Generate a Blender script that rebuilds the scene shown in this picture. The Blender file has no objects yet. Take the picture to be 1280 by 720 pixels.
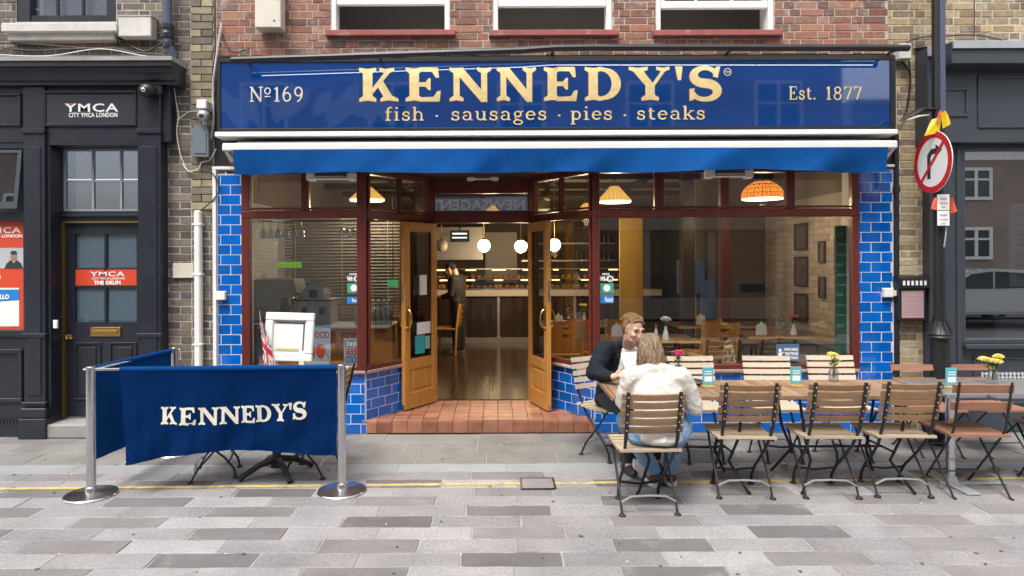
import bpy, bmesh, math, random
from mathutils import Vector, Matrix
from math import sin, cos, pi, radians as R
random.seed(11)
scene = bpy.context.scene
COL = scene.collection

# ------------------------------------------------------------------ camera, sky, sun, exposure
FPX, DIST, HC, CX, CY, ROLL = 810.0, 6.5, 1.742, 620.0, 325.0, 0.0040
cam_data = bpy.data.cameras.new("camera")
cam = bpy.data.objects.new("camera", cam_data)
COL.objects.link(cam)
cam_data.sensor_width = 36.0
cam_data.lens = FPX / 1280 * 36
cam_data.shift_x = (640 - CX) / 1280
cam_data.shift_y = -(360 - CY) / 1280
cam_data.clip_start, cam_data.clip_end = 0.05, 600
cam.matrix_world = Matrix.Translation((0, -DIST, HC)) @ Matrix.Rotation(R(90), 4, 'X') @ Matrix.Rotation(-ROLL, 4, 'Z')
scene.camera = cam

SUN_EL, SUN_AZ = R(60), R(205)      # azimuth clockwise from +Y: behind the camera, a little to its left
world = bpy.data.worlds.new("World")
scene.world = world
world.use_nodes = True
wn, wl = world.node_tree.nodes, world.node_tree.links
bgn = wn["Background"]
sky = wn.new("ShaderNodeTexSky")
sky.sky_type = 'NISHITA'
sky.sun_disc = False
sky.sun_elevation = SUN_EL
sky.sun_rotation = SUN_AZ
sky.dust_density = 4.0
sky.air_density = 1.0
hs = wn.new("ShaderNodeHueSaturation")
hs.inputs['Saturation'].default_value = 0.3      # thin white cloud
wl.new(sky.outputs[0], hs.inputs['Color'])
wl.new(hs.outputs[0], bgn.inputs['Color'])
bgn.inputs['Strength'].default_value = 0.15
sun_data = bpy.data.lights.new("sun", 'SUN')
sun_data.energy = 1.1
sun_data.angle = R(18)
sun_data.color = (1, 0.965, 0.92)
sun = bpy.data.objects.new("sun", sun_data)
COL.objects.link(sun)
sun_dir = Vector((sin(SUN_AZ) * cos(SUN_EL), cos(SUN_AZ) * cos(SUN_EL), sin(SUN_EL)))
sun.rotation_euler = sun_dir.to_track_quat('Z', 'Y').to_euler()
sun.location = sun_dir * 40
scene.view_settings.view_transform = 'Standard'
scene.view_settings.look = 'None'
scene.view_settings.exposure = 1.12
scene.view_settings.gamma = 1.0
scene.render.engine = 'CYCLES'
scene.cycles.max_bounces = 10
scene.cycles.transparent_max_bounces = 16
scene.cycles.use_denoising = True

# ------------------------------------------------------------------ photo measurements to metres
def pt(px, py, y):                  # the point of the vertical plane at depth y that shows at a pixel of the photograph
    dx, dy = px - CX, py - CY
    k = (DIST + y) / FPX
    return (dx - ROLL * dy) * k, HC - (dy + ROLL * dx) * k
def rc(px0, py0, px1, py1, y):
    mx, my = (px0 + px1) / 2, (py0 + py1) / 2
    return pt(px0, my, y)[0], pt(px1, my, y)[0], pt(mx, py1, y)[1], pt(mx, py0, y)[1]   # x0,x1,z0,z1
def gp(px, py, z=0.0):              # the point at height z
    dx, dy = px - CX, py - CY
    iy = dy + ROLL * dx
    d = (HC - z) * FPX / iy
    return (dx - ROLL * dy) * d / FPX, d - DIST

# ------------------------------------------------------------------ materials
MATS = {}
def mat(name, col, rough=0.6, metal=0.0, var=0.0, vs=6.0, stretch=(1, 1, 1), rnd=0.0, bump=0.0, bs=60.0, palette=None,
        spec=0.5, coat=0.0, fine=0.0, fs=120.0, emit=None, es=0.0, rvar=0.0, local=False, blotch=None, bl=0.5):
    if name in MATS: return MATS[name]
    m = bpy.data.materials.new(name); m.use_nodes = True
    n, l = m.node_tree.nodes, m.node_tree.links
    b = n["Principled BSDF"]
    b.inputs['Roughness'].default_value = rough
    b.inputs['Metallic'].default_value = metal
    b.inputs['Specular IOR Level'].default_value = spec
    b.inputs['Coat Weight'].default_value = coat
    b.inputs['Coat Roughness'].default_value = 0.05
    if local:
        tc = n.new('ShaderNodeTexCoord').outputs['Object']
    else:
        tc = n.new('ShaderNodeNewGeometry').outputs['Position']
    mp = n.new('ShaderNodeMapping'); mp.inputs['Scale'].default_value = stretch
    l.new(tc, mp.inputs['Vector'])
    oi = n.new('ShaderNodeObjectInfo')
    if palette:
        cr = n.new('ShaderNodeValToRGB'); cr.color_ramp.interpolation = 'CONSTANT'
        e = cr.color_ramp.elements
        e[0].position = 0; e[0].color = (*palette[0], 1); e[1].position = 1 / len(palette); e[1].color = (*palette[1 % len(palette)], 1)
        for i, c in enumerate(palette[2:], 2):
            k = e.new(i / len(palette)); k.color = (*c, 1)
        l.new(oi.outputs['Random'], cr.inputs['Fac'])
        src = cr.outputs[0]
    else:
        rgb = n.new('ShaderNodeRGB'); rgb.outputs[0].default_value = (*col, 1); src = rgb.outputs[0]
    def math_(op, a, b_):
        k = n.new('ShaderNodeMath'); k.operation = op
        for i, v in enumerate((a, b_)):
            if isinstance(v, (int, float)): k.inputs[i].default_value = v
            else: l.new(v, k.inputs[i])
        return k.outputs[0]
    def noise(s, d=4.0):
        k = n.new('ShaderNodeTexNoise'); k.inputs['Scale'].default_value = s; k.inputs['Detail'].default_value = d
        l.new(mp.outputs[0], k.inputs['Vector']); return k.outputs[0]
    val = 1.0
    if var: val = math_('ADD', val, math_('MULTIPLY', math_('SUBTRACT', noise(vs), 0.5), 2.6 * var))
    if fine: val = math_('ADD', val, math_('MULTIPLY', math_('SUBTRACT', noise(fs, 2.0), 0.5), 2.6 * fine))
    if rnd: 
        r2 = math_('FRACT', math_('MULTIPLY', oi.outputs['Random'], 37.7), 0)
        val = math_('ADD', val, math_('MULTIPLY', math_('SUBTRACT', r2, 0.5), 2 * rnd))
    if blotch:
        mx = n.new('ShaderNodeMix'); mx.data_type = 'RGBA'
        k = n.new('ShaderNodeValToRGB'); k.color_ramp.elements[0].position = bl; k.color_ramp.elements[1].position = min(1, bl + 0.18)
        l.new(noise(blotch[3], 6.0), k.inputs[0]); l.new(k.outputs[0], mx.inputs[0])
        l.new(src, mx.inputs[6]); mx.inputs[7].default_value = (*blotch[:3], 1); src = mx.outputs[2]
    if not isinstance(val, float):
        h = n.new('ShaderNodeHueSaturation'); l.new(src, h.inputs['Color']); l.new(val, h.inputs['Value']); src = h.outputs[0]
    l.new(src, b.inputs['Base Color'])
    if rvar: l.new(math_('ADD', rough - rvar * 0.5, math_('MULTIPLY', noise(9.0), rvar)), b.inputs['Roughness'])
    if bump:
        bp = n.new('ShaderNodeBump'); bp.inputs['Strength'].default_value = bump; bp.inputs['Distance'].default_value = 0.01
        l.new(noise(bs, 5.0), bp.inputs['Height']); l.new(bp.outputs[0], b.inputs['Normal'])
    if emit:
        b.inputs['Emission Color'].default_value = (*emit, 1); b.inputs['Emission Strength'].default_value = es
    MATS[name] = m
    return m
def glass(name, tint=(1, 1, 1), base=0.06, rough=0.0):
    if name in MATS: return MATS[name]
    m = bpy.data.materials.new(name); m.use_nodes = True
    n, l = m.node_tree.nodes, m.node_tree.links
    n.remove(n["Principled BSDF"])
    tr = n.new('ShaderNodeBsdfTransparent'); tr.inputs[0].default_value = (*tint, 1)
    gl = n.new('ShaderNodeBsdfGlossy'); gl.inputs['Roughness'].default_value = rough
    lw = n.new('ShaderNodeLayerWeight'); lw.inputs[0].default_value = 0.5
    p = n.new('ShaderNodeMath'); p.operation = 'POWER'; p.inputs[1].default_value = 5; l.new(lw.outputs['Facing'], p.inputs[0])
    q = n.new('ShaderNodeMath'); q.operation = 'MULTIPLY_ADD'; q.inputs[1].default_value = 1 - base; q.inputs[2].default_value = base
    l.new(p.outputs[0], q.inputs[0])
    mx = n.new('ShaderNodeMixShader'); l.new(q.outputs[0], mx.inputs[0]); l.new(tr.outputs[0], mx.inputs[1]); l.new(gl.outputs[0], mx.inputs[2])
    l.new(mx.outputs[0], n['Material Output'].inputs['Surface'])
    MATS[name] = m
    return m

M_BRICK_RED = mat('red brick', (.4, .15, .09), .85, var=.35, vs=30, rnd=.25, bump=.6, bs=90, palette=[(.29, .120, .078), (.25, .105, .072), (.34, .160, .10), (.21, .115, .088), (.30, .15, .10), (.17, .10, .08), (.28, .13, .082)], blotch=(.33, .27, .235, 9), bl=.54)
M_BRICK_DARK = mat('sooty stock brick', (.1, .08, .06), .9, var=.4, vs=25, rnd=.3, bump=.6, bs=90, palette=[(.155, .130, .105), (.135, .118, .10), (.185, .15, .115), (.11, .10, .092), (.17, .14, .11)], blotch=(.25, .215, .17, 7), bl=.6)
M_BRICK_YEL = mat('yellow stock brick', (.4, .28, .12), .9, var=.35, vs=28, rnd=.28, bump=.6, bs=90, palette=[(.37, .275, .145), (.31, .225, .12), (.40, .315, .185), (.25, .18, .11), (.35, .27, .165), (.20, .145, .10)], blotch=(.40, .35, .27, 8), bl=.54)
M_BRICK_BUFF = mat('sooty buff brick', (.3, .25, .16), .9, var=.35, vs=20, rnd=.3, bump=.6, bs=90, palette=[(.25, .21, .14), (.20, .175, .12), (.30, .25, .16), (.17, .15, .11)], blotch=(.30, .28, .22, 7), bl=.55)
M_MORTAR = mat('lime mortar', (.46, .42, .37), .95, var=.3, vs=14, bump=.4, bs=120)
M_MORTAR_Y = mat('pale mortar', (.52, .47, .38), .95, var=.3, vs=14, bump=.4, bs=120)
M_TILE = mat('cobalt glazed tile', (.002, .112, .46), .07, var=.22, vs=6, rnd=.20, bump=.04, bs=30, coat=.6)
M_GROUT = mat('pale grout', (.60, .63, .68), .8, var=.25, vs=5)
M_WHITE = mat('white paint', (.78, .77, .74), .45, var=.06, vs=5, rvar=.2)
M_WHITE_OLD = mat('weathered white stone', (.60, .57, .53), .8, var=.2, vs=8, bump=.3, bs=50, blotch=(.4, .37, .33, 5), bl=.6)
M_MAHOG = mat('mahogany stained timber', (.115, .022, .016), .38, var=.3, vs=5, stretch=(1, 1, .25), rvar=.25, bump=.08, bs=40)
M_OAK = mat('varnished oak', (.50, .235, .055), .32, var=.35, vs=7, stretch=(6, 6, .5), bump=.06, bs=30, rvar=.2, fine=.1, fs=70)
M_OAK_H = mat('varnished oak board', (.47, .215, .055), .34, var=.35, vs=7, stretch=(.5, 6, 6), bump=.06, bs=30, rvar=.2)
M_TERRA = mat('terracotta quarry tile', (.36, .14, .08), .42, var=.38, vs=7, rnd=.16, bump=.12, bs=50, rvar=.3, palette=[(.30, .125, .072), (.27, .105, .062), (.33, .145, .085)])
M_GROUT_D = mat('dull grout', (.22, .14, .105), .9)
M_SIGN = mat('deep blue gilded glass', (.0012, .040, .19), .03, spec=.9, coat=1.0)
M_BLACK = mat('black metal', (.018, .018, .02), .4, var=.2, vs=9)
M_BLACKP = mat('navy black gloss paint', (.0185, .0215, .031), .36, var=.25, vs=4, rvar=.2, bump=.04, bs=20)
M_GREYP = mat('slate grey paint', (.042, .050, .063), .42, var=.12, vs=3, rvar=.2, bump=.03, bs=15)
M_STEEL = mat('brushed stainless steel', (.62, .62, .62), .24, 1.0, stretch=(1, 1, 14), var=.12, vs=8)
M_GALV = mat('grey painted steel bar', (.42, .43, .45), .4, .4)
M_CAST = mat('black cast iron', (.014, .014, .015), .42, var=.3, vs=20, bump=.1)
M_AWN = mat('royal blue canvas', (.003, .070, .26), .8, spec=.12, var=.30, vs=2.6, bump=.3, bs=300, fine=.05, fs=40)  # darker patches in the colour stand for shaded folds
M_BANNER = mat('navy banner cloth', (.0006, .0185, .085), .85, spec=.06, var=.10, vs=3, bump=.25, bs=350)
M_BANNER_L = mat('blue banner cloth', (.001, .046, .19), .85, spec=.08, var=.10, vs=3, bump=.25, bs=350)
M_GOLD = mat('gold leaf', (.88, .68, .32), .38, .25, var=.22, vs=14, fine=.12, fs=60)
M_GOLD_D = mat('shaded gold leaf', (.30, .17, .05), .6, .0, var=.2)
M_CREAM = mat('cream lettering', (.70, .66, .54), .6, var=.12, vs=30)
M_PRINTW = mat('white print', (.82, .82, .80), .5)
M_INK = mat('dark print', (.03, .03, .035), .5)
M_BRASS = mat('brass', (.75, .50, .18), .25, 1.0)
M_PAPER = mat('white paper', (.80, .79, .77), .6)
M_GLASS = glass('window glass', (.92, .94, .94), .125)
M_GLASS_D = glass('thick dark glass', (.60, .64, .66), .09)
M_GLASSW = glass('clear glassware', (.95, .97, .97), .30, .05)
M_GLASS_S = glass('sheet glass catching the street', (.80, .83, .83), .26)

# ------------------------------------------------------------------ object helpers
ORG = {}
def link(o): COL.objects.link(o); return o
def tag(o, label=None, cat=None, group=None, kind=None):
    if label: o['label'] = label
    if cat: o['category'] = cat
    if group: o['group'] = group
    if kind: o['kind'] = kind
    return o
def thing(name, label, cat, loc=(0, 0, 0), rz=0.0, group=None):
    o = link(bpy.data.objects.new(name, None)); o.empty_display_size = .1
    o.location = loc; o.rotation_euler = (0, 0, rz)
    ORG[o.name] = Vector(loc)
    return tag(o, label, cat, group)
def root_org(p):
    while p.parent: p = p.parent
    return ORG.get(p.name, Vector((0, 0, 0)))

class MB:
    def __init__(s): s.bm = bmesh.new()
    def box(s, x0, x1, y0, y1, z0, z1, bev=0.0, M=None, seg=1):
        g = bmesh.ops.create_cube(s.bm, size=1.0, matrix=Matrix.Translation(((x0 + x1) / 2, (y0 + y1) / 2, (z0 + z1) / 2)) @ Matrix.Diagonal((abs(x1 - x0), abs(y1 - y0), abs(z1 - z0), 1)))
        vs = g['verts']
        if bev:
            es = list({e for v in vs for e in v.link_edges})
            r = bmesh.ops.bevel(s.bm, geom=es, offset=bev, segments=seg, affect='EDGES', profile=.5)
            vs = list({v for f in r['faces'] for v in f.verts} | {v for v in vs if v.is_valid})
        if M: bmesh.ops.transform(s.bm, matrix=M, verts=vs)
        return s
    def cyl(s, p0, p1, r0, r1=None, n=12):
        return s.tube([p0, p1], [r0, r0 if r1 is None else r1], n)
    def tube(s, pts, r, n=8, flat=None, closed=False, up=None):
        pts = [Vector(p) for p in pts]; k = len(pts)
        rs = r if isinstance(r, (list, tuple)) else [r] * k
        t0 = (pts[1] - pts[0]).normalized()
        ref = Vector(up) if up else (Vector((0, 0, 1)) if abs(t0.z) < .9 else Vector((0, 1, 0)))
        u = (ref - t0 * ref.dot(t0)).normalized(); rings = []
        for i in range(k):
            if closed: t = (pts[(i + 1) % k] - pts[i - 1]).normalized()
            else: t = (pts[min(i + 1, k - 1)] - pts[max(i - 1, 0)]).normalized()
            u = (u - t * u.dot(t)); u = u.normalized() if u.length > 1e-6 else t.orthogonal().normalized()
            w = t.cross(u); ring = []
            for j in range(n):
                a = 2 * pi * (j + .5) / n; f = flat if flat else 1.0
                ring.append(s.bm.verts.new(pts[i] + (u * cos(a) * f + w * sin(a)) * rs[i]))
            rings.append(ring)
        for i in range(k if closed else k - 1):
            a, b = rings[i], rings[(i + 1) % k]
            for j in range(n): s.bm.faces.new((a[j], a[(j + 1) % n], b[(j + 1) % n], b[j]))
        if not closed:
            s.bm.faces.new(rings[0][::-1]); s.bm.faces.new(rings[-1])
        return s
    def lathe(s, prof, c=(0, 0, 0), n=16, sx=1.0, sy=1.0):
        c = Vector(c); rings = []
        for r, z in prof:
            rings.append([s.bm.verts.new(c + Vector((cos(2 * pi * j / n) * max(r, 1e-4) * sx, sin(2 * pi * j / n) * max(r, 1e-4) * sy, z))) for j in range(n)])
        for a, b in zip(rings, rings[1:]):
            for j in range(n): s.bm.faces.new((a[j], a[(j + 1) % n], b[(j + 1) % n], b[j]))
        s.bm.faces.new(rings[0][::-1]); s.bm.faces.new(rings[-1])
        return s
    def prism(s, pts, a0, a1, axis='y', M=None):
        def P(p, a): return {'y': (p[0], a, p[1]), 'z': (p[0], p[1], a), 'x': (a, p[0], p[1])}[axis]
        v0 = [s.bm.verts.new(P(p, a0)) for p in pts]; v1 = [s.bm.verts.new(P(p, a1)) for p in pts]
        n = len(pts)
        f = [s.bm.faces.new(v0), s.bm.faces.new(v1[::-1])]
        for i in range(n): s.bm.faces.new((v0[i], v1[i], v1[(i + 1) % n], v0[(i + 1) % n]))
        if n > 4:
            for q in f: q.normal_update()
            bmesh.ops.triangulate(s.bm, faces=f)
        if M: bmesh.ops.transform(s.bm, matrix=M, verts=v0 + v1)
        return s
    def ball(s, c, r, sub=2, M=None):
        rx, ry, rz = r if isinstance(r, (tuple, list)) else (r, r, r)
        m = Matrix.Translation(c) @ Matrix.Diagonal((rx, ry, rz, 1))
        if M: m = M @ m
        bmesh.ops.create_icosphere(s.bm, subdivisions=sub, radius=1.0, matrix=m); return s
    def grid(s, f, nu, nv, th=0.0):
        V = [[s.bm.verts.new(f(i / nu, j / nv)) for j in range(nv + 1)] for i in range(nu + 1)]
        fs = [s.bm.faces.new((V[i][j], V[i + 1][j], V[i + 1][j + 1], V[i][j + 1])) for i in range(nu) for j in range(nv)]
        if th:
            bmesh.ops.recalc_face_normals(s.bm, faces=fs)
            bmesh.ops.solidify(s.bm, geom=fs, thickness=th)
        return s
    def mesh(s, name, smooth=0.6):
        bmesh.ops.recalc_face_normals(s.bm, faces=s.bm.faces)
        me = bpy.data.meshes.new(name); s.bm.to_mesh(me); s.bm.free()
        if smooth:
            me.shade_smooth(); me.set_sharp_from_angle(angle=smooth)
        return me
    def build(s, name, m, parent=None, local=False, smooth=0.6):
        if parent is not None and not local:
            o_ = root_org(parent)
            if o_.length: bmesh.ops.translate(s.bm, vec=-o_, verts=s.bm.verts)
        me = s.mesh(name, smooth); me.materials.append(m)
        o = link(bpy.data.objects.new(name, me))
        if parent is not None: o.parent = parent
        return o
def piece(name, me, parent, loc, rz=0.0, tilt=(0, 0), local=False):
    o = link(bpy.data.objects.new(name, me)); o.parent = parent
    o.location = Vector(loc) - (Vector((0, 0, 0)) if local else root_org(parent))
    o.rotation_euler = (tilt[0], tilt[1], rz)
    return o
def kids(o): return [c for c in bpy.data.objects if c.parent == o]
CHILD = {}
def copy_tree(o, parent=None):
    c = o.copy(); COL.objects.link(c)
    if parent is not None: c.parent = parent
    for ch in [x for x in COL.objects if x.parent == o]: copy_tree(ch, c)
    return c
def dirM(O, d):                      # local u along d, v outward (right of d), z up
    ux, uy = d
    return Matrix(((ux, uy, 0, O[0]), (uy, -ux, 0, O[1]), (0, 0, 1, O[2] if len(O) > 2 else 0), (0, 0, 0, 1)))

# courses of bricks or tiles on a vertical patch, every piece an object
PM = {}
def course_patch(parent, name, O, d, width, z0, z1, ul, uh, joint, depth, proud, m, holes=(), offs=(0, .5), tilt=.004, jit=.0015, bev=.002, bond=None, key=''):
    ux, uy = d; n = Vector((uy, -ux, 0)); rz = math.atan2(uy, ux); row = 0; z = z0; cnt = 0
    while z < z1 - .012:
        h = min(uh, z1 - z)
        cuts = []
        if bond:       # flemish
            x = -ul * offs[row % len(offs)]; k = row % 2
            while x < width:
                L = ul if k % 2 == 0 else ul * .5
                cuts.append((x, x + L)); x += L; k += 1
        else:
            x = -ul * offs[row % len(offs)]
            while x < width: cuts.append((x, x + ul)); x += ul
        for a, b in cuts:
            segs = [(max(a, 0), min(b, width))]
            for hu0, hu1, hz0, hz1 in holes:
                if z + h * .5 > hz0 and z + h * .5 < hz1:
                    ns = []
                    for p, q in segs:
                        if q <= hu0 or p >= hu1: ns.append((p, q)); continue
                        if p < hu0: ns.append((p, hu0))
                        if q > hu1: ns.append((hu1, q))
                    segs = ns
            for p, q in segs:
                L = q - p - joint; H = h - joint
                if L < .018 or H < .012: continue
                kk = (name, key, round(L, 2), round(H, 3), m.name)
                me = PM.get(kk)
                if me is None:
                    mb = MB(); mb.box(-L / 2, L / 2, -proud, depth - proud, -H / 2, H / 2, bev)
                    me = mb.mesh(name, .5); me.materials.append(m); PM[kk] = me
                c = Vector((O[0] + ux * (p + q) / 2, O[1] + uy * (p + q) / 2, z + h / 2)) + n * random.uniform(-jit, jit)
                piece(name, me, parent, c, rz, (random.uniform(-tilt, tilt), random.uniform(-tilt, tilt) * .3)); cnt += 1
        z += uh; row += 1
    return cnt

# ------------------------------------------------------------------ lettering
def arc(cx, cy, rx, ry, a0, a1, n=10):
    return [(cx + rx * cos(R(a0 + (a1 - a0) * i / n)), cy + ry * sin(R(a0 + (a1 - a0) * i / n))) for i in range(n + 1)]
def ribbon(pts, w):
    k = len(pts); ws = w if isinstance(w, (list, tuple)) else [w] * k
    L, Rr = [], []
    for i in range(k):
        a, b = Vector(pts[max(i - 1, 0)]), Vector(pts[min(i + 1, k - 1)])
        t = (b - a).normalized(); nn = Vector((-t.y, t.x)) * ws[i] * .5; p = Vector(pts[i])
        L.append(tuple(p + nn)); Rr.append(tuple(p - nn))
    return [[L[i], L[i + 1], Rr[i + 1], Rr[i]] for i in range(k - 1)]
def stemf(x0, x1, s=.10, top=True, bot=True, z0=0.0, z1=1.0):    # stem with fish-tail serifs
    m = (x0 + x1) / 2; p = []
    p += [(x0 - s, z0), (m, z0 + .035), (x1 + s, z0), (x1 + s + .01, z0 + .09), (x1, z0 + .17)] if bot else [(x0, z0), (x1, z0)]
    p += [(x1, z1 - .17), (x1 + s + .01, z1 - .09), (x1 + s, z1), (m, z1 - .035), (x0 - s, z1), (x0 - s - .01, z1 - .09), (x0, z1 - .17)] if top else [(x1, z1), (x0, z1)]
    if bot: p += [(x0, z0 + .17), (x0 - s - .01, z0 + .09)]
    return p
def S_path():
    p = arc(.43, .73, .27, .225, 15, 250, 16)
    p2 = arc(.43, .27, .30, .235, 70, -165, 16)
    return p + p2
def big(ch):
    if ch == 'K': return [stemf(.14, .40)] + [[(.40, .40), (.74, .87), (.90, .87), (.40, .22)], [(.50, .52), (.66, .66), (.98, .12), (.72, .12)],
                          [(.60, 1), (.78, .96), (1.0, 1), (1.01, .90), (.86, .84), (.72, .84), (.60, .90)], [(.62, 0), (.84, .04), (1.12, 0), (1.12, .09), (.98, .16), (.72, .16), (.62, .09)]], 1.14
    if ch == 'E': return [stemf(.14, .40)] + [[(.40, .0), (.96, 0), (1.0, .32), (.90, .30), (.80, .14), (.40, .12)], [(.40, 1), (.92, 1), (.95, .70), (.86, .70), (.76, .87), (.40, .88)],
                          [(.40, .44), (.58, .44), (.66, .34), (.72, .34), (.72, .68), (.66, .68), (.58, .57), (.40, .57)]], 1.04
    if ch == 'N': return [stemf(.12, .28), stemf(.86, 1.02, bot=False), [(.06, .98), (.36, .99), (1.02, .14), (1.02, -.02), (.86, -.02), (.28, .72)]], 1.16
    if ch == 'D': return [stemf(.14, .40)] + ribbon([(.40, .055)] + arc(.50, .5, .42, .42, -80, 80, 18) + [(.40, .945)], [.11, .12] + [.13 + .13 * sin(pi * i / 16) for i in range(17)] + [.12, .11]), 1.06
    if ch == 'Y': return [[(.36, 0), (.60, .03), (.84, 0), (.85, .09), (.73, .17), (.73, .44), (.47, .44), (.47, .17), (.35, .09)], [(.47, .441), (.73, .441), (.42, .86), (.13, .86)], [(.62, .441), (.7301, .441), (1.02, .86), (.90, .86)],
                          [(.01, 1), (.27, .965), (.53, 1), (.54, .91), (.42, .861), (.13, .861), (.0, .91)], [(.78, 1), (.96, .965), (1.14, 1), (1.15, .91), (1.02, .861), (.90, .861), (.77, .91)]], 1.2
    if ch == "'": return [[(.08, 1), (.30, 1), (.26, .60), (.16, .60)]], .36
    if ch == 'S':
        p = S_path(); n = len(p)
        return ribbon(p, [.10 + .15 * max(0, 1 - abs(i - n / 2) / (n * .33)) + .03 for i in range(n)]) + [[(.62, .70), (.74, .66), (.80, 1.0), (.70, .99)], [(.06, .34), (.18, .36), (.16, .02), (.06, -.01)]], .92
    return [], .4
SER = {}
def glyph(ch):
    T, t = .17, .10
    if ch == 'f': return [([(.25, 0), (.25, 1.15)] + arc(.47, 1.15, .22, .3, 180, 60, 6), T), ([(.05, .95), (.55, .95)], t), ([(.05, .04), (.48, .04)], t)], .62
    if ch == 'i': return [([(.22, 0), (.22, 1)], T), ([(.02, .95), (.22, .95)], t), ([(.02, .04), (.44, .04)], t), ([(.13, 1.38), (.31, 1.38)], .18)], .52
    if ch == 's': return [(arc(.33, .74, .22, .22, 30, 250, 8) + arc(.33, .27, .25, .24, 75, -150, 8), .14), ([(.55, .66), (.55, .95)], t), ([(.07, .05), (.07, .34)], t)], .72
    if ch == 'h': return [([(.2, 0), (.2, 1.5)], T), ([(.02, 1.46), (.2, 1.46)], t), ([(.02, .04), (.4, .04)], t), (arc(.48, .62, .26, .34, 170, 0, 8) + [(.74, 0)], .14), ([(.56, .04), (.94, .04)], t)], 1.0
    if ch == 'a': return [(arc(.38, .68, .26, .27, 165, 0, 8) + [(.64, .05), (.80, .05)], .14), (arc(.36, .29, .26, .25, 80, 360, 12), .12)], .88
    if ch == 'u': return [([(.2, 1), (.2, .35)] + arc(.45, .35, .25, .30, 180, 350, 8), .14), ([(.72, 1), (.72, 0)], T), ([(.02, .96), (.2, .96)], t), ([(.55, .96), (.72, .96)], t), ([(.72, .04), (.92, .04)], t)], 1.0
    if ch == 'g': return [(arc(.36, .66, .24, .29, 0, 360, 14), .13), ([(.56, .88), (.80, .98)], t), (arc(.36, .20, .20, .14, 140, 270, 5) + arc(.38, -.24, .32, .24, 80, -260, 14), .11)], .84
    if ch == 'e': return [(arc(.40, .5, .31, .45, 0, 320, 14), .14), ([(.12, .54), (.70, .54)], .09)], .84
    if ch == 'p': return [([(.2, -.5), (.2, 1)], T), ([(.02, .95), (.2, .95)], t), ([(.02, -.46), (.4, -.46)], t), (arc(.46, .5, .30, .44, 150, -150, 12), .14)], .92
    if ch == 't': return [([(.24, 1.28), (.24, .3)] + arc(.44, .3, .20, .24, 180, 310, 6), T), ([(.05, .95), (.55, .95)], t)], .66
    if ch == 'k': return [([(.2, 0), (.2, 1.5)], T), ([(.02, 1.46), (.2, 1.46)], t), ([(.02, .04), (.4, .04)], t), ([(.25, .42), (.70, .95)], t), ([(.40, .58), (.78, .04)], .16), ([(.55, .96), (.88, .96)], t), ([(.60, .04), (.96, .04)], t)], .96
    if ch == '\u00b7': return [([(.1, .5), (.28, .5)], .18)], .38
    if ch == '.': return [([(.06, .09), (.26, .09)], .18)], .36
    if ch == '1': return [([(.3, 0), (.3, 1.42)], T), ([(.08, 1.2), (.3, 1.4)], t), ([(.08, .04), (.54, .04)], t)], .64
    if ch == '6': return [(arc(.42, .45, .31, .42, 0, 360, 16), .13), (arc(.62, .5, .52, .95, 180, 100, 8), .13)], .9
    if ch == '9': return [(arc(.42, .97, .31, .42, 0, 360, 16), .13), (arc(.22, .92, .52, .95, 0, -80, 8), .13)], .9
    if ch == '8': return [(arc(.42, .36, .33, .36, 0, 360, 16), .13), (arc(.42, 1.06, .27, .32, 0, 360, 14), .12)], .9
    if ch == '7': return [([(.08, 1.36), (.76, 1.36), (.34, 0)], .14), ([(.1, 1.1), (.1, 1.36)], t)], .84
    if ch == 'N': return [([(.2, 0), (.2, 1.44)], t), ([(.16, 1.44), (1.0, 0)], .18), ([(1.0, 0), (1.0, 1.44)], t), ([(.02, 1.42), (.3, 1.42)], t), ([(.03, .04), (.4, .04)], t), ([(.82, 1.42), (1.18, 1.42)], t)], 1.16
    if ch == '\u00ba': return [(arc(.32, 1.05, .24, .3, 0, 360, 14), .11), ([(.06, .5), (.58, .5)], .09)], .74
    if ch == 'E': return [([(.22, 0), (.22, 1.44)], .18), ([(.04, 1.40), (.86, 1.40), (.88, 1.1)], t), ([(.04, .04), (.90, .04), (.94, .36)], t), ([(.22, .74), (.62, .74)], t), ([(.62, .56), (.62, .92)], t)], 1.04
    return [], .5
def serif_text(s, x0, x1, zb, xh, y, m, parent, track=.12, name='lettering', th=.004, up=1):
    X = 0; strokes = []
    for ch in s:
        g, adv = glyph(ch)
        for p, w in g: strokes.append(([(a + X, b) for a, b in p], w))
        X += adv + track
    X -= track; kx = (x1 - x0) / X; mb = MB(); c = 0
    for p, w in strokes:
        for q in ribbon(p, w):
            mb.prism([(x0 + a * kx, zb + b * xh) for a, b in q], y - th - c * .00004, y, 'y'); c += 1
    return mb.build(name, m, parent, smooth=0)
def sans_mesh(s, bold=0.0, ext=0.0, spacing=1.0, line=1.0, align='LEFT'):
    cu = bpy.data.curves.new('lettering', 'FONT'); cu.body = s; cu.offset = bold; cu.extrude = ext; cu.resolution_u = 3
    cu.space_character = spacing; cu.space_line = line; cu.align_x = align
    ob = bpy.data.objects.new('lettering', cu); COL.objects.link(ob)
    me = bpy.data.meshes.new_from_object(ob.evaluated_get(bpy.context.evaluated_depsgraph_get()))
    bpy.data.objects.remove(ob); bpy.data.curves.remove(cu)
    return me
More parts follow.
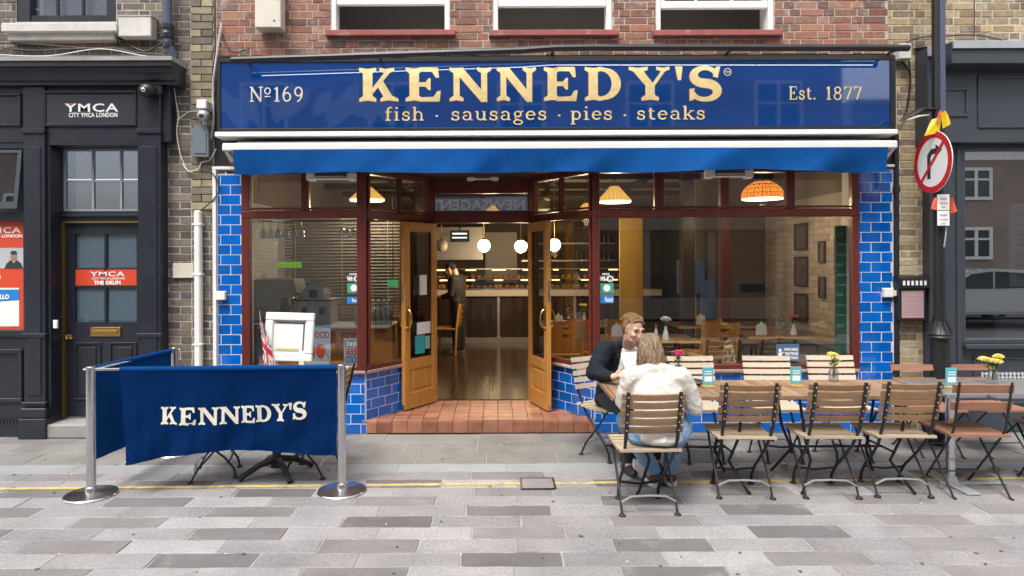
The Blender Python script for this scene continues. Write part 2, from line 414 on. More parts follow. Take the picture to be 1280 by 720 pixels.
def sans(s, x0, x1, z0, z1, y, m, parent, bold=.02, name='lettering', M=None, flip=False, th=.002, spacing=1.0, line=1.0, align='CENTER'):
    """flat print fitted in x0..x1, z0..z1 on the plane y (facing -y), or in the frame M (u, v outward, z)"""
    me = sans_mesh(s, bold, .01, spacing, line, align)
    xs = [v.co.x for v in me.vertices]; ys = [v.co.y for v in me.vertices]
    ax, bx, ay, by = min(xs), max(xs), min(ys), max(ys)
    o_ = root_org(parent)
    for v in me.vertices:
        a = (v.co.x - ax) / (bx - ax); b = (v.co.y - ay) / (by - ay)
        if flip: a, b = 1 - a, 1 - b
        dz = 0 if v.co.z < 0 else th
        if M is None: p = Vector((x0 + a * (x1 - x0), y - dz, z0 + b * (z1 - z0)))
        else: p = M @ Vector((x0 + a * (x1 - x0), y + dz, z0 + b * (z1 - z0)))
        v.co = p - o_
    me.materials.clear(); me.materials.append(m)
    for p in me.polygons: p.material_index = 0
    ob = link(bpy.data.objects.new(name, me)); ob.parent = parent
    return ob

# ================================================================== GROUND
M_ASPH = mat('far road', (.10, .10, .10), .9, var=.2, vs=2, bump=.4, bs=80)
M_JOINT = mat('sandy paving joint', (.33, .315, .30), .95, var=.3, vs=10, bump=.4, bs=120)
M_STONE_L = mat('pale granite sett', (.46, .44, .43), .75, var=.30, vs=2.3, rnd=.12, bump=.5, bs=120, fine=.30, fs=45, palette=[(.30, .287, .287), (.27, .26, .261), (.325, .311, .311), (.285, .270, .273), (.245, .237, .238)], blotch=(.225, .212, .210, 2.2), bl=.58)
M_STONE_D = mat('dark granite sett', (.20, .185, .18), .75, var=.28, vs=2.6, rnd=.16, bump=.45, bs=120, fine=.24, fs=60, palette=[(.155, .143, .142), (.19, .173, .172), (.14, .131, .131), (.215, .197, .195)], blotch=(.26, .24, .23, 3.5), bl=.58)
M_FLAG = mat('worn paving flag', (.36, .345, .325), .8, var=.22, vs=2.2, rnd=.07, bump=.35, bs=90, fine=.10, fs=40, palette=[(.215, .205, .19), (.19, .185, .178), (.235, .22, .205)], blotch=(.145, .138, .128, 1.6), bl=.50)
M_KERB = mat('grey granite kerb', (.29, .30, .305), .75, var=.15, vs=3, rnd=.06, bump=.3, bs=120, fine=.14, fs=60)
M_SLAB = mat('bluish granite channel', (.29, .305, .325), .75, var=.13, vs=3, rnd=.05, bump=.3, bs=120, fine=.22, fs=50)
M_YELLOW = mat('worn yellow road paint', (.62, .46, .13), .75, var=.2, vs=20, blotch=(.32, .285, .215, 13), bl=.47)

g = MB(); g.box(-60, 60, -75, 60, -.6, -.07); tag(g.build('ground', M_ASPH, smooth=0), kind='structure')
street = MB().box(-9, 9, -5.4, -1.18, -.069, -.0055).build('street', M_JOINT, smooth=0); tag(street, kind='structure')
pavement = MB().box(-9, 9, -1.178, .0, -.069, -.0055).build('pavement', M_JOINT, smooth=0); tag(pavement, kind='structure')
def slab_mesh(L, W, m, n=12):
    out = []
    for i in range(n):                                     # worn stones: wavering, chipped edges
        b = MB(); bm = b.bm; nx = max(4, int(L / .075)); ring = []
        P = [(-L / 2 + L * k / nx, -W / 2) for k in range(nx)] + [(L / 2, -W / 2 + W * k / 2) for k in range(2)] + [(L / 2 - L * k / nx, W / 2) for k in range(nx)] + [(-L / 2, W / 2 - W * k / 2) for k in range(2)]
        top, mid, bot = [], [], []
        for x, y in P:
            chip = random.random() < .10; d = random.uniform(.004, .010) if chip else 0
            jx, jy = random.uniform(-.003, .003), random.uniform(-.0025, .0025); sx = -1 if x > 0 else 1; sy = -1 if y > 0 else 1
            mid.append(bm.verts.new((x + jx, y + jy, -.005 - d * .5))); bot.append(bm.verts.new((x + jx, y + jy, -.05)))
            top.append(bm.verts.new((x + jx + sx * (.004 + d), y + jy + sy * (.004 + d), random.uniform(-.001, .0012))))
        N = len(P)
        for k in range(N):
            q = (k + 1) % N; bm.faces.new((bot[k], bot[q], mid[q], mid[k])); bm.faces.new((mid[k], mid[q], top[q], top[k]))
        f = bm.faces.new(top); f.normal_update(); bmesh.ops.triangulate(bm, faces=[f])
        me = b.mesh('paving_stone', .5); me.materials.append(m); out.append(me)
    return out
SL, SD = slab_mesh(.588, .177, M_STONE_L), slab_mesh(.588, .177, M_STONE_D)
ROWS0 = -1.256; PITCH = .1835; SKEW = -.0045
def row_y(r): return ROWS0 - PITCH * r
def stone_row(r, y, w=None):
    s0 = (-1.06 if r % 2 else -.2) + random.uniform(-.05, .05)
    k = -9
    while True:
        x = s0 + .597 * k + .294
        k += 1
        if x < -5.0: continue
        if x > 5.1: break
        dark = ((k - 1) % 3) == 0
        o = piece('paving_stone', random.choice(SD if dark else SL), street, (x, y + x * .0 , random.uniform(-.003, .002)), random.uniform(-.004, .004), (random.uniform(-.004, .004), random.uniform(-.003, .003)))
        if w: o.scale = (1, w / .177, 1)
for r in range(0, 12): stone_row(r, row_y(r))
stone_row(12, row_y(12) + .045, .085)
SLABS = slab_mesh(.88, .30, M_SLAB)
for j in range(4):
    for i in range(12):
        piece('paving_stone', random.choice(SLABS), street, (-5 + i * .886 + (j % 2) * .43, row_y(12) - .155 - j * .306, random.uniform(-.003, .001)), random.uniform(-.003, .003))
yl = MB()
def ypt(u, v):
    x = -4.35 + 8.75 * u
    return Vector((x, -1.462 + .018 * x + (v - .5) * (.042 + .006 * sin(x * 9) + .004 * sin(x * 31)), .0045))
yl.grid(ypt, 120, 1, .004); tag(yl.build('yellow_line', M_YELLOW, smooth=0), kind='structure')
# kerb strip and two rows of flags
KM = slab_mesh(.9, .21, M_KERB)
for i in range(12): piece('kerb_stone', random.choice(KM), pavement, (-4.9 + i * .906, -1.06, random.uniform(-.002, .001)), random.uniform(-.002, .002))
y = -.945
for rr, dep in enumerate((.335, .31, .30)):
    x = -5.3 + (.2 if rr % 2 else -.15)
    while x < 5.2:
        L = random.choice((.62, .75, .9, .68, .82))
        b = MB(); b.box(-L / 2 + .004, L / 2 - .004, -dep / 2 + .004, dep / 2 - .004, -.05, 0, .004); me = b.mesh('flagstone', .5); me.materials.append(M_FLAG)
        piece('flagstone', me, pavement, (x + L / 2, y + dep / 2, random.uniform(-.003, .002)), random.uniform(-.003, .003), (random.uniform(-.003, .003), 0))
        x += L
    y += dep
random.seed(71); b = MB()
for k in range(90):
    x, y = random.uniform(-4.2, 4.2), random.uniform(-3.3, -.15); r = random.uniform(.006, .016); n = 8; ph = random.random()
    b.prism([(x + r * random.uniform(.7, 1.1) * cos(2 * pi * i / n + ph), y + r * random.uniform(.7, 1.1) * sin(2 * pi * i / n + ph)) for i in range(n)], .001, .0042, 'z')
tag(b.build('gum_spots', mat('trodden gum', (.10, .095, .09), .8), smooth=0), 'dark trodden gum spots scattered over the paving', 'gum', kind='stuff')
b = MB()
for k in range(46):
    x, y, a = random.uniform(-4.2, 4.2), random.uniform(-3.3, -.1), random.uniform(0, 3); L = random.uniform(.008, .02)
    b.tube([(x, y, .008), (x + L * cos(a), y + L * sin(a), .008)], .0038, 5)
tag(b.build('litter', mat('pale litter', (.62, .58, .50), .8), smooth=0), 'pale crumbs and cigarette ends scattered over the paving', 'litter', kind='stuff')
cov = thing('utility_cover', 'small rectangular metal edged cover set in the paving across the yellow line', 'access cover', (0, 0, 0))
cx0, cy0 = gp(672, 605); cov.location = (cx0, cy0, .004); ORG[cov.name] = Vector(cov.location)
b = MB(); [b.box(*q, -.004, .005) for q in ((-.135, .135, -.125, -.112), (-.135, .135, .112, .125), (-.135, -.122, -.112, .112), (.122, .135, -.112, .112))]
b.build('rim', M_BLACK, cov, local=True, smooth=0)
MB().box(-.12, .12, -.11, .11, -.004, .0035, .002).build('plate', M_STONE_D, cov, local=True, smooth=0)

# ================================================================== RESTAURANT BUILDING
rest = thing('restaurant', 'red brick corner-free building with a cobalt tiled restaurant front and open oak double doors', 'building', (.6, 0, 0))
rest['label'] = 'red brick building with a cobalt tiled restaurant front and open oak double doors'
XL, XR = pt(271, 380, 0)[0], pt(1118, 380, 0)[0]
IL, IR, ID = -.717, .39, .85            # door jambs and their depth
OL, OR = -1.308, .979                   # outer corners of the lobby
SILL = .64; TR0, TR1 = 2.165, 2.245; HEAD = 2.66

def pilaster(x0, x1, z1):
    p = MB().box(x0, x1, .012, .30, 0, z1).build('pilaster', M_GROUT, rest, smooth=0)
    course_patch(p, 'tile', (x0 + .006, .012, 0), (1, 0), x1 - x0 - .012, .0, z1 - .006, .2, .1003, .0058, .010, .0018, M_TILE, offs=(.35, .85), tilt=.006, jit=.0006, bev=.0022, key='p')
    return p
PL0, PL1 = XL, pt(303, 380, 0)[0]
PR0, PR1 = pt(1073, 380, 0)[0], XR
pilaster(PL0, PL1, 2.62); pilaster(PR0, PR1, 2.64)
b = MB(); b.box(PL0 - .035, PL0 - .002, -.012, .2, 0, 2.66); b.box(PL0 - .035, PL1 + .02, -.014, .2, 2.661, 2.69); b.build('trim_strip', M_WHITE, rest, smooth=0)
b = MB(); b.box(PR1 + .002, PR1 + .03, -.010, .2, 0, 2.66); b.box(PR0 - .02, PR1 + .03, -.012, .2, 2.661, 2.685); b.build('trim_strip', M_WHITE, rest, smooth=0)

def riser(O, d, L, z0, key, hole=()):
    M = dirM(O, d)
    p = MB().box(0, L, -.15, -.012, z0, SILL - .035, M=M).build('stall_riser', M_GROUT, rest, smooth=0)
    n = Vector((d[1], -d[0]))
    course_patch(p, 'tile', (O[0] - n.x * .012, O[1] - n.y * .012, 0), d, L, z0, SILL - .036, .2, .1003, .0058, .010, .0018, M_TILE, offs=(.1, .6), tilt=.006, jit=.0006, bev=.0022, key=key)
    MB().box(-.0, L, -.16, .03, SILL - .034, SILL, .006, M=M).build('window_sill', M_SILL, rest)
M_SILL = mat('worn pink stone sill', (.36, .22, .19), .6, var=.3, vs=10, bump=.2, blotch=(.5, .46, .43, 7), bl=.5)
WL0 = PL1; WR1 = PR0
dl = math.hypot(IL - OL, ID); DL = ((IL - OL) / dl, ID / dl)
DR = ((OR - IR) / dl, -ID / dl)
riser((WL0, 0), (1, 0), OL - WL0, 0, 'r')
riser((OL, 0), DL, dl, .137, 's')
riser((IR, ID), DR, dl, .137, 's')
riser((OR, 0), (1, 0), WR1 - OR, 0, 'r')

# glazing units: one frame each, panes as sub-parts
def window_unit(O, d, L, posts, mulls, lower=True, name='display_window', pw=.075, low_posts=(), gm=M_GLASS):
    M = dirM(O, d); b = MB()
    b.box(0, L, -.045, .022, SILL + .001, SILL + .05, .006, M=M)
    b.box(0, L, -.05, .035, TR0, TR1, .010, M=M)
    b.box(0, L, -.05, .03, TR1 + .012, TR1 + .03, .004, M=M)
    b.box(0, L, -.05, .03, HEAD - .05, HEAD, M=M)
    for a, c in posts: b.box(a, c, -.052, .028, SILL + .002, HEAD - .001, .008, M=M)
    for a, c in mulls: b.box(a, c, -.048, .026, TR1 - .001, HEAD - .002, .008, M=M)
    f = b.build(name, M_MAHOG, rest)
    edges = sorted(posts); lo = []
    for (a, c), (a2, c2) in zip(edges, edges[1:]): lo.append((c, a2))
    for a, c in lo:
        MB().box(a + .001, c - .001, -.012, -.006, SILL + .045, TR0 + .004, M=M).build('pane', gm, f, smooth=0)
    allp = sorted(list(posts) + list(mulls))
    for (a, c), (a2, c2) in zip(allp, allp[1:]):
        MB().box(c + .001, a2 - .001, -.012, -.006, TR1 + .006, HEAD - .045, M=M).build('pane', gm, f, smooth=0)
    return f
def U(px): return pt(px, 300, 0)[0]
LL = OL - WL0
wl_ = window_unit((WL0, 0), (1, 0), LL, [(0, U(313) - WL0), (LL - .085, LL + .012)], [(U(377) - WL0, U(387) - WL0)])
LR = WR1 - OR
wr_ = window_unit((OR, 0), (1, 0), LR, [(-.012, .06), (U(1064) - OR, LR)], [(U(818) - OR, U(830) - OR), (U(900) - OR, U(911) - OR), (U(982) - OR, U(993) - OR)])
ws1 = window_unit((OL, 0), DL, dl, [(.02, .05), (dl - .10, dl)], [(dl * .47, dl * .47 + .03)])
ws2 = window_unit((IR, ID), DR, dl, [(0, .10), (dl - .05, dl - .02)], [(dl * .53 - .03, dl * .53)])
# door frame with transom light
dw = IR - IL
b = MB(); b.box(IL - .06, IR + .06, ID, ID + .10, 2.165, 2.30, .006); b.box(IL - .06, IR + .06, ID + .001, ID + .10, 2.50, 2.70, .006)
b.box(IL - .06, IL + .0, ID + .002, ID + .10, .137, 2.70, .006); b.box(IR, IR + .06, ID + .002, ID + .10, .137, 2.70, .006)
b.box(IL, IL + .03, ID + .003, ID + .09, 2.30, 2.50); b.box(IR - .03, IR, ID + .003, ID + .09, 2.30, 2.50)
df = b.build('door_frame', M_MAHOG, rest)
MB().box(IL + .031, IR - .031, ID + .04, ID + .046, 2.299, 2.501).build('pane', M_GLASS_S, df, smooth=0)

def door_leaf(hx, fx_, fy, label, handed):
    hy = ID - .006
    d = Vector((fx_ - hx, fy - hy)); L = d.length; d.normalize()
    M = dirM((hx, hy, 0), (d.x, d.y)); W = .553; z0, z1 = .15, 2.155; t = .024
    b = MB(); b.box(0, .085, -t, t, z0, z1, .004, M=M); b.box(W - .085, W, -t, t, z0, z1, .004, M=M)
    b.box(.085, W - .085, -t + .001, t - .001, z1 - .09, z1, .003, M=M)
    b.box(.085, W - .085, -t + .001, t - .001, z0, z0 + .17, .003, M=M)
    b.box(.085, W - .085, -t + .001, t - .001, z0 + .42, z0 + .52, .003, M=M)
    dr = b.build('door', M_OAK, rest); dr['label'] = label
    b = MB(); b.box(.085, W - .085, -.010, .010, z0 + .171, z0 + .419, M=M); b.box(.125, W - .125, -.017, .017, z0 + .20, z0 + .39, .008, M=M)
    b.build('panel', M_OAK, dr)
    b = MB()
    for s in (-1, 1):
        b.box(.085, .097, s * .012, s * .02, z0 + .521, z1 - .091, M=M); b.box(W - .097, W - .085, s * .012, s * .02, z0 + .521, z1 - .091, M=M)
        b.box(.098, W - .098, s * .012, s * .02, z0 + .521, z0 + .533, M=M); b.box(.098, W - .098, s * .012, s * .02, z1 - .103, z1 - .091, M=M)
    b.build('bead', M_OAK_H, dr)
    MB().box(.086, W - .086, -.004, .004, z0 + .521, z1 - .091, M=M).build('pane', M_GLASS_D, dr, smooth=0)
    b = MB()
    for s in (-1, 1):
        pts = [(W - .045, s * (.026 + .055 * sin(pi * i / 12)), 1.02 + .20 * (1 - cos(pi * i / 12)) / 2 * 1.0) for i in range(13)]
        pts = [M @ Vector(p) for p in pts]
        b.tube(pts, .009, 8); b.box(W - .065, W - .025, s * .0245, s * .028, .99, 1.25, M=M)
    b.build('handle', M_BRASS, dr)
    b = MB(); b.box(W + .0005, W + .003, -.012, .012, 1.30, 1.52, M=M); b.box(W - .02, W + .0035, -.015, .015, .155, .21, M=M); b.build('lock_plate', M_STEEL, dr, smooth=0)
    b = MB(); b.box(W + .0032, W + .0044, -.006, .006, 1.34, 1.38, M=M); b.box(W + .0032, W + .0044, -.006, .006, 1.44, 1.47, M=M); b.build('latch', M_BRASS, dr, smooth=0)
    return dr, M
doorL, ML = door_leaf(IL + .030, -.995, .375, 'left oak glazed door leaf folded back into the lobby', 1)
doorR, MR = door_leaf(IR - .008, .553, .33, 'right oak glazed door leaf seen nearly edge on', -1)

# step with quarry tiles
step = MB(); step.prism([(OL, .014), (OR, .014), (IR + .06, ID + .1), (IL - .06, ID + .1)], .0, .125, 'z'); st = step.build('doorstep', M_GROUT_D, rest, smooth=0)
course_patch(st, 'quarry_tile', (OL, .014, 0), (1, 0), OR - OL, .004, .124, .152, .119, .005, .012, .008, M_TERRA, offs=(.3,), key='q', bev=.003)
qm = MB().box(-.0735, .0735, -.0735, .0735, -.012, .0095, .003).mesh('quarry_tile', .5); qm.materials.append(M_TERRA)
for j in range(6):
    yy = .082 + j * .152; xa = OL + (IL - OL) * yy / .85 + .06; xb = OR - (OR - IR) * yy / .85 - .06; i = math.floor((xa - OL) / .152)
    while OL + .03 + i * .152 < xb + .06:
        x = OL + .03 + i * .152; i += 1
        if x < xa - .09: continue
        piece('quarry_tile', qm, st, (x, yy, .1265), 0, (random.uniform(-.004, .004), random.uniform(-.004, .004)))
# lobby soffit, fascia backing
b = MB(); b.box(PL1, PR0, -.30, .02, HEAD + .001, HEAD + .03); b.prism([(OL, .021), (OR, .021), (IR + .06, ID + .1), (IL - .06, ID + .1)], HEAD + .002, HEAD + .03, 'z')
b.build('soffit', mat('dark soffit board', (.05, .022, .017), .6, var=.2), rest, smooth=0)
MB().box(XL - .02, XR + .02, .02, .34, HEAD + .032, 3.80).build('fascia_wall', M_BLACK, rest, smooth=0)

# upper red brick wall with three windows
UZ0, UZ1 = 3.80, 4.62
uw = MB().box(XL - .06, pt(1111, 30, 0)[0], .012, .36, UZ0, UZ1)
BX0, BX1 = XL + .0, pt(1111, 30, 0)[0]
wins = []
for a, c in ((413, 562), (616, 765), (820, 968)):
    x0, x1, z0, z1 = rc(a, -30, c, 39, 0); wins.append((x0, x1, z0, UZ1 + .6))
uw.bm.free(); b = MB(); xs = [BX0] + [v for w in wins for v in w[:2]] + [BX1]
for i in range(0, len(xs), 2): b.box(xs[i], xs[i + 1], .012, .36, UZ0, UZ1)
for w in wins: b.box(w[0], w[1], .012, .36, UZ0, w[2] - .001)
wall = b.build('brick_wall', M_MORTAR, rest, smooth=0)
course_patch(wall, 'brick', (BX0, .012, 0), (1, 0), BX1 - BX0, UZ0, UZ1, .228, .0755, .010, .10, .005, M_BRICK_RED, bond=True, offs=(0, .25), holes=[(w[0] - BX0, w[1] - BX0, w[2] - .01, 9) for w in wins], jit=.003, key='u', tilt=.006, bev=.003)
M_BWALL = bpy.data.materials.new('brickwork beyond the frame'); M_BWALL.use_nodes = True
_n, _l = M_BWALL.node_tree.nodes, M_BWALL.node_tree.links
_t = _n.new('ShaderNodeTexBrick'); _g = _n.new('ShaderNodeNewGeometry'); _s = _n.new('ShaderNodeSeparateXYZ'); _c = _n.new('ShaderNodeCombineXYZ')
_l.new(_g.outputs['Position'], _s.inputs[0]); _l.new(_s.outputs['X'], _c.inputs['X']); _l.new(_s.outputs['Z'], _c.inputs['Y']); _l.new(_c.outputs[0], _t.inputs['Vector'])
_t.inputs['Color1'].default_value = (.30, .11, .07, 1); _t.inputs['Color2'].default_value = (.22, .10, .075, 1); _t.inputs['Mortar'].default_value = (.42, .38, .33, 1)
_t.inputs['Scale'].default_value = 1; _t.inputs['Brick Width'].default_value = .228; _t.inputs['Row Height'].default_value = .0755; _t.inputs['Mortar Size'].default_value = .008
_l.new(_t.outputs[0], _n['Principled BSDF'].inputs['Base Color']); _n['Principled BSDF'].inputs['Roughness'].default_value = .9
b = MB(); xs = [BX0] + [v for w in wins for v in w[:2]] + [BX1]
for i in range(0, len(xs), 2): b.box(xs[i], xs[i + 1], .008, .36, UZ1 + .001, 5.6)
b.box(BX0, BX1, .008, .36, 5.601, 8.5); b.build('upper_wall', M_BWALL, rest, smooth=0)
M_SASH = mat('white painted sash', (.78, .77, .75), .4, var=.05, vs=4, rvar=.2)
M_SILLR = mat('red painted sill', (.30, .085, .075), .7, var=.25, vs=12, bump=.2, blotch=(.42, .30, .27, 9), bl=.62)
M_DARKROOM = mat('dim room plaster', (.46, .43, .40), .9)
for i, w in enumerate(wins):
    x0, x1, z0, z1 = w; fw = .065
    fw = .052; b = MB(); b.box(x0, x0 + fw, .02, .16, z0, z1, .005); b.box(x1 - fw, x1, .02, .16, z0, z1, .005); b.box(x0 + fw, x1 - fw, .025, .15, z0, z0 + .018)
    f = b.build('upper_window', M_SASH, rest)
    zb = pt(0, (31, 36, 10)[i], 0)[1] if i < 2 else 0
    zr = pt(690, (6, 9, 12)[i], .05)[1]
    b = MB(); b.box(x0 + fw + .001, x1 - fw - .001, .03, .075, zr, zr + .075, .006)
    b.box(x0 + fw + .001, x0 + fw + .046, .031, .074, zr + .076, z1 - .01); b.box(x1 - fw - .046, x1 - fw - .001, .031, .074, zr + .076, z1 - .01)
    for k in (1, 2): 
        xm = x0 + fw + (x1 - x0 - 2 * fw) * k / 3; b.box(xm - .011, xm + .011, .034, .07, zr + .076, z1 - .01)
    b.build('sash', M_SASH, f)
    MB().box(x0 + fw + .045, x1 - fw - .045, .05, .055, zr + .07, z1 - .01).build('pane', M_GLASS, f, smooth=0)
    b = MB(); b.box(x0 - .04, x1 + .06, -.06, .10, z0 - .062, z0 - .004, .006); b.build('sill', M_SILLR, f)
b = MB(); b.box(BX0, BX1, 1.9, 1.95, 3.85, 5.4); b.box(BX0, BX1, .37, 1.9, 3.81, 3.84); b.box(BX0, BX1, .37, 1.9, 5.4, 5.45); b.box(BX0 - .05, BX0, .37, 1.95, 3.81, 5.45); b.box(BX1, BX1 + .05, .37, 1.95, 3.81, 5.45)
b.build('upstairs_room', M_DARKROOM, rest, smooth=0)
# ceramic detail: boiler flue on the wall
fl = thing('flue_box', 'cream metal flue box with a louvred side fixed to the red brick wall', 'vent', (pt(338, 20, 0)[0], -.002, 4.1))
x0, x1, z0, z1 = rc(322, -40, 354, 38, -.08)
M_CREAMM = mat('cream enamel', (.66, .62, .52), .4, var=.08)
b = MB(); b.box(x0, x1, -.16, -.012, z0, z1, .008); b.build('body', M_CREAMM, fl)
b = MB(); 
for k in range(6): b.box(x1 - .055, x1 - .01, -.166, -.155, z0 + .28 + k * .022, z0 + .288 + k * .022)
b.box(x1 - .07, x1 - .055, -.165, -.15, z0 + .06, z0 + .075); b.build('louvre', M_INK, fl, smooth=0)

# ---- sign
sg = thing('shop_sign', 'long deep blue glass fascia sign with gilded restaurant name', 'shop sign', (.6, -.02, 3.30))
SY = -.16
x0, x1, z0, z1 = rc(272, 71, 1119, 163, SY)
b = MB(); fr = .05
b.box(x0, x1, SY - .012, .018, z1 - .045, z1, .004); b.box(x0, x1, SY - .012, .018, z0, z0 + .03, .004); b.box(x0, x0 + .03, SY - .011, .017, z0 + .031, z1 - .046); b.box(x1 - .05, x1, SY - .011, .017, z0 + .031, z1 - .046)
b.build('frame', M_BLACK, sg)
seams = [x0 + .031] + [pt(p, 110, SY)[0] for p in (443.5, 609.5, 776, 945)] + [x1 - .051]
for a, c in zip(seams, seams[1:]):
    MB().box(a + .0012, c - .0012, SY, SY + .012, z0 + .031, z1 - .046, .001).build('glass_panel', M_SIGN, sg, smooth=0)
MB().box(x0 + .031, x1 - .051, SY + .013, SY + .03, z0 + .03, z1 - .046).build('backing', mat('seam filler', (.25, .33, .5), .6), sg, smooth=0)
MB().box(x0 + .04, x1 - .05, .0, .018, z1 - .2, z1 - .05)
LZ0, LZ1 = pt(640, 126.5, SY)[1], pt(640, 84, SY)[1]; H = LZ1 - LZ0
spans = [('K', 449, 498), ('E', 507, 551), ('N', 562, 614), ('N', 621, 670), ('E', 680, 722), ('D', 731, 776), ('Y', 786, 837), ("'", 844, 853), ('S', 862, 902)]
def big_letter(ch, a, c, z0_, h, y, m, parent, th=.002, name='letter', M=None, dz=0, shear=0):
    polys, _ = big(ch)
    xs = [p[0] for q in polys for p in q]; zs = [p[1] for q in polys for p in q]
    k = (c - a) / (max(xs) - min(xs)); b = MB()
    for i, q in enumerate(polys):
        P = [(a + (p[0] - min(xs)) * k, z0_ + p[1] * h + shear * (a + (p[0] - min(xs)) * k)) for p in q]
        b.prism(P, y - th - i * .00003, y, 'y', M)
    return b.build(name, m, parent, smooth=0)
for ch, a, c in spans:
    xa, xb = pt(a, 105, SY)[0], pt(c, 105, SY)[0]
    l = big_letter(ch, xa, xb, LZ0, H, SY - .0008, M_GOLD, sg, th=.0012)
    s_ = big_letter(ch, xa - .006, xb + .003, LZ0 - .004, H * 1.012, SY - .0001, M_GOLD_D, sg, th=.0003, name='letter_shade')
zz = pt(680, 150, SY)[1]; xh = .088
tx = [('fish', 481, 531), ('\u00b7', 543, 549), ('sausages', 564, 684), ('\u00b7', 696, 702), ('pies', 713, 766), ('\u00b7', 778, 784), ('steaks', 796, 882)]
for s, a, c in tx: serif_text(s, pt(a, 145, SY)[0], pt(c, 145, SY)[0], zz, xh, SY - .0005, M_GOLD, sg)
serif_text('N\u00ba169', pt(312, 118, SY)[0], pt(380, 118, SY)[0], pt(346, 127, SY)[1], .099, SY - .0005, M_CREAM, sg)
serif_text('Est.', pt(986, 118, SY)[0], pt(1020, 118, SY)[0], pt(1000, 124.5, SY)[1], .089, SY - .0005, M_GOLD, sg)
serif_text('1877', pt(1032, 118, SY)[0], pt(1077, 118, SY)[0], pt(1050, 124.5, SY)[1], .089, SY - .0005, M_GOLD, sg)
cxm, czm = pt(909.5, 90, SY)
b = MB()
for q in ribbon(arc(cxm, czm, .034, .034, 0, 360, 24), .007): b.prism(q, SY - .003, SY, 'y')
b.build('trade_mark', M_CREAM, sg, smooth=0)
sans('TM', cxm - .021, cxm + .021, czm - .011, czm + .011, SY, M_CREAM, sg, name='trade_mark')

# ---- trough light above the sign
M_LED = mat('lit strip', (1, 1, 1), .5, emit=(1, .97, .92), es=4.0)
tl = thing('trough_light', 'long black trough light sagging across the top of the blue sign', 'sign light', (.6, -.02, 3.8))
TY = -.42
P0, P1, P2 = pt(290, 75, TY), pt(694, 60, TY), pt(1136, 60, TY)
b = MB(); b.tube([(P0[0], TY, P0[1]), (P1[0] - .3, TY, P1[1] - .02), (P1[0], TY, P1[1]), (P1[0] + .3, TY, P1[1] + .003), (P2[0], TY, P2[1])], .031, 10); b.build('tube', M_BLACK, tl)
b = MB(); b.tube([(P0[0] + .1, TY + .024, P0[1] - .006), (P1[0] - .3, TY + .024, P1[1] - .030), (P1[0], TY + .024, P1[1] - .010), (P2[0] - .05, TY + .024, P2[1] - .010)], .006, 6); b.build('light_strip', M_LED, tl)
b = MB()
for px, pyy in ((300, 74), (470, 67), (693, 60), (920, 60), (1130, 60)):
    x, z = pt(px, pyy, TY); b.tube([(x, TY + .02, z), (x, -.2, z + .03), (x, .01, z - .02)], .012, 6)
b.build('bracket', M_BLACK, tl)

# ---- awning
aw = thing('awning', 'retracted royal blue canvas awning with white front bar above the shop windows', 'awning', (.6, -.02, 2.8))
AY = -.32
x0, x1, z0, z1 = rc(277, 177, 1123, 187, AY)
b = MB(); b.box(x0, x1, AY, AY + .06, z0, z1, .012); b.build('front_bar', M_WHITE, aw)
x0b, x1b, z0b, z1b = rc(268, 163, 1123, 169.5, -.22)
b = MB(); b.box(x0b, x1b, -.22, -.03, z0b, z1b, .008); b.build('cassette_cover', M_WHITE, aw)
b = MB(); b.tube([(x0 + .1, -.16, z1 + .005), (x1 - .1, -.16, z1 + .005)], .045, 12); b.build('roller', M_BLACK, aw)
b = MB()
for s, xx in ((1, x0), (-1, x1)):
    b.prism([(-.30, z0 - .005), (-.02, z1 + .02), (-.02, z0 - .10), (-.12, z0 - .12)], xx + s * .02, xx + s * .05, 'x'); b.tube([(xx + s * .035, -.29, z0 - .0), (xx + s * .11, -.16, z0 - .13), (xx + s * .03, -.03, z0 - .16)], .016, 8)
b.build('end_bracket', M_WHITE, aw)
vx0, vx1, vz0, vz1 = rc(293, 186, 1108, 215, AY)
def val(u, v):
    x = vx0 + (vx1 - vx0) * u
    w = sin(x * 2.3 + .4) * .020 + abs(sin(x * 2.9 + .7 * v)) * .022 + sin(x * 5.3 + 1 + v * .8) * .012 + sin(x * 11 + v * 2.2) * .006 + sin(x * 23 - v * 3) * .0022
    lift = .020 * math.exp(-((x - 2.35) / .35) ** 2) + .008 * sin(x * 3.1)
    return Vector((x, AY - .028 - .02 * v + w * v * 1.6 + .010 * math.exp(-((x - 2.3 + (1 - v) * .3) / .12) ** 2) * v, vz1 - v * (vz1 - vz0 + .004 - lift)))
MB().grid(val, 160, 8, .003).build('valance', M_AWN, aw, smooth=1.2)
b = MB(); b.grid(lambda u, v: Vector((vx0 + (vx1 - vx0) * u, AY + .03 + .17 * v, z0 - .004 + .02 * v)), 8, 2, .003); b.build('canopy', M_AWN, aw)
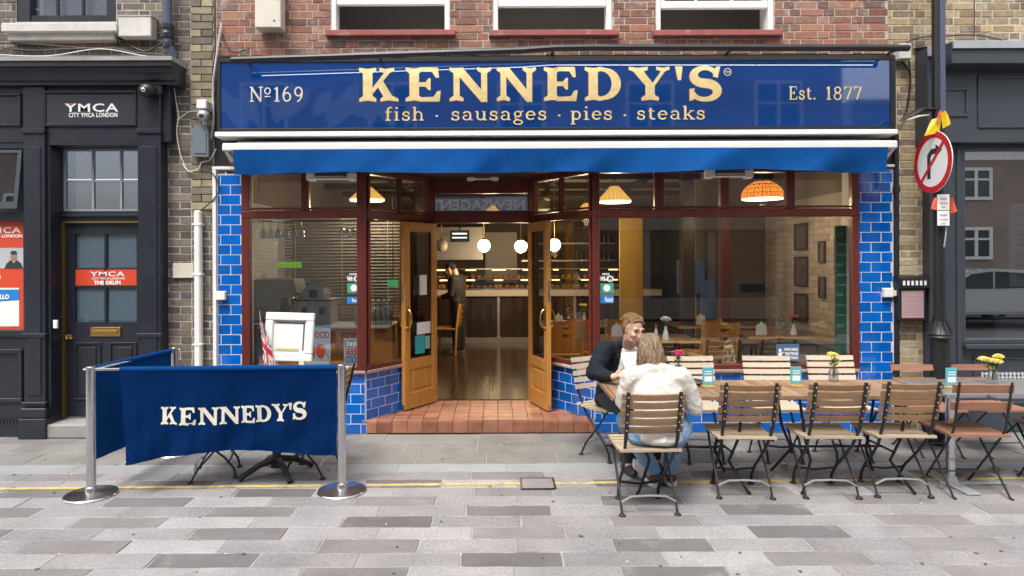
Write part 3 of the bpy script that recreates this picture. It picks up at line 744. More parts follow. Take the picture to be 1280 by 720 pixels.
# infrared heaters under the awning
M_HEAT = mat('heater glow tube', (.5, .42, .33), .3, .3)
def heater(px0, px1, py0, py1, y, lab):
    x0, x1, z0, z1 = rc(px0, py0, px1, py1, y)
    t = thing('patio_heater', lab, 'heater', ((x0 + x1) / 2, y, z0), group='white heaters under the awning')
    w = x1 - x0
    b = MB(); b.box(x0, x1, y - .03, y + .05, z0 + .012, z1, .01); b.build('body', M_WHITE, t)
    for q in (x0 - .02, x1 - .06): MB().box(q, q + .08, y - .04, y + .06, z0, z1 + .004, .012).build('end_cap', M_WHITE, t)
    b = MB(); b.box(x0 + .07, x1 - .07, y - .036, y - .031, z0 + .02, z1 - .012); b.build('reflector', M_STEEL, t, smooth=0)
    MB().cyl((x0 + .08, y - .044, (z0 + z1) / 2), (x1 - .08, y - .044, (z0 + z1) / 2), .008, n=8).build('element', M_HEAT, t)
    MB().box((x0 + x1) / 2 - .02, (x0 + x1) / 2 + .02, y - .01, y + .03, z1, HEAD + .001).build('hanger', M_WHITE, t, smooth=0)
heater(386, 443, 216, 226, -.06, 'white infrared heater above the left display window')
heater(586, 621, 216, 226, ID - .12, 'short white infrared heater over the doorway')
heater(884, 938, 212, 223, -.06, 'white infrared heater above the right display window')

# ================================================================== RESTAURANT INTERIOR
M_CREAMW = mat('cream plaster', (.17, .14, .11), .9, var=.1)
M_CEIL = mat('cream ceiling', (.36, .34, .29), .9, var=.06)
M_DKWOOD = mat('dark walnut', (.032, .017, .010), .4, var=.3, vs=6, stretch=(1, 1, .3))
M_FLOORW = mat('dark polished floorboard', (.045, .028, .019), .20, var=.35, vs=6, stretch=(5, .4, 1), rnd=.25, rvar=.15)
M_CHAIRW = mat('orange beech', (.56, .31, .085), .4, var=.25, vs=8, stretch=(1, 1, .3), local=True)
M_TABLEW = mat('table walnut', (.14, .065, .03), .35, var=.25, vs=6, stretch=(.4, 4, 1))
M_WTILE = mat('white wall tile', (.42, .38, .34), .35, var=.1)
M_CHROME = mat('polished metal', (.62, .62, .63), .18, 1.0)
M_STEELB = mat('satin metal panel', (.50, .49, .48), .35, .8, var=.1)
M_GLOBE = mat('lit opal globe', (1, .95, .85), .4, emit=(1, .80, .50), es=3.2)
M_GLOBE_OFF = mat('opal globe', (.33, .29, .24), .3)
M_SHADE_L = mat('lit fabric shade', (.7, .5, .15), .7, emit=(1, .55, .12), es=.55, var=.1)
M_SHADE_T = mat('stained glass shade', (.75, .30, .05), .3, emit=(1, .36, .04), es=.45, palette=[(.75, .28, .04), (.8, .4, .08), (.62, .18, .03), (.78, .34, .05)])
M_BULB = mat('lit lamp rim', (1, .9, .7), .4, emit=(1, .85, .6), es=3.0)
RX0, RX1, RY1, RZ0, RZ1 = XL + .05, XR - .05, 9.0, .137, 2.98
ib = MB()
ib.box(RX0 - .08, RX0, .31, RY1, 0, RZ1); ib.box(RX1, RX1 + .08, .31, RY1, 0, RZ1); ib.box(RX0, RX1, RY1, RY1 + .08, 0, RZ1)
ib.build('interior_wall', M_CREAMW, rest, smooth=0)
MB().box(RX0 - .08, RX1 + .08, .36, RY1 + .08, RZ1 + .001, RZ1 + .06).build('interior_ceiling', M_CEIL, rest, smooth=0)
b = MB()
for yy in (1.5, 2.7, 3.9, 5.1): b.box(RX0, RX1, yy, yy + .10, RZ1 - .09, RZ1)
for xx in (-1.6, -.3, .85, 2.2): b.box(xx, xx + .06, 1.0, 6, RZ1 - .07, RZ1 - .0005)
b.build('ceiling_beam', M_DKWOOD, rest, smooth=0)
fl_ = MB(); fl_.box(RX0, RX1, ID + .11, RY1, .05, .124); fl_.box(RX0, OL - .1, .2, ID + .108, .05, .124); fl_.box(OR + .1, RX1, .2, ID + .108, .05, .124)
fl_o = fl_.build('interior_floor', M_DKWOOD, rest, smooth=0)
pk = MB().box(-.073, .073, -4.0, 4.0, -.02, .006, .001).mesh('plank', .5); pk.materials.append(M_FLOORW)
for i in range(46): piece('plank', pk, fl_o, (RX0 + .075 + i * .148, ID + .12 + 4.0, .13 + random.uniform(-.0005, .0005)))
# left party wall facing: white tiling seen through the left window, right wall pale brick
MB().box(RX0 + .001, RX0 + .012, .32, 2.2, .6, 2.4).build('wall_tiling', mat('bluish white tiling', (.5, .54, .60), .25, var=.08), rest, smooth=0)

# counter at the back
ct = thing('serving_counter', 'long serving counter with pale edge at the back of the dining room', 'counter', (.3, 6.2, .137))
cz = .137
MB().box(-1.6, 3.2, 6.0, 6.75, 1.04, 1.16, .006).build('worktop', mat('pale counter edge', (.62, .56, .48), .3), ct)
MB().box(-1.55, 3.15, 6.10, 6.72, cz, 1.039).build('front', M_DKWOOD, ct, smooth=0)
b = MB()
for i in range(24): b.box(-1.5 + i * .2, -1.5 + i * .2 + .11, 6.07, 6.1, cz + .12, 1.0)
b.build('rib', mat('dark mirror panel', (.05, .035, .028), .12, .2), ct, smooth=0)
b = MB(); [b.box(x, x + .05, 6.06, 6.098, cz, 1.038) for x in (.02, .62, -.65, 1.5)]; b.build('pilaster_strip', M_STEELB, ct, smooth=0)
MB().box(-1.6, 3.2, 5.98, 6.06, cz, cz + .11).build('kickboard', M_STEELB, ct, smooth=0)
# back bar with lit food cabinet
bb = thing('food_cabinet', 'glowing glass food cabinet standing on the serving counter', 'display cabinet', (.2, 6.4, 1.16))
b = MB(); 
for z in (1.17, 1.36, 1.56): b.box(-1.3, 2.6, 6.2, 6.7, z, z + .015)
b.build('shelf', M_CHROME, bb, smooth=0)
b = MB(); random.seed(5)
for z in (1.187, 1.377):
    for i in range(34):
        x = -1.25 + i * .112 + random.uniform(-.02, .02); b.ball((x, 6.3 + random.uniform(0, .2), z + .03), (.05, .05, random.uniform(.02, .06)), 1)
b.build('food', mat('golden fried food', (.55, .25, .06), .5, var=.5, vs=14), bb)['kind'] = 'stuff'
b = MB(); 
for z in (1.345, 1.545): 
    for i in range(7): b.tube([(-1.2 + i * .55 + random.uniform(0, .2), 6.24, z), (-1.2 + i * .55 + random.uniform(.22, .3), 6.24, z)], .012, 6)
b.build('cabinet_lamp', mat('warm cabinet lamp', (1, .7, .3), .5, emit=(1, .58, .18), es=3.5), bb)
MB().box(-1.3, 2.6, 6.19, 6.196, 1.187, 1.56).build('pane', M_GLASS, bb, smooth=0)
# kitchen wall behind
ks = thing('kitchen_shelving', 'steel kitchen shelving and hood on the back wall behind the serving counter', 'shelving', (.2, 8.6, .137))
b = MB(); b.box(-1.4, -.3, 8.4, 8.95, 1.75, 2.5); b.box(.6, 2.8, 8.5, 8.95, 1.7, 1.74); b.box(.6, 2.8, 8.5, 8.95, 2.1, 2.14); b.build('hood', M_STEELB, ks, smooth=0)
b = MB(); b.box(-.25, .5, 8.9, 8.98, 1.2, 2.4); b.build('splashback', mat('kitchen white', (.6, .58, .54), .4), ks, smooth=0)
b = MB()
for i in range(20): x = .65 + i * .105; b.lathe([(.04, 0), (.04, .13), (.015, .19), (.015, .22)], (x, 8.7, 1.741), 8); b.lathe([(.035, 0), (.035, .18)], (x, 8.72, 2.141), 8)
b.build('jar', mat('amber jars', (.25, .11, .03), .25, var=.5, vs=6), ks)['kind'] = 'stuff'
tvb = MB().box(-.95, -.55, 6.9, 6.95, 2.12, 2.36, .01); tv = thing('menu_screen', 'dark wall screen with pale bars above the serving counter', 'screen', (-.75, 6.92, 2.1)); tvb.build('casing', M_INK, tv)
MB().cyl((-.75, 6.93, 2.36), (-.75, 6.93, RZ1), .015, n=8).build('hanger', M_INK, tv)
b = MB(); b.box(-.90, -.60, 6.892, 6.898, 2.28, 2.30); b.box(-.90, -.60, 6.892, 6.898, 2.20, 2.215); b.build('lit_bar', mat('lit screen bar', (1, 1, 1), .5, emit=(.9, .95, 1), es=1.6), tv, smooth=0)

# lamps
def lamp_light(loc, e, col=(1, .72, .42), r=.06):
    d = bpy.data.lights.new('lamp_bulb', 'POINT'); d.energy = e; d.color = col; d.shadow_soft_size = r
    o = link(bpy.data.objects.new('lamp_bulb', d)); o.location = loc; return o
GL = [(552, 307, 4.4, 'unlit opal globe pendant left of the doorway centre', 0), (605, 307, 4.2, 'lit white globe pendant at the middle of the doorway', 1), (651, 308, 4.2, 'lit white globe pendant beside the right door leaf', 1), (693, 306, 4.2, 'lit white globe pendant behind the right lobby window', 1)]
for px, py, y, lab, on in GL:
    x, z = pt(px, py, y); r = .105
    t = thing('globe_lamp', lab, 'pendant lamp', (x, y, z), group='opal globe pendants over the dining room')
    MB().ball((0, 0, 0), r, 3).build('globe', M_GLOBE if on else M_GLOBE_OFF, t, local=True, smooth=3)
    b = MB(); b.cyl((0, 0, r * .9), (0, 0, RZ1 - z), .006, n=6); b.lathe([(.04, r * .9), (.035, r * 1.1), (.01, r * 1.25)], n=12); b.build('cord', M_BRASS, t, local=True)
    if on: lamp_light((x, y, z - .16), 16)
def shade_lamp(px, py0, py1, w, y, lab, kind):
    x, zt = pt(px, py0, y); zb = pt(px, py1, y)[1]; k = (DIST + y) / FPX; r = w / 2 * k; h = zt - zb
    t = thing('pendant_lamp', lab, 'pendant lamp', (x, y, zb))
    if kind == 'tiffany':
        n = 16; rows = [(r, 0), (r * .97, h * .28), (r * .86, h * .55), (r * .66, h * .78), (r * .38, h * .95), (.03, h)]
        for i in range(len(rows) - 1):
            for j in range(n):
                a0, a1 = 2 * pi * (j + .04) / n, 2 * pi * (j + .96) / n; (r0, z0), (r1, z1) = rows[i], rows[i + 1]
                z0 += .002; z1 -= .002
                b = MB(); bm = b.bm
                v = [bm.verts.new((rr * cos(a), rr * sin(a), zz)) for rr, zz, a in ((r0, z0, a0), (r0, z0, a1), (r1, z1, a1), (r1, z1, a0))]
                f = bm.faces.new(v); bmesh.ops.solidify(bm, geom=[f], thickness=.004)
                b.build('shade_pane', M_SHADE_T, t, local=True, smooth=0)
        b = MB(); b.lathe([(r * .985, .0), (r * .955, h * .28), (r * .845, h * .55), (r * .65, h * .78), (r * .37, h * .945), (.02, h * .99)], n=32); b.build('lead_frame', mat('lead came', (.05, .03, .02), .5, emit=(.35, .1, .01), es=.12), t, local=True)
    else:
        n = 24
        b = MB(); b.lathe([(r, 0), (r, .012), (r * .28, h), (r * .2, h)], n=n); sh = b.build('shade', M_SHADE_L, t, local=True, smooth=.2)
        b = MB()
        for j in range(n): a = 2 * pi * j / n; b.tube([(r * 1.003 * cos(a), r * 1.003 * sin(a), .012), (r * .29 * cos(a), r * .29 * sin(a), h)], .0025, 4)
        b.build('rib', M_BRASS, t, local=True)
    MB().lathe([(r * .96, -.012), (r * .96, -.004), (r * .3, -.002)], n=24).build('rim', M_BULB, t, local=True)
    MB().cyl((0, 0, h), (0, 0, RZ1 - zb), .006, n=6).build('cord', M_INK, t, local=True)
    lamp_light((x, y, zb - .12), 9)
shade_lamp(459, 234, 250, 44, 1.2, 'pleated yellow pendant lamp behind the left upper lights', 'pleat')
shade_lamp(768, 233, 252, 42, 1.1, 'pleated yellow pendant lamp behind the first right upper light', 'pleat')
shade_lamp(953, 226, 248, 51, .9, 'orange stained glass pendant lamp behind the third right upper light', 'tiffany')
shade_lamp(616, 257, 268, 22, 2.6, 'small yellow pendant lamp over the door transom', 'pleat')
shade_lamp(733, 254, 266, 26, 2.2, 'small yellow pendant lamp behind the right lobby window', 'pleat')

# posts and pictures
b = MB(); b.box(2.42, 2.58, 1.9, 2.06, RZ0, RZ1, .01); b.build('timber_post', M_DKWOOD, rest)
b = MB(); b.box(-1.25, -1.1, 3.4, 3.55, RZ0, RZ1, .01); b.build('timber_post', M_DKWOOD, rest)
MB().box(1.74, 2.06, 2.6, 2.66, RZ0, 2.32).build('yellow_panel', mat('mustard panel', (.42, .25, .03), .5, var=.1), rest, smooth=0)
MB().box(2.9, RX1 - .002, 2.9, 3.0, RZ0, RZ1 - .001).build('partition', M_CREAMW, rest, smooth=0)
MB().box(3.02, 3.16, 2.2, 2.34, RZ0, RZ1, .01).build('timber_post', M_MAHOG, rest)
for a_, c_, d_, e_ in ((847, 367, 881, 325), (876, 412, 901, 350)):
    q0, q1, q2, q3 = rc(a_, e_, c_ if False else d_, c_, 2.75); MB().box(q0, q1, 2.75 - (.03 if a_ == 876 else 0), 2.78 - (.03 if a_ == 876 else 0), q2, q3).build('blue_panel', mat('dull blue board', (.07, .13, .32), .6, var=.2), rest, smooth=0)
# brick lined right wall with framed pictures
M_BRICKIN = mat('painted inside brick', (.42, .36, .31), .7, var=.2, rnd=.15)
bw = MB().box(RX1 - .04, RX1 - .012, .34, 2.89, .7, 2.5).build('lining_wall', mat('inside mortar', (.33, .3, .27), .9), rest, smooth=0)
course_patch(bw, 'brick', (RX1 - .04, 2.89, 0), (0, -1), 2.5, .75, 2.35, .24, .08, .011, .02, .008, M_BRICKIN, key='in')
M_PICT = mat('picture print', (.12, .10, .085), .3, var=.8, vs=9)
pc = 0
plabs = ['dark framed picture at top of the brick lined wall', 'dark framed picture second from the top on the brick lined wall', 'dark framed picture lowest on the brick lined wall', 'small framed picture near the glass, upper on the brick lined wall', 'gold mounted picture beside the window on the brick lined wall', 'small framed picture low on the brick lined wall']
for (yy, z, w, h) in ((1.75, 2.02, .34, .34), (1.75, 1.58, .34, .38), (1.75, 1.12, .34, .36), (1.22, 1.82, .15, .26), (.85, 1.80, .14, .38), (1.22, 1.40, .15, .26)):
    t = thing('picture', plabs[pc], 'picture', (RX1 - .05, yy, z), group='pictures on the right wall')
    gold = pc == 4; pc += 1
    b = MB(); x1 = RX1 - .05
    b.box(x1 - .025, x1, yy - w / 2, yy + w / 2, z - h / 2, z - h / 2 + .022); b.box(x1 - .025, x1, yy - w / 2, yy + w / 2, z + h / 2 - .022, z + h / 2); b.box(x1 - .025, x1, yy - w / 2, yy - w / 2 + .02, z - h / 2 + .0221, z + h / 2 - .0221); b.box(x1 - .025, x1, yy + w / 2 - .02, yy + w / 2, z - h / 2 + .0221, z + h / 2 - .0221)
    b.build('frame', M_DKWOOD, t, smooth=0)
    MB().box(x1 - .012, x1 - .002, yy - w / 2 + .02, yy + w / 2 - .02, z - h / 2 + .022, z + h / 2 - .022).build('print', mat('ochre print', (.5, .28, .04), .5, var=.4, vs=12) if gold else M_PICT, t, smooth=0)

# dining chairs with three oval slots
def slot_chair():
    t = thing('dining_chair', '', 'chair', (0, 0, 0), group='slot back chairs in the dining room')
    W, z0, z1 = .40, .48, .87
    def back(u, z): return Vector(((u - .5) * W * (1 - .06 * (1 - z)), -.20 - .05 * z - .03 * (1 - (2 * u - 1) ** 2), z0 + (z1 - z0) * z))
    b = MB(); bm = b.bm; nu, nz = 20, 20; V = [[bm.verts.new(back(i / nu, j / nz)) for j in range(nz + 1)] for i in range(nu + 1)]; fs = []
    for i in range(nu):
        for j in range(nz):
            u, z = (i + .5) / nu, (j + .5) / nz; hole = False
            for zc, hw in ((.82, .20), (.55, .155), (.28, .12)):
                if ((u - .5) / hw) ** 2 + ((z - zc) / .055) ** 2 < 1: hole = True
            if not hole: fs.append(bm.faces.new((V[i][j], V[i + 1][j], V[i + 1][j + 1], V[i][j + 1])))
    bmesh.ops.solidify(bm, geom=fs, thickness=.018)
    for v in list(bm.verts):
        if not v.link_faces: bm.verts.remove(v)
    b.build('backrest', M_CHAIRW, t, local=True)
    MB().box(-.20, .20, -.18, .22, .43, .46, .008).build('seat', M_CHAIRW, t, local=True)
    for sx in (-1, 1):
        b = MB(); b.tube([(sx * .185, -.17, 0), (sx * .185, -.19, .46), (sx * .19, -.243, .87)], .02, 6); b.build('leg', M_CHAIRW, t, local=True)
        b = MB(); b.tube([(sx * .18, .19, 0), (sx * .18, .19, .43)], .018, 6); b.build('leg', M_CHAIRW, t, local=True)
    return t
sc0 = slot_chair(); first = True
for (px, y, rz, lab) in ((706, 1.5, 0, 'slot back dining chair seen through the right lobby window'), (741, 1.7, -.9, 'slot back dining chair turned sideways behind the lobby corner post'),
                         (770, 1.75, .1, 'slot back dining chair behind the seated man'), (868, 1.55, .75, 'turned slot back dining chair behind the dining table with the carnation'),
                         (893, 1.15, 0, 'slot back dining chair facing away behind the wicker bottle'), (1022, 1.0, 1.15, 'slot back dining chair by the right end of the window'), (560, 4.6, 1.4, 'tall slot back chair in the doorway beside the waiter')):
    o = sc0 if first else copy_tree(sc0); first = False
    o['label'] = lab; o.location = (pt(px, 400, y)[0], y, RZ0); o.rotation_euler = (0, 0, rz)

# dining tables with settings
M_NAP = mat('white linen napkin', (.75, .74, .72), .8)
M_RED = mat('red bottle cap', (.5, .03, .02), .4)
M_GREEN = mat('leaf green', (.06, .14, .03), .6, var=.3)
M_PETALW = mat('white petals', (.82, .80, .74), .8)
M_PETALY = mat('yellow petals', (.85, .72, .20), .7, var=.2, vs=40)
M_PETALP = mat('pink petals', (.62, .05, .20), .7, var=.2, vs=40)
M_CERAM = mat('white ceramic', (.80, .80, .78), .2)
def table_in(x, y, w, d, lab):
    t = thing('dining_table', lab, 'table', (x, y, RZ0), group='walnut dining tables inside the window')
    MB().box(-w / 2, w / 2, -d / 2, d / 2, .72, .75, .008).build('tabletop', M_TABLEW, t, local=True)
    MB().box(-w / 2 - .004, w / 2 + .004, -d / 2 - .006, -d / 2, .722, .748).build('edge', M_CHAIRW, t, local=True, smooth=0)
    MB().lathe([(.22, 0), (.22, .02), (.04, .05), (.035, .70), (.12, .719)], n=12).build('pedestal', M_CAST, t, local=True)
    return t
ZT = RZ0 + .75
def napkin(x, y, lab, s=1.0):
    b = MB()
    for k, (dx, h) in enumerate(((-.032, .13), (0, .155), (.032, .13))):
        b.prism([(-.034, 0), (.034, 0), (.03, h * .7), (.0 + dx * .4, h), (-.03, h * .7)], -.008 + k * .012, -.001 + k * .012, 'y', Matrix.Translation((dx, 0, 0)))
    o = b.build('napkin', M_NAP, smooth=0); o.location = (x, y, ZT); o.scale = (s, s, s)
    tag(o, lab, 'napkin', 'folded white napkins on the dining tables')
def wine_glass_mesh():
    b = MB(); b.lathe([(.034, 0), (.032, .004), (.005, .008), (.004, .08), (.02, .095), (.036, .125), (.038, .15), (.031, .19), (.029, .19), (.036, .15), (.034, .126), (.018, .099), (.001, .09)], n=14)
    me = b.mesh('wine_glass', 1.0); me.materials.append(M_GLASSW); return me
WG = wine_glass_mesh()
def wine_glass(x, y, z, lab, group, flip=False):
    o = link(bpy.data.objects.new('wine_glass', WG)); o.location = (x, y, z)
    if flip: o.rotation_euler = (pi, 0, 0)
    tag(o, lab, 'wine glass', group)
def flower_head(b, c, r, n=38, flat=.8):
    for k in range(n):
        a = 2.39996 * k; rr = r * math.sqrt((k + .5) / n); z = (1 - (rr / r) ** 2) * r * flat
        m = Matrix.Translation((c[0] + rr * cos(a), c[1] + rr * sin(a), c[2] + z)) @ Matrix.Rotation(a, 4, 'Z') @ Matrix.Rotation(-.7 + .9 * (1 - rr / r), 4, 'Y')
        b.ball((0, 0, 0), (r * .34, r * .22, r * .09), 1, M=m)
def vase_of(x, y, z, h, lab, petals, nfl=1, fr=.05, jar=False, cat='vase of flowers', spread=.05, seed=1):
    random.seed(seed)
    t = thing('flower_vase', lab, cat, (x, y, z))
    if jar: MB().lathe([(.036, 0), (.038, .01), (.038, .085), (.030, .10), (.030, .11), (.026, .11), (.026, .10), (.034, .083), (.034, .012), (.001, .010)], n=16).build('jar', M_GLASSW, t, local=True); vh = .11
    else: MB().lathe([(.036, 0), (.038, .01), (.022, h * .6), (.013, h * .85), (.018, h), (.014, h), (.009, h * .85), (.001, h * .84)], n=16).build('vase', M_CERAM, t, local=True); vh = h
    st, pe, lf = MB(), MB(), MB()
    for k in range(nfl):
        a = 2.4 * k + seed; s = 0 if nfl == 1 else spread * (.4 + .6 * ((k * .37) % 1)); top = vh + .085 + random.uniform(-.03, .02)
        c = (s * cos(a), s * sin(a), top)
        st.tube([(0, 0, vh * .3), (c[0] * .4, c[1] * .4, vh), c], .0025, 5); flower_head(pe, c, fr)
        for q in range(4): 
            aa = a + q * 1.7; p = Vector((c[0] * .5, c[1] * .5, vh + .02 + .012 * q)); lf.ball((0, 0, 0), (.022, .009, .003), 1, M=Matrix.Translation(p + Vector((cos(aa), sin(aa), .3)) * .018) @ Matrix.Rotation(aa, 4, 'Z') @ Matrix.Rotation(-.5, 4, 'Y'))
    st.build('stem', M_GREEN, t, local=True); pe.build('flower', petals, t, local=True); lf.build('leaf', M_GREEN, t, local=True)
    return t
def px_at(px, y): return pt(px, 400, y)[0]
table_in(px_at(805, .62), .62, 1.05, .6, 'walnut dining table behind the seated man')
table_in(px_at(975, .95), .95, .95, .6, 'walnut dining table with glasses at the right of the window')
table_in(px_at(720, 2.3), 2.3, 1.2, .7, 'walnut dining table behind the right lobby window')
table_in(px_at(900, 2.1), 2.1, 1.3, .7, 'walnut dining table deep in the middle of the right window')
vase_of(px_at(832, .42), .42, ZT, .14, 'single white carnation in a slim white vase behind the seated man', M_PETALW, 1, .052)
vase_of(px_at(992, .8), .8, ZT, .12, 'small white vase with a ring of pink flowers by the two wine glasses', M_PETALP, 5, .022, spread=.05, seed=3)
vase_of(px_at(730, 2.15), 2.15, ZT, .15, 'white vase with yellow flowers behind the right lobby window', M_PETALY, 3, .03, seed=5)
for px, y, lab in ((698, 2.05, 'folded napkin behind the right door leaf'), (771, .7, 'folded napkin on the table just left of the seated man'), (952, .8, 'folded napkin beside the two wine glasses'), (876, 1.95, 'folded napkin deep in the middle of the right window')):
    napkin(px_at(px, y), y, lab)
for px, y, lab in ((757, .75, 'wine glass left of the seated man'), (972, .75, 'wine glass left in the pair by the pink flowers'), (978, .85, 'wine glass right in the pair by the pink flowers'), (712, 2.1, 'wine glass behind the right lobby window')):
    wine_glass(px_at(px, y), y, ZT, lab, 'wine glasses on the dining tables')
t = thing('sauce_bottle', 'small red topped sauce bottle beside the white carnation', 'bottle', (px_at(820, .5), .5, ZT))
MB().lathe([(.022, 0), (.022, .06), (.011, .10), (.011, .11)], n=12).build('body', M_CERAM, t, local=True); MB().lathe([(.013, .11), (.012, .15), (.006, .155)], n=12).build('cap', M_RED, t, local=True)
t = thing('wicker_bottle', 'round bottle in an open wicker basket on the window ledge', 'basket bottle', (px_at(911, .14), .14, SILL))
MB().lathe([(.02, 0), (.05, .015), (.058, .06), (.04, .11), (.016, .15), (.014, .20)], n=14).build('bottle', mat('olive glass', (.12, .12, .03), .2), t, local=True)
b = MB()
for k in range(6): a = 2 * pi * k / 6; b.tube([(.062 * cos(a), .062 * sin(a), .0), (.068 * cos(a), .068 * sin(a), .06), (.05 * cos(a + .8), .05 * sin(a + .8), .13), (.03 * cos(a + 1.2), .03 * sin(a + 1.2), .2)], .004, 5)
b.tube([(.064 * cos(2 * pi * k / 16), .064 * sin(2 * pi * k / 16), .05) for k in range(16)], .004, 5, closed=True); b.tube([(-.05, 0, .16), (-.035, 0, .24), (0, 0, .27), (.035, 0, .24), (.05, 0, .16)], .005, 6); b.build('wicker', mat('pale wicker', (.55, .42, .22), .7), t, local=True)
b = MB(); b.ball((.01, 0, .20), .03, 1); b.ball((-.02, .01, .19), .024, 1); b.build('bloom', mat('faded peach bloom', (.6, .33, .12), .7), t, local=True)

# left window: ledge, hanging glasses, bottles, coffee machine, lamp, slats for the mirrored shutter
MB().box(WL0 + .02, OL - .12, .06, .55, SILL - .04, SILL + .012, .004).build('window_ledge', M_OAK_H, rest)
MB().box(OR + .05, WR1 - .02, .06, .30, SILL - .04, SILL - .001, .004).build('window_ledge', M_OAK_H, rest)
shelf = thing('bar_counter', 'oak faced bar counter with a pale top behind the left lobby window', 'counter', (-1.9, 1.0, RZ0))
MB().box(-2.6, -1.24, .75, 1.25, RZ0, .985).build('body', mat('oak bar front', (.28, .11, .03), .4, var=.4, vs=4, stretch=(.5, 4, 4)), shelf, smooth=0)
MB().box(-2.65, -1.19, .70, 1.30, .986, 1.015, .005).build('worktop', mat('pale blue worktop', (.45, .5, .55), .3), shelf)
M_BOT = glass('bottle glass', (.86, .92, .90), .28, .04)
bot = MB(); bot.lathe([(.036, 0), (.038, .01), (.038, .15), (.028, .19), (.014, .22), (.013, .26), (.016, .262), (.016, .272), (.010, .272), (.010, .22), (.024, .188), (.034, .15), (.034, .012), (.001, .01)], n=16); botm = bot.mesh('glass_bottle', .8); botm.materials.append(M_BOT)
bl = ['clear glass bottle standing just left of the lobby corner post', 'clear glass bottle standing just right of the lobby corner post', 'second clear bottle right of the lobby corner post', 'third clear bottle right of the lobby corner post', 'fourth clear bottle right of the lobby corner post', 'clear bottle nearest the left door leaf']
for i, px in enumerate((447, 459.5, 466, 473, 480, 486)):
    y = .80 + .012 * i; o = link(bpy.data.objects.new('glass_bottle', botm)); o.location = (pt(px, 400, y)[0], y, 1.015); tag(o, bl[i], 'bottle', 'clear bottles on the bar counter')
    c = MB().lathe([(.017, .272), (.017, .285), (.006, .289)], n=10).build('stopper', M_CERAM, o, local=True)
rack = MB(); xg0, xg1 = pt(318, 270, .35)[0], pt(455, 270, .35)[0]
rk = thing('glass_rack', 'overhead rack of hanging stemware behind the left display window', 'rack', ((xg0 + xg1) / 2, .35, 2.13))
for k in range(4): rack.tube([(xg0, .28 + .05 * k, 2.16), (xg1, .28 + .05 * k, 2.16)], .005, 5)
for xx in (xg0 + .05, xg1 - .05): rack.tube([(xx, .35, 2.16), (xx, .35, RZ1)], .006, 5)
rack.build('rail', M_CHROME, rk)
for i, px in enumerate((329, 338, 347, 357, 367, 377, 428, 435, 442, 449)):
    wine_glass(pt(px, 280, .33 + .05 * (i % 2))[0], .33 + .05 * (i % 2), 2.17, 'upturned wine glass in the right hand cluster on the rack' if px > 400 else 'upturned wine glass in the longer left hand row on the rack', 'wine glasses hanging in the short cluster' if px > 400 else 'wine glasses hanging in the long row', flip=True)
cm = thing('coffee_machine', 'chrome domed coffee machine on the bar counter in the left window', 'coffee machine', (pt(397, 390, 1.0)[0], 1.0, 1.015))
MB().box(-.20, .20, -.16, .16, 0, .30, .02).build('body', M_STEELB, cm, local=True)
b = MB(); b.grid(lambda u, v: Vector((.12 * cos(pi * u), -.17 + .34 * v, .30 + .20 * sin(pi * u))), 16, 2, .012); b.build('dome', M_CHROME, cm, local=True)
MB().lathe([(.12, 0), (.12, .01)], n=24).build('dome_end', M_CHROME, cm, local=True).matrix_local = Matrix.Translation((0, -.172, .345)) @ Matrix.Rotation(pi / 2, 4, 'X')
MB().box(-.05, .05, -.19, -.165, .30, .40, .01).build('badge', M_INK, cm, local=True)
b = MB(); b.box(-.22, .22, -.19, .17, .27, .285); [b.cyl((x, -.19, .2), (x, -.19, .12), .03, n=10) for x in (-.1, .1)]; b.build('group_head', M_INK, cm, local=True)
gd = thing('espresso_machine', 'grey side panelled espresso machine left of the domed coffee machine', 'coffee machine', (pt(350, 390, 1.0)[0], 1.0, 1.015))
MB().prism([(-.24, 0), (.05, 0), (.08, .30), (.26, .36), (.22, .52), (-.22, .52)], -.2, .2, 'y').build('body', mat('grey casing', (.30, .31, .32), .35, .4), gd, local=True)
b = MB(); b.cyl((.15, -.1, .35), (.15, -.1, .22), .03, n=10); b.tube([(.22, -.1, .33), (.25, -.12, .28), (.24, -.14, .10)], .008, 6); b.build('spout', M_CHROME, gd, local=True)
bk = thing('banker_lamp', 'green shaded brass banker lamp behind the left display window', 'lamp', (pt(362, 330, 1.15)[0], 1.15, 1.30))
M_LGREEN = mat('lit green glass', (.10, .30, .03), .25, emit=(.25, .55, .03), es=.25)
b = MB(); b.grid(lambda u, v: Vector((-.13 + .26 * v, .05 * cos(pi * u), .36 + .07 * sin(pi * u))), 10, 6, .004); b.build('shade', M_LGREEN, bk, local=True)
b = MB(); b.lathe([(.06, 0), (.055, .02), (.015, .04), (.012, .10), (.02, .12), (.01, .14)], n=12); b.tube([(0, 0, .14), (0, .03, .22), (-.02, .02, .30), (.0, 0, .42)], .007, 6); b.build('stand', M_BRASS, bk, local=True)
MB().box(-2.62, -1.3, 1.2, 1.32, 1.27, 1.30).build('wall_shelf', M_DKWOOD, rest, smooth=0)
# slats added in place of the shutter's reflection in the glass
vb = thing('reflection_slats', 'grey slats added behind the coffee machines to mimic the mirrored street shutter', 'blind', (-2.0, 1.6, 1.1))
sl = MB().box(-.72, .72, -.018, .018, -.002, .002, M=Matrix.Rotation(.75, 4, 'X')).mesh('slat', 0); sl.materials.append(mat('grey slat', (.24, .24, .245), .5))
for k in range(30): piece('slat', sl, vb, (-1.92, 1.6, 1.05 + k * .040))
b = MB(); [b.cyl((x, 1.585, 1.05), (x, 1.585, 2.3), .003, n=4) for x in (-2.5, -1.92, -1.35)]; b.box(-2.64, -1.2, 1.57, 1.63, 2.26, 2.30); b.build('headrail', M_WHITE, vb, smooth=0)
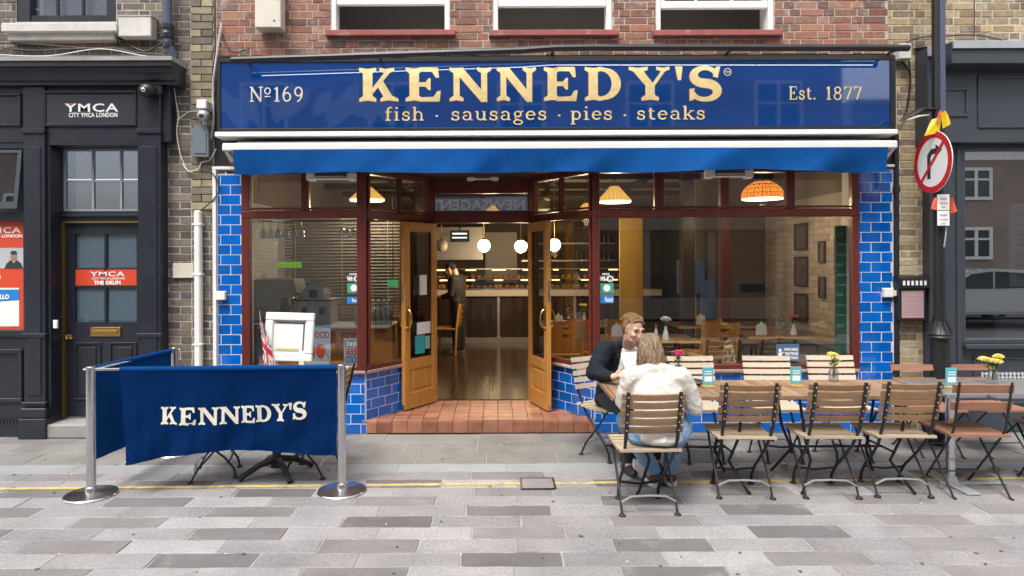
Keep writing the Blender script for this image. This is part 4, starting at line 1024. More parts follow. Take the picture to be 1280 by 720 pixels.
# mirror frame, flag, seafood poster, upside-down beer sign in the left window
PY = -1.10
pf = thing('framed_picture', 'white framed blank picture standing behind the navy banner', 'picture frame', (pt(360, 420, PY)[0], PY, .731))
x0, x1, z0, z1 = rc(329, 391, 390, 452.5, PY); Mt = Matrix.Translation(((x0 + x1) / 2, PY, z0)) @ Matrix.Rotation(.03, 4, 'Y') @ Matrix.Rotation(-.12, 4, 'X')
w, h = (x1 - x0) / 2, z1 - z0; fw = .068
Ml = Matrix.Translation(-Vector((pf.location))) @ Mt
b = MB(); b.box(-w, w, -.02, .02, 0.004, fw, .008, M=Mt); b.box(-w, w, -.02, .02, h - fw, h, .008, M=Mt); b.box(-w, -w + fw, -.0195, .0195, fw + .0005, h - fw - .0005, .008, M=Mt); b.box(w - fw, w, -.0195, .0195, fw + .0005, h - fw - .0005, .008, M=Mt)
b.build('frame', M_WHITE, pf)
for q in (-.12, .12): MB().box((x0 + x1) / 2 + q - .02, (x0 + x1) / 2 + q + .02, PY - .02, PY + .03, .731, z0 + .03).build('foot', M_WHITE, pf, smooth=0)
MB().box(-w + fw, w - fw, .0, .01, fw, h - fw, M=Mt).build('mount', M_PAPER, pf, smooth=0)
b = MB(); b.box(w - fw - .02, w - fw - .012, -.006, -.001, fw + .03, h - fw - .005, M=Mt); b.box(-w + fw + .012, w - fw - .02, -.006, -.001, h - fw - .02, h - fw - .012, M=Mt); b.build('slip', M_INK, pf, smooth=0)
MB().box(-w + fw + .03, w - fw - .05, -.005, -.001, fw + .025, fw + .045, M=Mt).build('caption_strip', mat('olive strip', (.5, .48, .2), .6), pf, smooth=0)
ps = thing('seafood_poster', 'pale blue poster with red seafood lettering and a crab in the left window', 'poster', (pt(400, 440, .16)[0], .16, SILL + .012))
x0, x1, z0, z1 = rc(376, 410, 413, 453, .16); z0 = SILL + .013
MB().box(x0, x1, .16, .166, z0, z1).build('card', mat('pale blue card', (.36, .48, .55), .5), ps, smooth=0)
sans('SEAFOOD', x0 + .01, x1 - .012, z1 - .105, z1 - .035, .16, mat('red print', (.5, .05, .04), .5), ps)
b = MB(); cxx = (x0 + x1) / 2 + .05; b.ball((cxx, .158, z0 + .16), (.05, .004, .075), 2, M=None); b.ball((cxx - .10, .158, z0 + .17), (.045, .004, .055), 2)
for k in range(4): b.tube([(cxx - .12 + k * .06, .157, z0 + .14), (cxx - .15 + k * .08, .157, z0 + .09)], .006, 5)
b.build('crab_print', mat('crab red', (.55, .08, .03), .5), ps)
sans('FRESH FISH', x0 + .03, x1 - .03, z0 + .03, z0 + .05, .16, M_PRINTW, ps)
bs = thing('beer_sign', 'pale blue beer sign hung upside down at the left lobby corner', 'sign', (pt(441, 440, .03)[0], .03, SILL + .012))
x0, x1, z0, z1 = rc(430, 423, 452, 455.5, .06); z0 = SILL + .051
MB().box(x0, x1, .055, .06, z0, z1).build('card', mat('pale blue card', (.36, .48, .55), .5), bs, smooth=0)
NV = mat('navy print', (.02, .05, .16), .5); hh = z1 - z0
MB().box(x0 + .008, x1 - .008, .053, .0549, z1 - .34 * hh, z1 - .07 * hh).build('print_band', NV, bs, smooth=0)
sans('HERE', x0 + .018, x1 - .018, z1 - .30 * hh, z1 - .11 * hh, .053, M_PRINTW, bs, flip=True)
sans('BEER', x0 + .012, x1 - .012, z1 - .64 * hh, z1 - .38 * hh, .055, mat('red print', (.5, .05, .04), .5), bs, flip=True)
sans('COLD', x0 + .012, x1 - .012, z1 - .94 * hh, z1 - .68 * hh, .055, NV, bs, flip=True)
fg = thing('union_flag', 'small union flag on a stick beside the white framed picture', 'flag', (pt(326, 440, -1.14)[0], -1.14, .731))
fx0, fz0 = pt(335, 452, -1.14)[0], .733; fx1, fz1 = pt(324, 388, -1.14)
MB().cyl((fx0, -1.135, fz0), (fx1, -1.135, fz1), .004, n=6).build('stick', M_CHAIRW, fg)
def flag(u, v):      # u along the stick, v across
    sx, sz = fx1 + (fx0 - fx1) * u, fz1 + (fz0 - fz1) * u
    return Vector((sx + .085 * v * (.4 + .6 * sin(pi * min(1, u * 1.05))) - .01, -1.142 + .010 * sin(v * 6 + u * 4), sz - .10 * v))
mf = MB(); mf.grid(flag, 30, 18, .002); fo = mf.build('cloth', mat('flag navy', (.02, .05, .25), .8), fg)
fo.data.materials.append(mat('flag white', (.75, .73, .72), .8)); fo.data.materials.append(mat('flag red', (.55, .03, .04), .8))
for p in fo.data.polygons:
    c = p.center + root_org(fo); best = None
    u = (fz1 - c.z) / (fz1 - fz0); v = 0
    for _ in range(6): q = flag(min(max(u, 0), 1), min(max(v, 0), 1)); v += (c.x - q.x) / .08; u -= (c.z - q.z) / (fz1 - fz0)
    a, bb_ = abs(u - .45), abs(v - .5); d = min(abs((u - .45) * 1.1 - (v - .5) * .55), abs((u - .45) * 1.1 + (v - .5) * .55))
    if a < .06 or bb_ < .09: p.material_index = 2
    elif a < .10 or bb_ < .16: p.material_index = 1
    elif d < .035: p.material_index = 2
    elif d < .085: p.material_index = 1
gy = thing('dried_flowers', 'bunch of small white dried flowers in front of the white framed picture', 'flowers', (pt(343, 452, -1.25)[0], -1.25, .731))
random.seed(9); b, s2 = MB(), MB()
for k in range(150):
    a = random.uniform(-1, 1); c = Vector((pt(343, 452, -1.25)[0] + a * .15, -1.25 + random.uniform(-.03, .03), .742 + random.uniform(.03, .14) * (1 - a * a * .6))); b.ball(c, random.uniform(.004, .008), 1)
    if k % 5 == 0: s2.tube([(c.x - a * .1, -1.25, .733), c], .0015, 4)
b.build('blossom', mat('dry white blossom', (.55, .52, .44), .8), gy)['kind'] = 'stuff'; s2.build('stem', mat('dry stem', (.25, .22, .10), .8), gy)

# stickers on the glass
def sticker(px0, py0, px1, py1, y, lab, col, cat='sticker', M=None):
    x0, x1, z0, z1 = rc(px0, py0, px1, py1, y)
    t = thing('window_sticker', lab, cat, ((x0 + x1) / 2, y, z0), group='stickers on the restaurant windows')
    MB().box(x0, x1, y - .0015, y, z0, z1, 0).build('backing', col, t, smooth=0)
    return t, x0, x1, z0, z1
GY = -.0015 + .005
M_STG = mat('green sticker', (.05, .33, .22), .5); M_STB = mat('blue sticker', (.01, .20, .55), .5)
for k, (a, y, w) in enumerate(((434, .003, 'left'), (750, .003, 'right'))):
    c = a + 8; pos = 'at the edge of the left window' if k == 0 else 'at the corner post of the right window'
    t = thing('wifi_sticker', 'white wifi sticker ' + pos, 'sticker', (pt(c, 350, y)[0], y, pt(c, 350, y)[1]), group='stickers on the restaurant windows')
    x0, x1, z0, z1 = rc(a - .5, 345.5, a + 6.5, 351.5, y); sans('Wi', x0, x1, z0, z1, y, M_PRINTW, t, bold=.06)
    x0, x1, z0, z1 = rc(a + 8, 344.5, a + 17, 352.5, y); b = MB()
    n = 20; b.prism([((x0 + x1) / 2 + (x1 - x0) / 2 * cos(2 * pi * i / n), (z0 + z1) / 2 + (z1 - z0) / 2 * sin(2 * pi * i / n)) for i in range(n)], y - .0012, y, 'y'); b.build('patch', M_PRINTW, t, smooth=0)
    sans('Fi', x0 + .022, x1 - .018, z0 + .014, z1 - .014, y - .0013, M_INK, t, bold=.05)
    x0, x1, z0, z1 = rc(a + 3, 341.5, a + 12, 344, y); sans('FREE', x0, x1, z0, z1, y, M_PRINTW, t)
    t, x0, x1, z0, z1 = sticker(a, 354, a + 17, 366, y, 'square green review sticker with a white disc ' + pos, M_STG)
    n = 18; b = MB(); b.prism([((x0 + x1) / 2 + .035 * cos(2 * pi * i / n), (z0 + z1) / 2 + .035 * sin(2 * pi * i / n)) for i in range(n)], y - .003, y - .0016, 'y'); b.build('disc', M_PRINTW, t, smooth=0)
    t, x0, x1, z0, z1 = sticker(a, 371 - k * 2, a + 17, 379, y, 'bright blue rating sticker ' + pos, M_STB)
    sans('Rated', x0 + .05, x1 - .008, z0 + .012, z1 - .018, y - .0016, M_PRINTW, t)
t, x0, x1, z0, z1 = sticker(970, 430, 999, 451, .003, 'dark blue seating notice low in the right window', mat('slate notice', (.07, .13, .24), .5), 'notice')
for k, s in enumerate(('MORE', 'SEATING', 'UPSTAIRS')): sans(s, x0 + .085, x1 - .012, z1 - .070 - k * .042, z1 - .040 - k * .042, .0014, M_PRINTW, t, bold=.03)
b = MB(); b.ball((x0 + .04, .0005, z0 + .105), (.016, .0015, .018), 2); b.prism([(x0 + .02, z0 + .02), (x0 + .06, z0 + .02), (x0 + .056, z0 + .085), (x0 + .024, z0 + .085)], -.0005, .001, 'y'); b.prism([(x0 + .056, z0 + .06), (x0 + .075, z0 + .085), (x0 + .075, z0 + .095), (x0 + .056, z0 + .075)], -.0008, .001, 'y'); b.build('figure', M_PRINTW, t)
# notices on the left door pane
Mn = ML
t = thing('door_notice', 'white no smoking notice on the glass of the left door leaf', 'notice', tuple(Mn @ Vector((.3, .012, 1.4))))
for v0, v1 in ((-.0055, -.0042), ):
    pass
def on_door(t, u0, u1, z0, z1, m, name='backing', off=0.0):
    b = MB(); b.box(u0, u1, .0042 + off, .0058 + off, z0, z1, M=Mn); b.box(u0, u1, -.0058 - off, -.0042 - off, z0, z1, M=Mn); return b.build(name, m, t, smooth=0)
on_door(t, .16, .28, 1.36, 1.58, M_PAPER); 
b = MB()
for q in ribbon(arc(.22, 1.50, .035, .035, 0, 360, 20) , .008): b.prism(q, .0059, .0066, 'y', Matrix(Mn))
for q in ribbon([(.197, 1.475), (.243, 1.525)], .008): b.prism(q, .0067, .0072, 'y', Matrix(Mn))
b.build('symbol', M_INK, t, smooth=0)
t2 = thing('door_leaflet', 'two teal and white rating stickers low on the left door glass', 'sticker', tuple(Mn @ Vector((.3, .012, .75))))
on_door(t2, .20, .36, .72, .92, mat('teal sticker', (.04, .38, .42), .5)); on_door(t2, .11, .19, .76, .90, mat('mint sticker', (.2, .5, .4), .5)); on_door(t2, .10, .33, .93, 1.06, M_PAPER)
b = MB(); n = 18; b.prism([(.28 + .045 * cos(2 * pi * i / n), .82 + .045 * sin(2 * pi * i / n)) for i in range(n)], .0059, .0068, 'y', Matrix(Mn)); b.build('disc', M_PRINTW, t2, smooth=0)
# green exit plate and red hose disc seen through the lobby glass
t = thing('exit_plate', 'small green plate behind the left lobby window', 'sign', (pt(491, 354, 1.5)[0], 1.5, 1.5)); x0, x1, z0, z1 = rc(485, 350, 497, 358, 1.5); MB().box(x0, x1, 1.5, 1.52, z0, z1).build('plate', mat('exit green', (.02, .35, .15), .5, emit=(.02, .4, .15), es=.3), t, smooth=0); MB().cyl(((x0 + x1) / 2, 1.51, z1), ((x0 + x1) / 2, 1.51, RZ1), .006, n=6).build('hanger', M_INK, t)
# small table topped with white box in front of the window seat

# blue dado band, green chalk board at the right end of the window
bp0, bp1, bq0, bq1 = rc(925, 355, 1010, 365, 2.88); MB().box(bp0, RX1 - .05, 2.88, 2.899, bq0, bq1).build('dado_band', mat('navy glazed band', (.008, .018, .07), .2), rest, smooth=0)
t = thing('chalk_board', 'tall green board with chalk writing at the right end of the restaurant window', 'menu board', (pt(1053, 450, .22)[0], .22, SILL))
x0, x1, z0, z1 = rc(1044, 282, 1061, 452, .22); MB().box(x0, x1, .22, .235, SILL, z1, .003).build('board', mat('chalk board green', (.012, .10, .065), .5, var=.15), t)
b = MB()
for k in range(11):
    z = z1 - .09 - k * .105; n_ = 9 if k % 3 else 6
    b.tube([(x0 + .018 + i * .0125, .2185, z + .014 * sin(i * 2.1 + k) * (1 if k % 3 else 1.5)) for i in range(n_)], .0022, 4)
b.build('chalk_line', mat('chalk', (.55, .6, .55), .9), t, smooth=0)

# ================================================================== LEFT BUILDING (dark timber front)
random.seed(21)
lb = thing('corner_shopfront', 'sooty brick building with a black painted timber front and glazed door', 'building', (-4.2, 0, 0))
M_POST = mat('red orange poster', (.62, .065, .025), .45)
LX0 = -7.6
bx0 = pt(205, 300, .03)[0]; bx1 = XL - .036
# brick pier beside the restaurant and band above the shopfront
pier = MB().box(bx0, bx1, .042, .30, 0, 4.62).build('brick_wall', M_MORTAR, lb, smooth=0)
split = pt(238, 100, .03)[0]
course_patch(pier, 'brick', (bx0, .042, 0), (1, 0), split - bx0, 0, 4.62, .225, .0757, .010, .10, .004, M_BRICK_DARK, offs=(.3, .8), jit=.003, key='d', bev=.003)
course_patch(pier, 'brick', (split, .042, 0), (1, 0), bx1 - split, 2.26, 4.62, .225, .0757, .009, .10, .018, M_BRICK_BUFF, offs=(.0, .5), jit=.003, key='b', bev=.003)
course_patch(pier, 'brick', (split, .042, 0), (1, 0), bx1 - split, 0, 2.259, .225, .0757, .010, .10, .004, M_BRICK_DARK, offs=(.2, .7), jit=.003, key='d', bev=.003)
uwx0, uwx1, uwz0, _ = rc(20, -60, 145, 27, .05)
uz0 = 3.60
b = MB(); b.box(LX0, uwx0, .052, .30, uz0, 4.62); b.box(uwx1, bx0 - .001, .052, .30, uz0, 4.62); b.box(uwx0, uwx1, .052, .30, uz0, uwz0 - .001)
up = b.build('upper_brick_wall', M_MORTAR, lb, smooth=0)
course_patch(up, 'brick', (LX0 + .4, .052, 0), (1, 0), bx0 - LX0 - .4, uz0, 4.62, .225, .0757, .010, .10, .004, M_BRICK_DARK, bond=True, offs=(0, .25), jit=.003, key='d2', bev=.003, holes=[(uwx0 - LX0 - .4, uwx1 - LX0 - .4, uwz0 - .02, 9)])
MB().box(LX0, bx1, .05, .30, 4.621, 8.5).build('wall_above', mat('sooty wall beyond the frame', (.12, .10, .08), .9), lb, smooth=0)
# sash window with stone sill
b = MB(); b.box(uwx0, uwx0 + .13, .06, .2, uwz0, 5.2); b.box(uwx1 - .10, uwx1, .06, .2, uwz0, 5.2); b.box(uwx0 + .13, uwx1 - .1, .07, .19, uwz0, uwz0 + .07)
sw = b.build('sash_window', M_BLACKP, lb, smooth=0)
b = MB(); ga, gb = uwx0 + .13, uwx1 - .10
for k in (1, 2): x = ga + (gb - ga) * k / 3; b.box(x - .012, x + .012, .085, .11, uwz0 + .071, 5.2)
b.build('glazing_bar', M_BLACKP, sw, smooth=0)
MB().box(ga, gb, .10, .106, uwz0 + .07, 5.2).build('pane', glass('sky lit sash glass', (.85, .88, .92), .25), sw, smooth=0)
MB().box(ga, gb, .16, .18, uwz0, 5.2).build('blind', mat('pale blind', (.62, .64, .68), .8), sw, smooth=0)
x0, x1, z0, z1 = rc(3, 29, 147, 40, -.08)
b = MB(); b.box(x0, x1, -.10, .19, z0, z1, .006); x0, x1, z0, z1b = rc(9, 40, 143, 50, -.05); b.box(x0, x1, -.05, .19, z0, z1 - .001 - (z1 - z1b), .006); b.build('stone_sill', M_WHITE_OLD, sw)
# cornice, frieze, pilasters
cy = -.25
_, cx1, cz0, cz1 = rc(0, 76, 214, 94, cy)
b = MB()
prof = [(.04, cz1), (cy, cz1), (cy, cz1 - .05), (cy + .03, cz1 - .06), (cy + .05, cz1 - .10), (cy + .07, cz1 - .115), (cy + .10, cz1 - .16), (-.13, cz1 - .17), (-.13, cz1 - .20), (.04, cz1 - .20)]
b.prism(prof, LX0, cx1, 'x'); b.build('cornice', M_BLACKP, lb, smooth=.3)
b = MB(); b.prism([(.04, cz1 + .001), (.04, cz1 + .06), (cy + .02, cz1 + .045), (cy - .014, cz1 + .04), (cy - .014, cz1 + .001)], LX0, cx1 + .012, 'x'); b.build('lead_capping', mat('weathered lead', (.30, .29, .275), .7, var=.3, vs=6), lb, smooth=0)
PF = -.10
z_fr = cz1 - .201
b = MB(); b.box(LX0, cx1 - .10, PF + .03, .04, 2.93, z_fr)       # frieze board
for (a, c, d_, e) in ((-10, 118, 25, 156), (57, 118, 170, 156)):
    x0, x1, z0, z1 = rc(a, d_ if False else 118, d_ if False else c, 156, PF)
b.build('frieze', M_BLACKP, lb, smooth=0)
def panel_frame(px0, py0, px1, py1, y, w=.03, name='panel_moulding'):
    x0, x1, z0, z1 = rc(px0, py0, px1, py1, y); b = MB()
    b.box(x0, x1, y - .022, y, z1 - w, z1, .006); b.box(x0, x1, y - .022, y, z0, z0 + w, .006); b.box(x0, x0 + w, y - .021, y, z0 + w, z1 - w, .006); b.box(x1 - w, x1, y - .021, y, z0 + w, z1 - w, .006)
    return b.build(name, M_BLACKP, lb)
panel_frame(-12, 116, 27, 158, PF + .029); panel_frame(55, 113, 172, 158, PF + .029)
pils = []
for (a, c) in ((29, 56), (172, 201)):
    x0, x1, _, z1 = rc(a, 108, c, 540, PF); pils.append((x0, x1))
    b = MB(); b.box(x0, x1, PF, .04, .30, z_fr - .001, .008); b.box(x0 + .035, x1 - .035, PF - .012, PF + .01, .42, 2.88, .006)
    for pz in (163, 418):
        z = pt((a + c) / 2, pz, PF)[1]; b.box(x0 - .012, x1 + .012, PF - .02, .04, z - .03, z + .012, .005)
    b.box(x0 - .02, x1 + .02, PF - .03, .04, .20, .30, .01); b.box(x0 - .015, x1 + .015, PF - .022, .04, .33, .36, .006)
    b.box(x0 - .03, x1 + .03, PF - .045, .04, .0, .199, .006)
    b.build('pilaster', M_BLACKP, lb)
b = MB(); b.box(pils[1][1] + .001, bx0 - .001, PF + .07, .30, 0, z_fr - .002, .004); b.build('return_board', M_BLACKP, lb, smooth=0)
# left shop window
fx0, fx1 = LX0, pils[0][0] - .001
M_GLS = glass('street reflecting glass', (.62, .66, .7), .34)
b = MB(); z = lambda p, y=PF + .06: pt(15, p, y)[1]
b.box(fx0, fx1, PF + .04, .04, .18, z(421)); b.box(fx0, fx1, PF + .02, .05, z(421), z(412), .005); b.box(fx0, fx1, PF + .03, .05, z(276), z(265), .005); b.box(fx1 - .035, fx1, PF + .05, .05, z(412), 2.93); b.box(fx0, fx1, PF + .04, .04, z(186), 2.93)
b.box(fx0, fx1, PF + .05, .04, 0, .179)
wf = b.build('shop_window', M_BLACKP, lb, smooth=0)
MB().box(fx0, fx1 - .036, PF + .10, PF + .106, z(412), z(276)).build('pane', M_GLS, wf, smooth=0)
sx0, sx1, sz0, sz1 = rc(-40, 187, 26, 262, PF + .0)
b = MB(); mt_ = Matrix.Translation((0, PF + .05, sz1)) @ Matrix.Rotation(-.12, 4, 'X') @ Matrix.Translation((0, -PF - .05, -sz1))
b.box(sx1 - .05, sx1 - .01, PF + .03, PF + .07, sz0, sz1, M=mt_); b.box(sx0, sx1 - .05, PF + .03, PF + .07, sz0, sz0 + .07, M=mt_); b.box(sx0, sx1 - .05, PF + .03, PF + .07, sz1 - .03, sz1, M=mt_); b.build('hopper_sash', M_GREYP, wf, smooth=0)
MB().box(sx0, sx1 - .05, PF + .05, PF + .055, sz0 + .07, sz1 - .03, M=mt_).build('pane', M_GLS, wf, smooth=0)
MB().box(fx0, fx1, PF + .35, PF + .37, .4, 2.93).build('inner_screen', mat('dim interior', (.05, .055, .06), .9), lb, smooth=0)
panel_frame(-14, 436, 29, 503, PF + .039, .045)
vg = MB()
x0, x1, z0, z1 = rc(-6, 521, 27, 532, PF)
for i in range(8):
    for j in range(3): vg.box(x0 + i * (x1 - x0) / 8, x0 + (i + .6) * (x1 - x0) / 8, PF + .04, PF + .0492, z0 + j * .032, z0 + j * .032 + .016)
vg.build('vent_grille', M_INK, lb, smooth=0)
# entrance: deep reveal, fanlight, door
DY = .12
ex0, ex1 = pils[0][1] + .001, pils[1][0] - .001
b = MB(); 
zf0, zf1 = pt(125, 264, DY)[1], pt(125, 186, DY)[1]
dx0, dx1 = pt(79, 400, DY)[0], ex1 + .02
b.box(ex0, ex1, PF + .031, .30, 2.90, 2.929); b.box(ex0, dx0, PF + .035, .20, .14, 2.899)
b.box(dx0, ex1 + .02, DY - .02, DY + .08, zf0 - .10, zf0, .004); b.box(dx0, ex1 + .02, DY - .04, DY + .08, zf0 - .06, zf0 - .03, .004); b.box(dx0, ex1 + .02, DY, DY + .07, zf1, 2.899)
b.box(ex1, ex1 + .03, PF + .06, .3, .14, 2.899)
ef = b.build('door_surround', M_BLACKP, lb, smooth=0)
fb = MB(); 
for i in range(4): x = dx0 + .02 + (ex1 - dx0 - .02) * i / 3; fb.box(x - .011, x + .011, DY + .0, DY + .03, zf0, zf1)
zm = (zf0 + zf1) / 2 - .01
for zz_ in (zf0 + .012, zm, zf1 - .01): fb.box(dx0 + .01, ex1, DY + .001, DY + .029, zz_ - .010, zz_ + .010)
fb.build('glazing_bar', mat('fanlight bar', (.30, .30, .31), .35), ef, smooth=0)
for i in range(3):
    for (a, c) in ((zf0, zm), (zm, zf1)):
        xa = dx0 + .02 + (ex1 - dx0 - .02) * i / 3; xb = dx0 + .02 + (ex1 - dx0 - .02) * (i + 1) / 3
        MB().box(xa + .012, xb - .012, DY + .012, DY + .017, a + .022, c - .011).build('pane', M_GLS, ef, smooth=0)
M_GOLDP = mat('old brass edge', (.45, .28, .06), .35, .8)
b = MB(); zd1 = zf0 - .105; b.box(dx0, dx0 + .014, DY - .015, DY + .05, .15, zd1); b.box(dx0 + .014, ex1, DY - .015, DY + .05, zd1 - .012, zd1); b.build('brass_edge', M_GOLDP, ef, smooth=0)
l0, l1, z0d, z1d = dx0 + .10, ex1, .155, zd1 - .014
sd = MB(); sd.box(dx0 + .016, ex1, DY + .045, DY + .10, z0d, z1d)
ZZ = lambda p: pt(130, p, DY)[1]
dtop = [(92, 128.5), (131.5, 169.5)]
sd.bm.free(); sd = MB()
px = lambda p: pt(p, 380, DY)[0]
sd.box(dx0 + .016, px(92), DY + .02, DY + .06, z0d, z1d); sd.box(px(169.5), ex1 + .02, DY + .02, DY + .06, z0d, z1d); sd.box(px(128.5), px(131.5), DY + .025, DY + .055, ZZ(405), ZZ(290))
sd.box(px(92), px(169.5), DY + .021, DY + .06, z0d, ZZ(403)); sd.box(px(92), px(169.5), DY + .021, DY + .06, ZZ(292), z1d); sd.box(px(92), px(169.5), DY + .03, DY + .05, ZZ(360.5), ZZ(335))
dl_ = sd.build('door', M_BLACKP, lb, smooth=0)
for a, c in dtop:
    for d_, e in ((334, 292), (403, 360)):
        MB().box(px(a) + .001, px(c) - .001, DY + .04, DY + .046, ZZ(d_), ZZ(e)).build('pane', glass('grey door glass', (.80, .85, .88), .16), dl_, smooth=0)
        MB().box(px(a) + .001, px(c) - .001, DY + .05, DY + .056, ZZ(d_) - .0, ZZ(e) + .0).build('lining', mat('pale grey film', (.30, .38, .43), .7), dl_, smooth=0)
pm = MB()
for a, c in ((92, 125), (136, 170)):
    x0, x1, za, zb = px(a), px(c), ZZ(500), ZZ(428)
    pm.box(x0, x1, DY + .008, DY + .022, zb - .018, zb, .004); pm.box(x0, x1, DY + .008, DY + .022, za, za + .018, .004); pm.box(x0, x0 + .018, DY + .008, DY + .022, za + .018, zb - .018, .004); pm.box(x1 - .018, x1, DY + .008, DY + .022, za + .018, zb - .018, .004)
    pm.box(x0 + .05, x1 - .05, DY + .012, DY + .022, za + .05, zb - .05, .006)
pm.build('panel_moulding', M_BLACKP, dl_)
x0, x1, z0, z1 = rc(112, 409, 150, 421, DY)
lbx = MB().box(x0, x1, DY + .008, DY + .022, z0, z1, .004).build('letterbox', M_BRASS, dl_)
MB().box(x0 + .03, x1 - .03, DY + .002, DY + .009, z0 + .03, z1 - .03, .003).build('flap', M_GOLDP, lbx)
kx, kz = pt(85.5, 421, DY); MB().lathe([(.03, 0), (.03, .006), (.012, .012), (.012, .03), (.026, .042), (.022, .062), (.005, .07)], n=14).build('knob', M_BRASS, dl_, local=True).matrix_local = Matrix.Translation(Vector((kx, DY + .02, kz)) - ORG[lb.name]) @ Matrix.Rotation(pi / 2, 4, 'X')
MB().box(ex0 - .02, ex1 + .05, -.12, .30, 0, .135, .012).build('doorstep', mat('worn grey step', (.30, .29, .27), .85, var=.2, vs=8, bump=.3), lb)
bx, bz = pt(70, 405, PF)
t = thing('door_bell', 'small white door bell on the black reveal', 'door bell', (bx, .0, bz)); x0, x1, z0, z1 = rc(67.5, 400, 73, 410.5, PF + .03); MB().box(x0, x1, PF + .012, PF + .034, z0, z1, .005).build('body', M_WHITE, t)
# signs and posters
t = thing('charity_sign', 'dark grey name board with white capitals above the black door', 'sign', (pt(113, 138, PF)[0], PF, pt(113, 156, PF)[1]))
x0, x1, z0, z1 = rc(59, 118, 169, 155, PF + .02); MB().box(x0, x1, PF + .012, PF + .028, z0, z1, .002).build('board', mat('dark grey board', (.030, .034, .044), .35), t, smooth=0)
x0, x1, z0, z1 = rc(80, 129, 147, 139.5, PF); sans('YMCA', x0, x1, z0, z1, PF + .0115, M_PRINTW, t, bold=.015, spacing=1.12)
b = MB(); xa = x0 + .06; b.prism([(xa - .022, z1), (xa + .022, z1), (xa, z1 - .02)], PF + .007, PF + .0085, 'y'); b.build('emblem', mat('coral emblem', (.75, .10, .05), .5), t, smooth=0)
x0, x1, z0, z1 = rc(85, 140.5, 146, 146.2, PF); sans('CITY YMCA LONDON', x0, x1, z0, z1, PF + .0115, M_PRINTW, t, bold=.02, spacing=1.1)
t = thing('door_banner', 'red orange strip with white lettering across the black door glass', 'poster', (px(130), DY, ZZ(357)))
MB().box(px(92.5), px(169), DY + .0265, DY + .0285, ZZ(357), ZZ(337)).build('strip', M_POST, t, smooth=0)
x0, x1, z0, z1 = rc(111, 339.5, 154, 345.5, DY); sans('YMCA', x0, x1, z0, z1, DY + .026, M_PRINTW, t, bold=.015, spacing=1.12)
x0, x1, z0, z1 = rc(113, 347, 154, 349.5, DY); sans('CITY YMCA LONDON', x0, x1, z0, z1, DY + .026, M_PRINTW, t)
x0, x1, z0, z1 = rc(115.5, 351, 149, 356, DY); sans('THE DRUM', x0, x1, z0, z1, DY + .026, M_PRINTW, t, bold=.05)
t = thing('window_poster', 'red poster with white letters and a dark suited portrait at the left edge', 'poster', (pt(12, 340, PF)[0], PF, pt(12, 410, PF)[1]))
py_ = PF + .095
x0, x1, z0, z1 = rc(-30, 277, 30, 412, py_); MB().box(x0, x1, py_, py_ + .003, z0, z1).build('sheet', M_POST, t, smooth=0)
x0, x1, z0, z1 = rc(-20, 284, 26, 291.5, py_); sans('YMCA', x0, x1, z0, z1, py_, M_PRINTW, t, bold=.015, spacing=1.12)
x0, x1, z0, z1 = rc(-30, 293, 28, 297, py_); sans('CITY YMCA LONDON', x0, x1, z0, z1, py_, M_PRINTW, t, bold=.04)
x0, x1, z0, z1 = rc(-25, 310, 29.9, 335.5, py_); MB().box(x0, x1, py_ - .002, py_ - .0005, z0, z1).build('photo', mat('pale photo ground', (.42, .45, .48), .6), t, smooth=0)
x0, x1, z0, z1 = rc(6, 311, 29, 335.5, py_); b = MB(); cc = (x0 + x1) / 2; b.ball((cc, py_ - .0028, z1 - .075), (.038, .0006, .055), 2); b.build('portrait', mat('printed skin', (.30, .20, .14), .6), t)
b = MB(); b.prism([(x0, z0), (x1, z0), (x1 - .02, z0 + .05), (cc + .03, z0 + .085), (cc, z0 + .05), (cc - .03, z0 + .085), (x0 + .02, z0 + .05)], py_ - .0042, py_ - .0024, 'y'); b.ball((cc, py_ - .0036, z1 - .04), (.036, .0005, .022), 2); b.build('printed_suit', M_INK, t)
x0, x1, z0, z1 = rc(-30, 360, 24, 408, py_); MB().box(x0, x1, py_ - .002, py_ - .0005, z0, z1).build('leaflet', M_PAPER, t, smooth=0)
x0, x1, z0, z1 = rc(-30, 362, 24, 379, py_); b = MB(); b.prism([(x0, z0), (x1, z0 + .03), (x1, z1), (x0, z1)], py_ - .0032, py_ - .0021, 'y'); b.build('blue_header', M_STB, t, smooth=0)
x0, x1, z0, z1 = rc(-8, 368, 12, 374, py_); sans('HELLO', x0, x1, z0, z1, py_ - .0032, M_PRINTW, t, bold=.05)
sans('to be here', rc(-30, 341, 1, 348, py_)[0], rc(-30, 341, 1, 348, py_)[1], *rc(-30, 341, 1, 349, py_)[2:], py_, M_PRINTW, t, bold=.05)

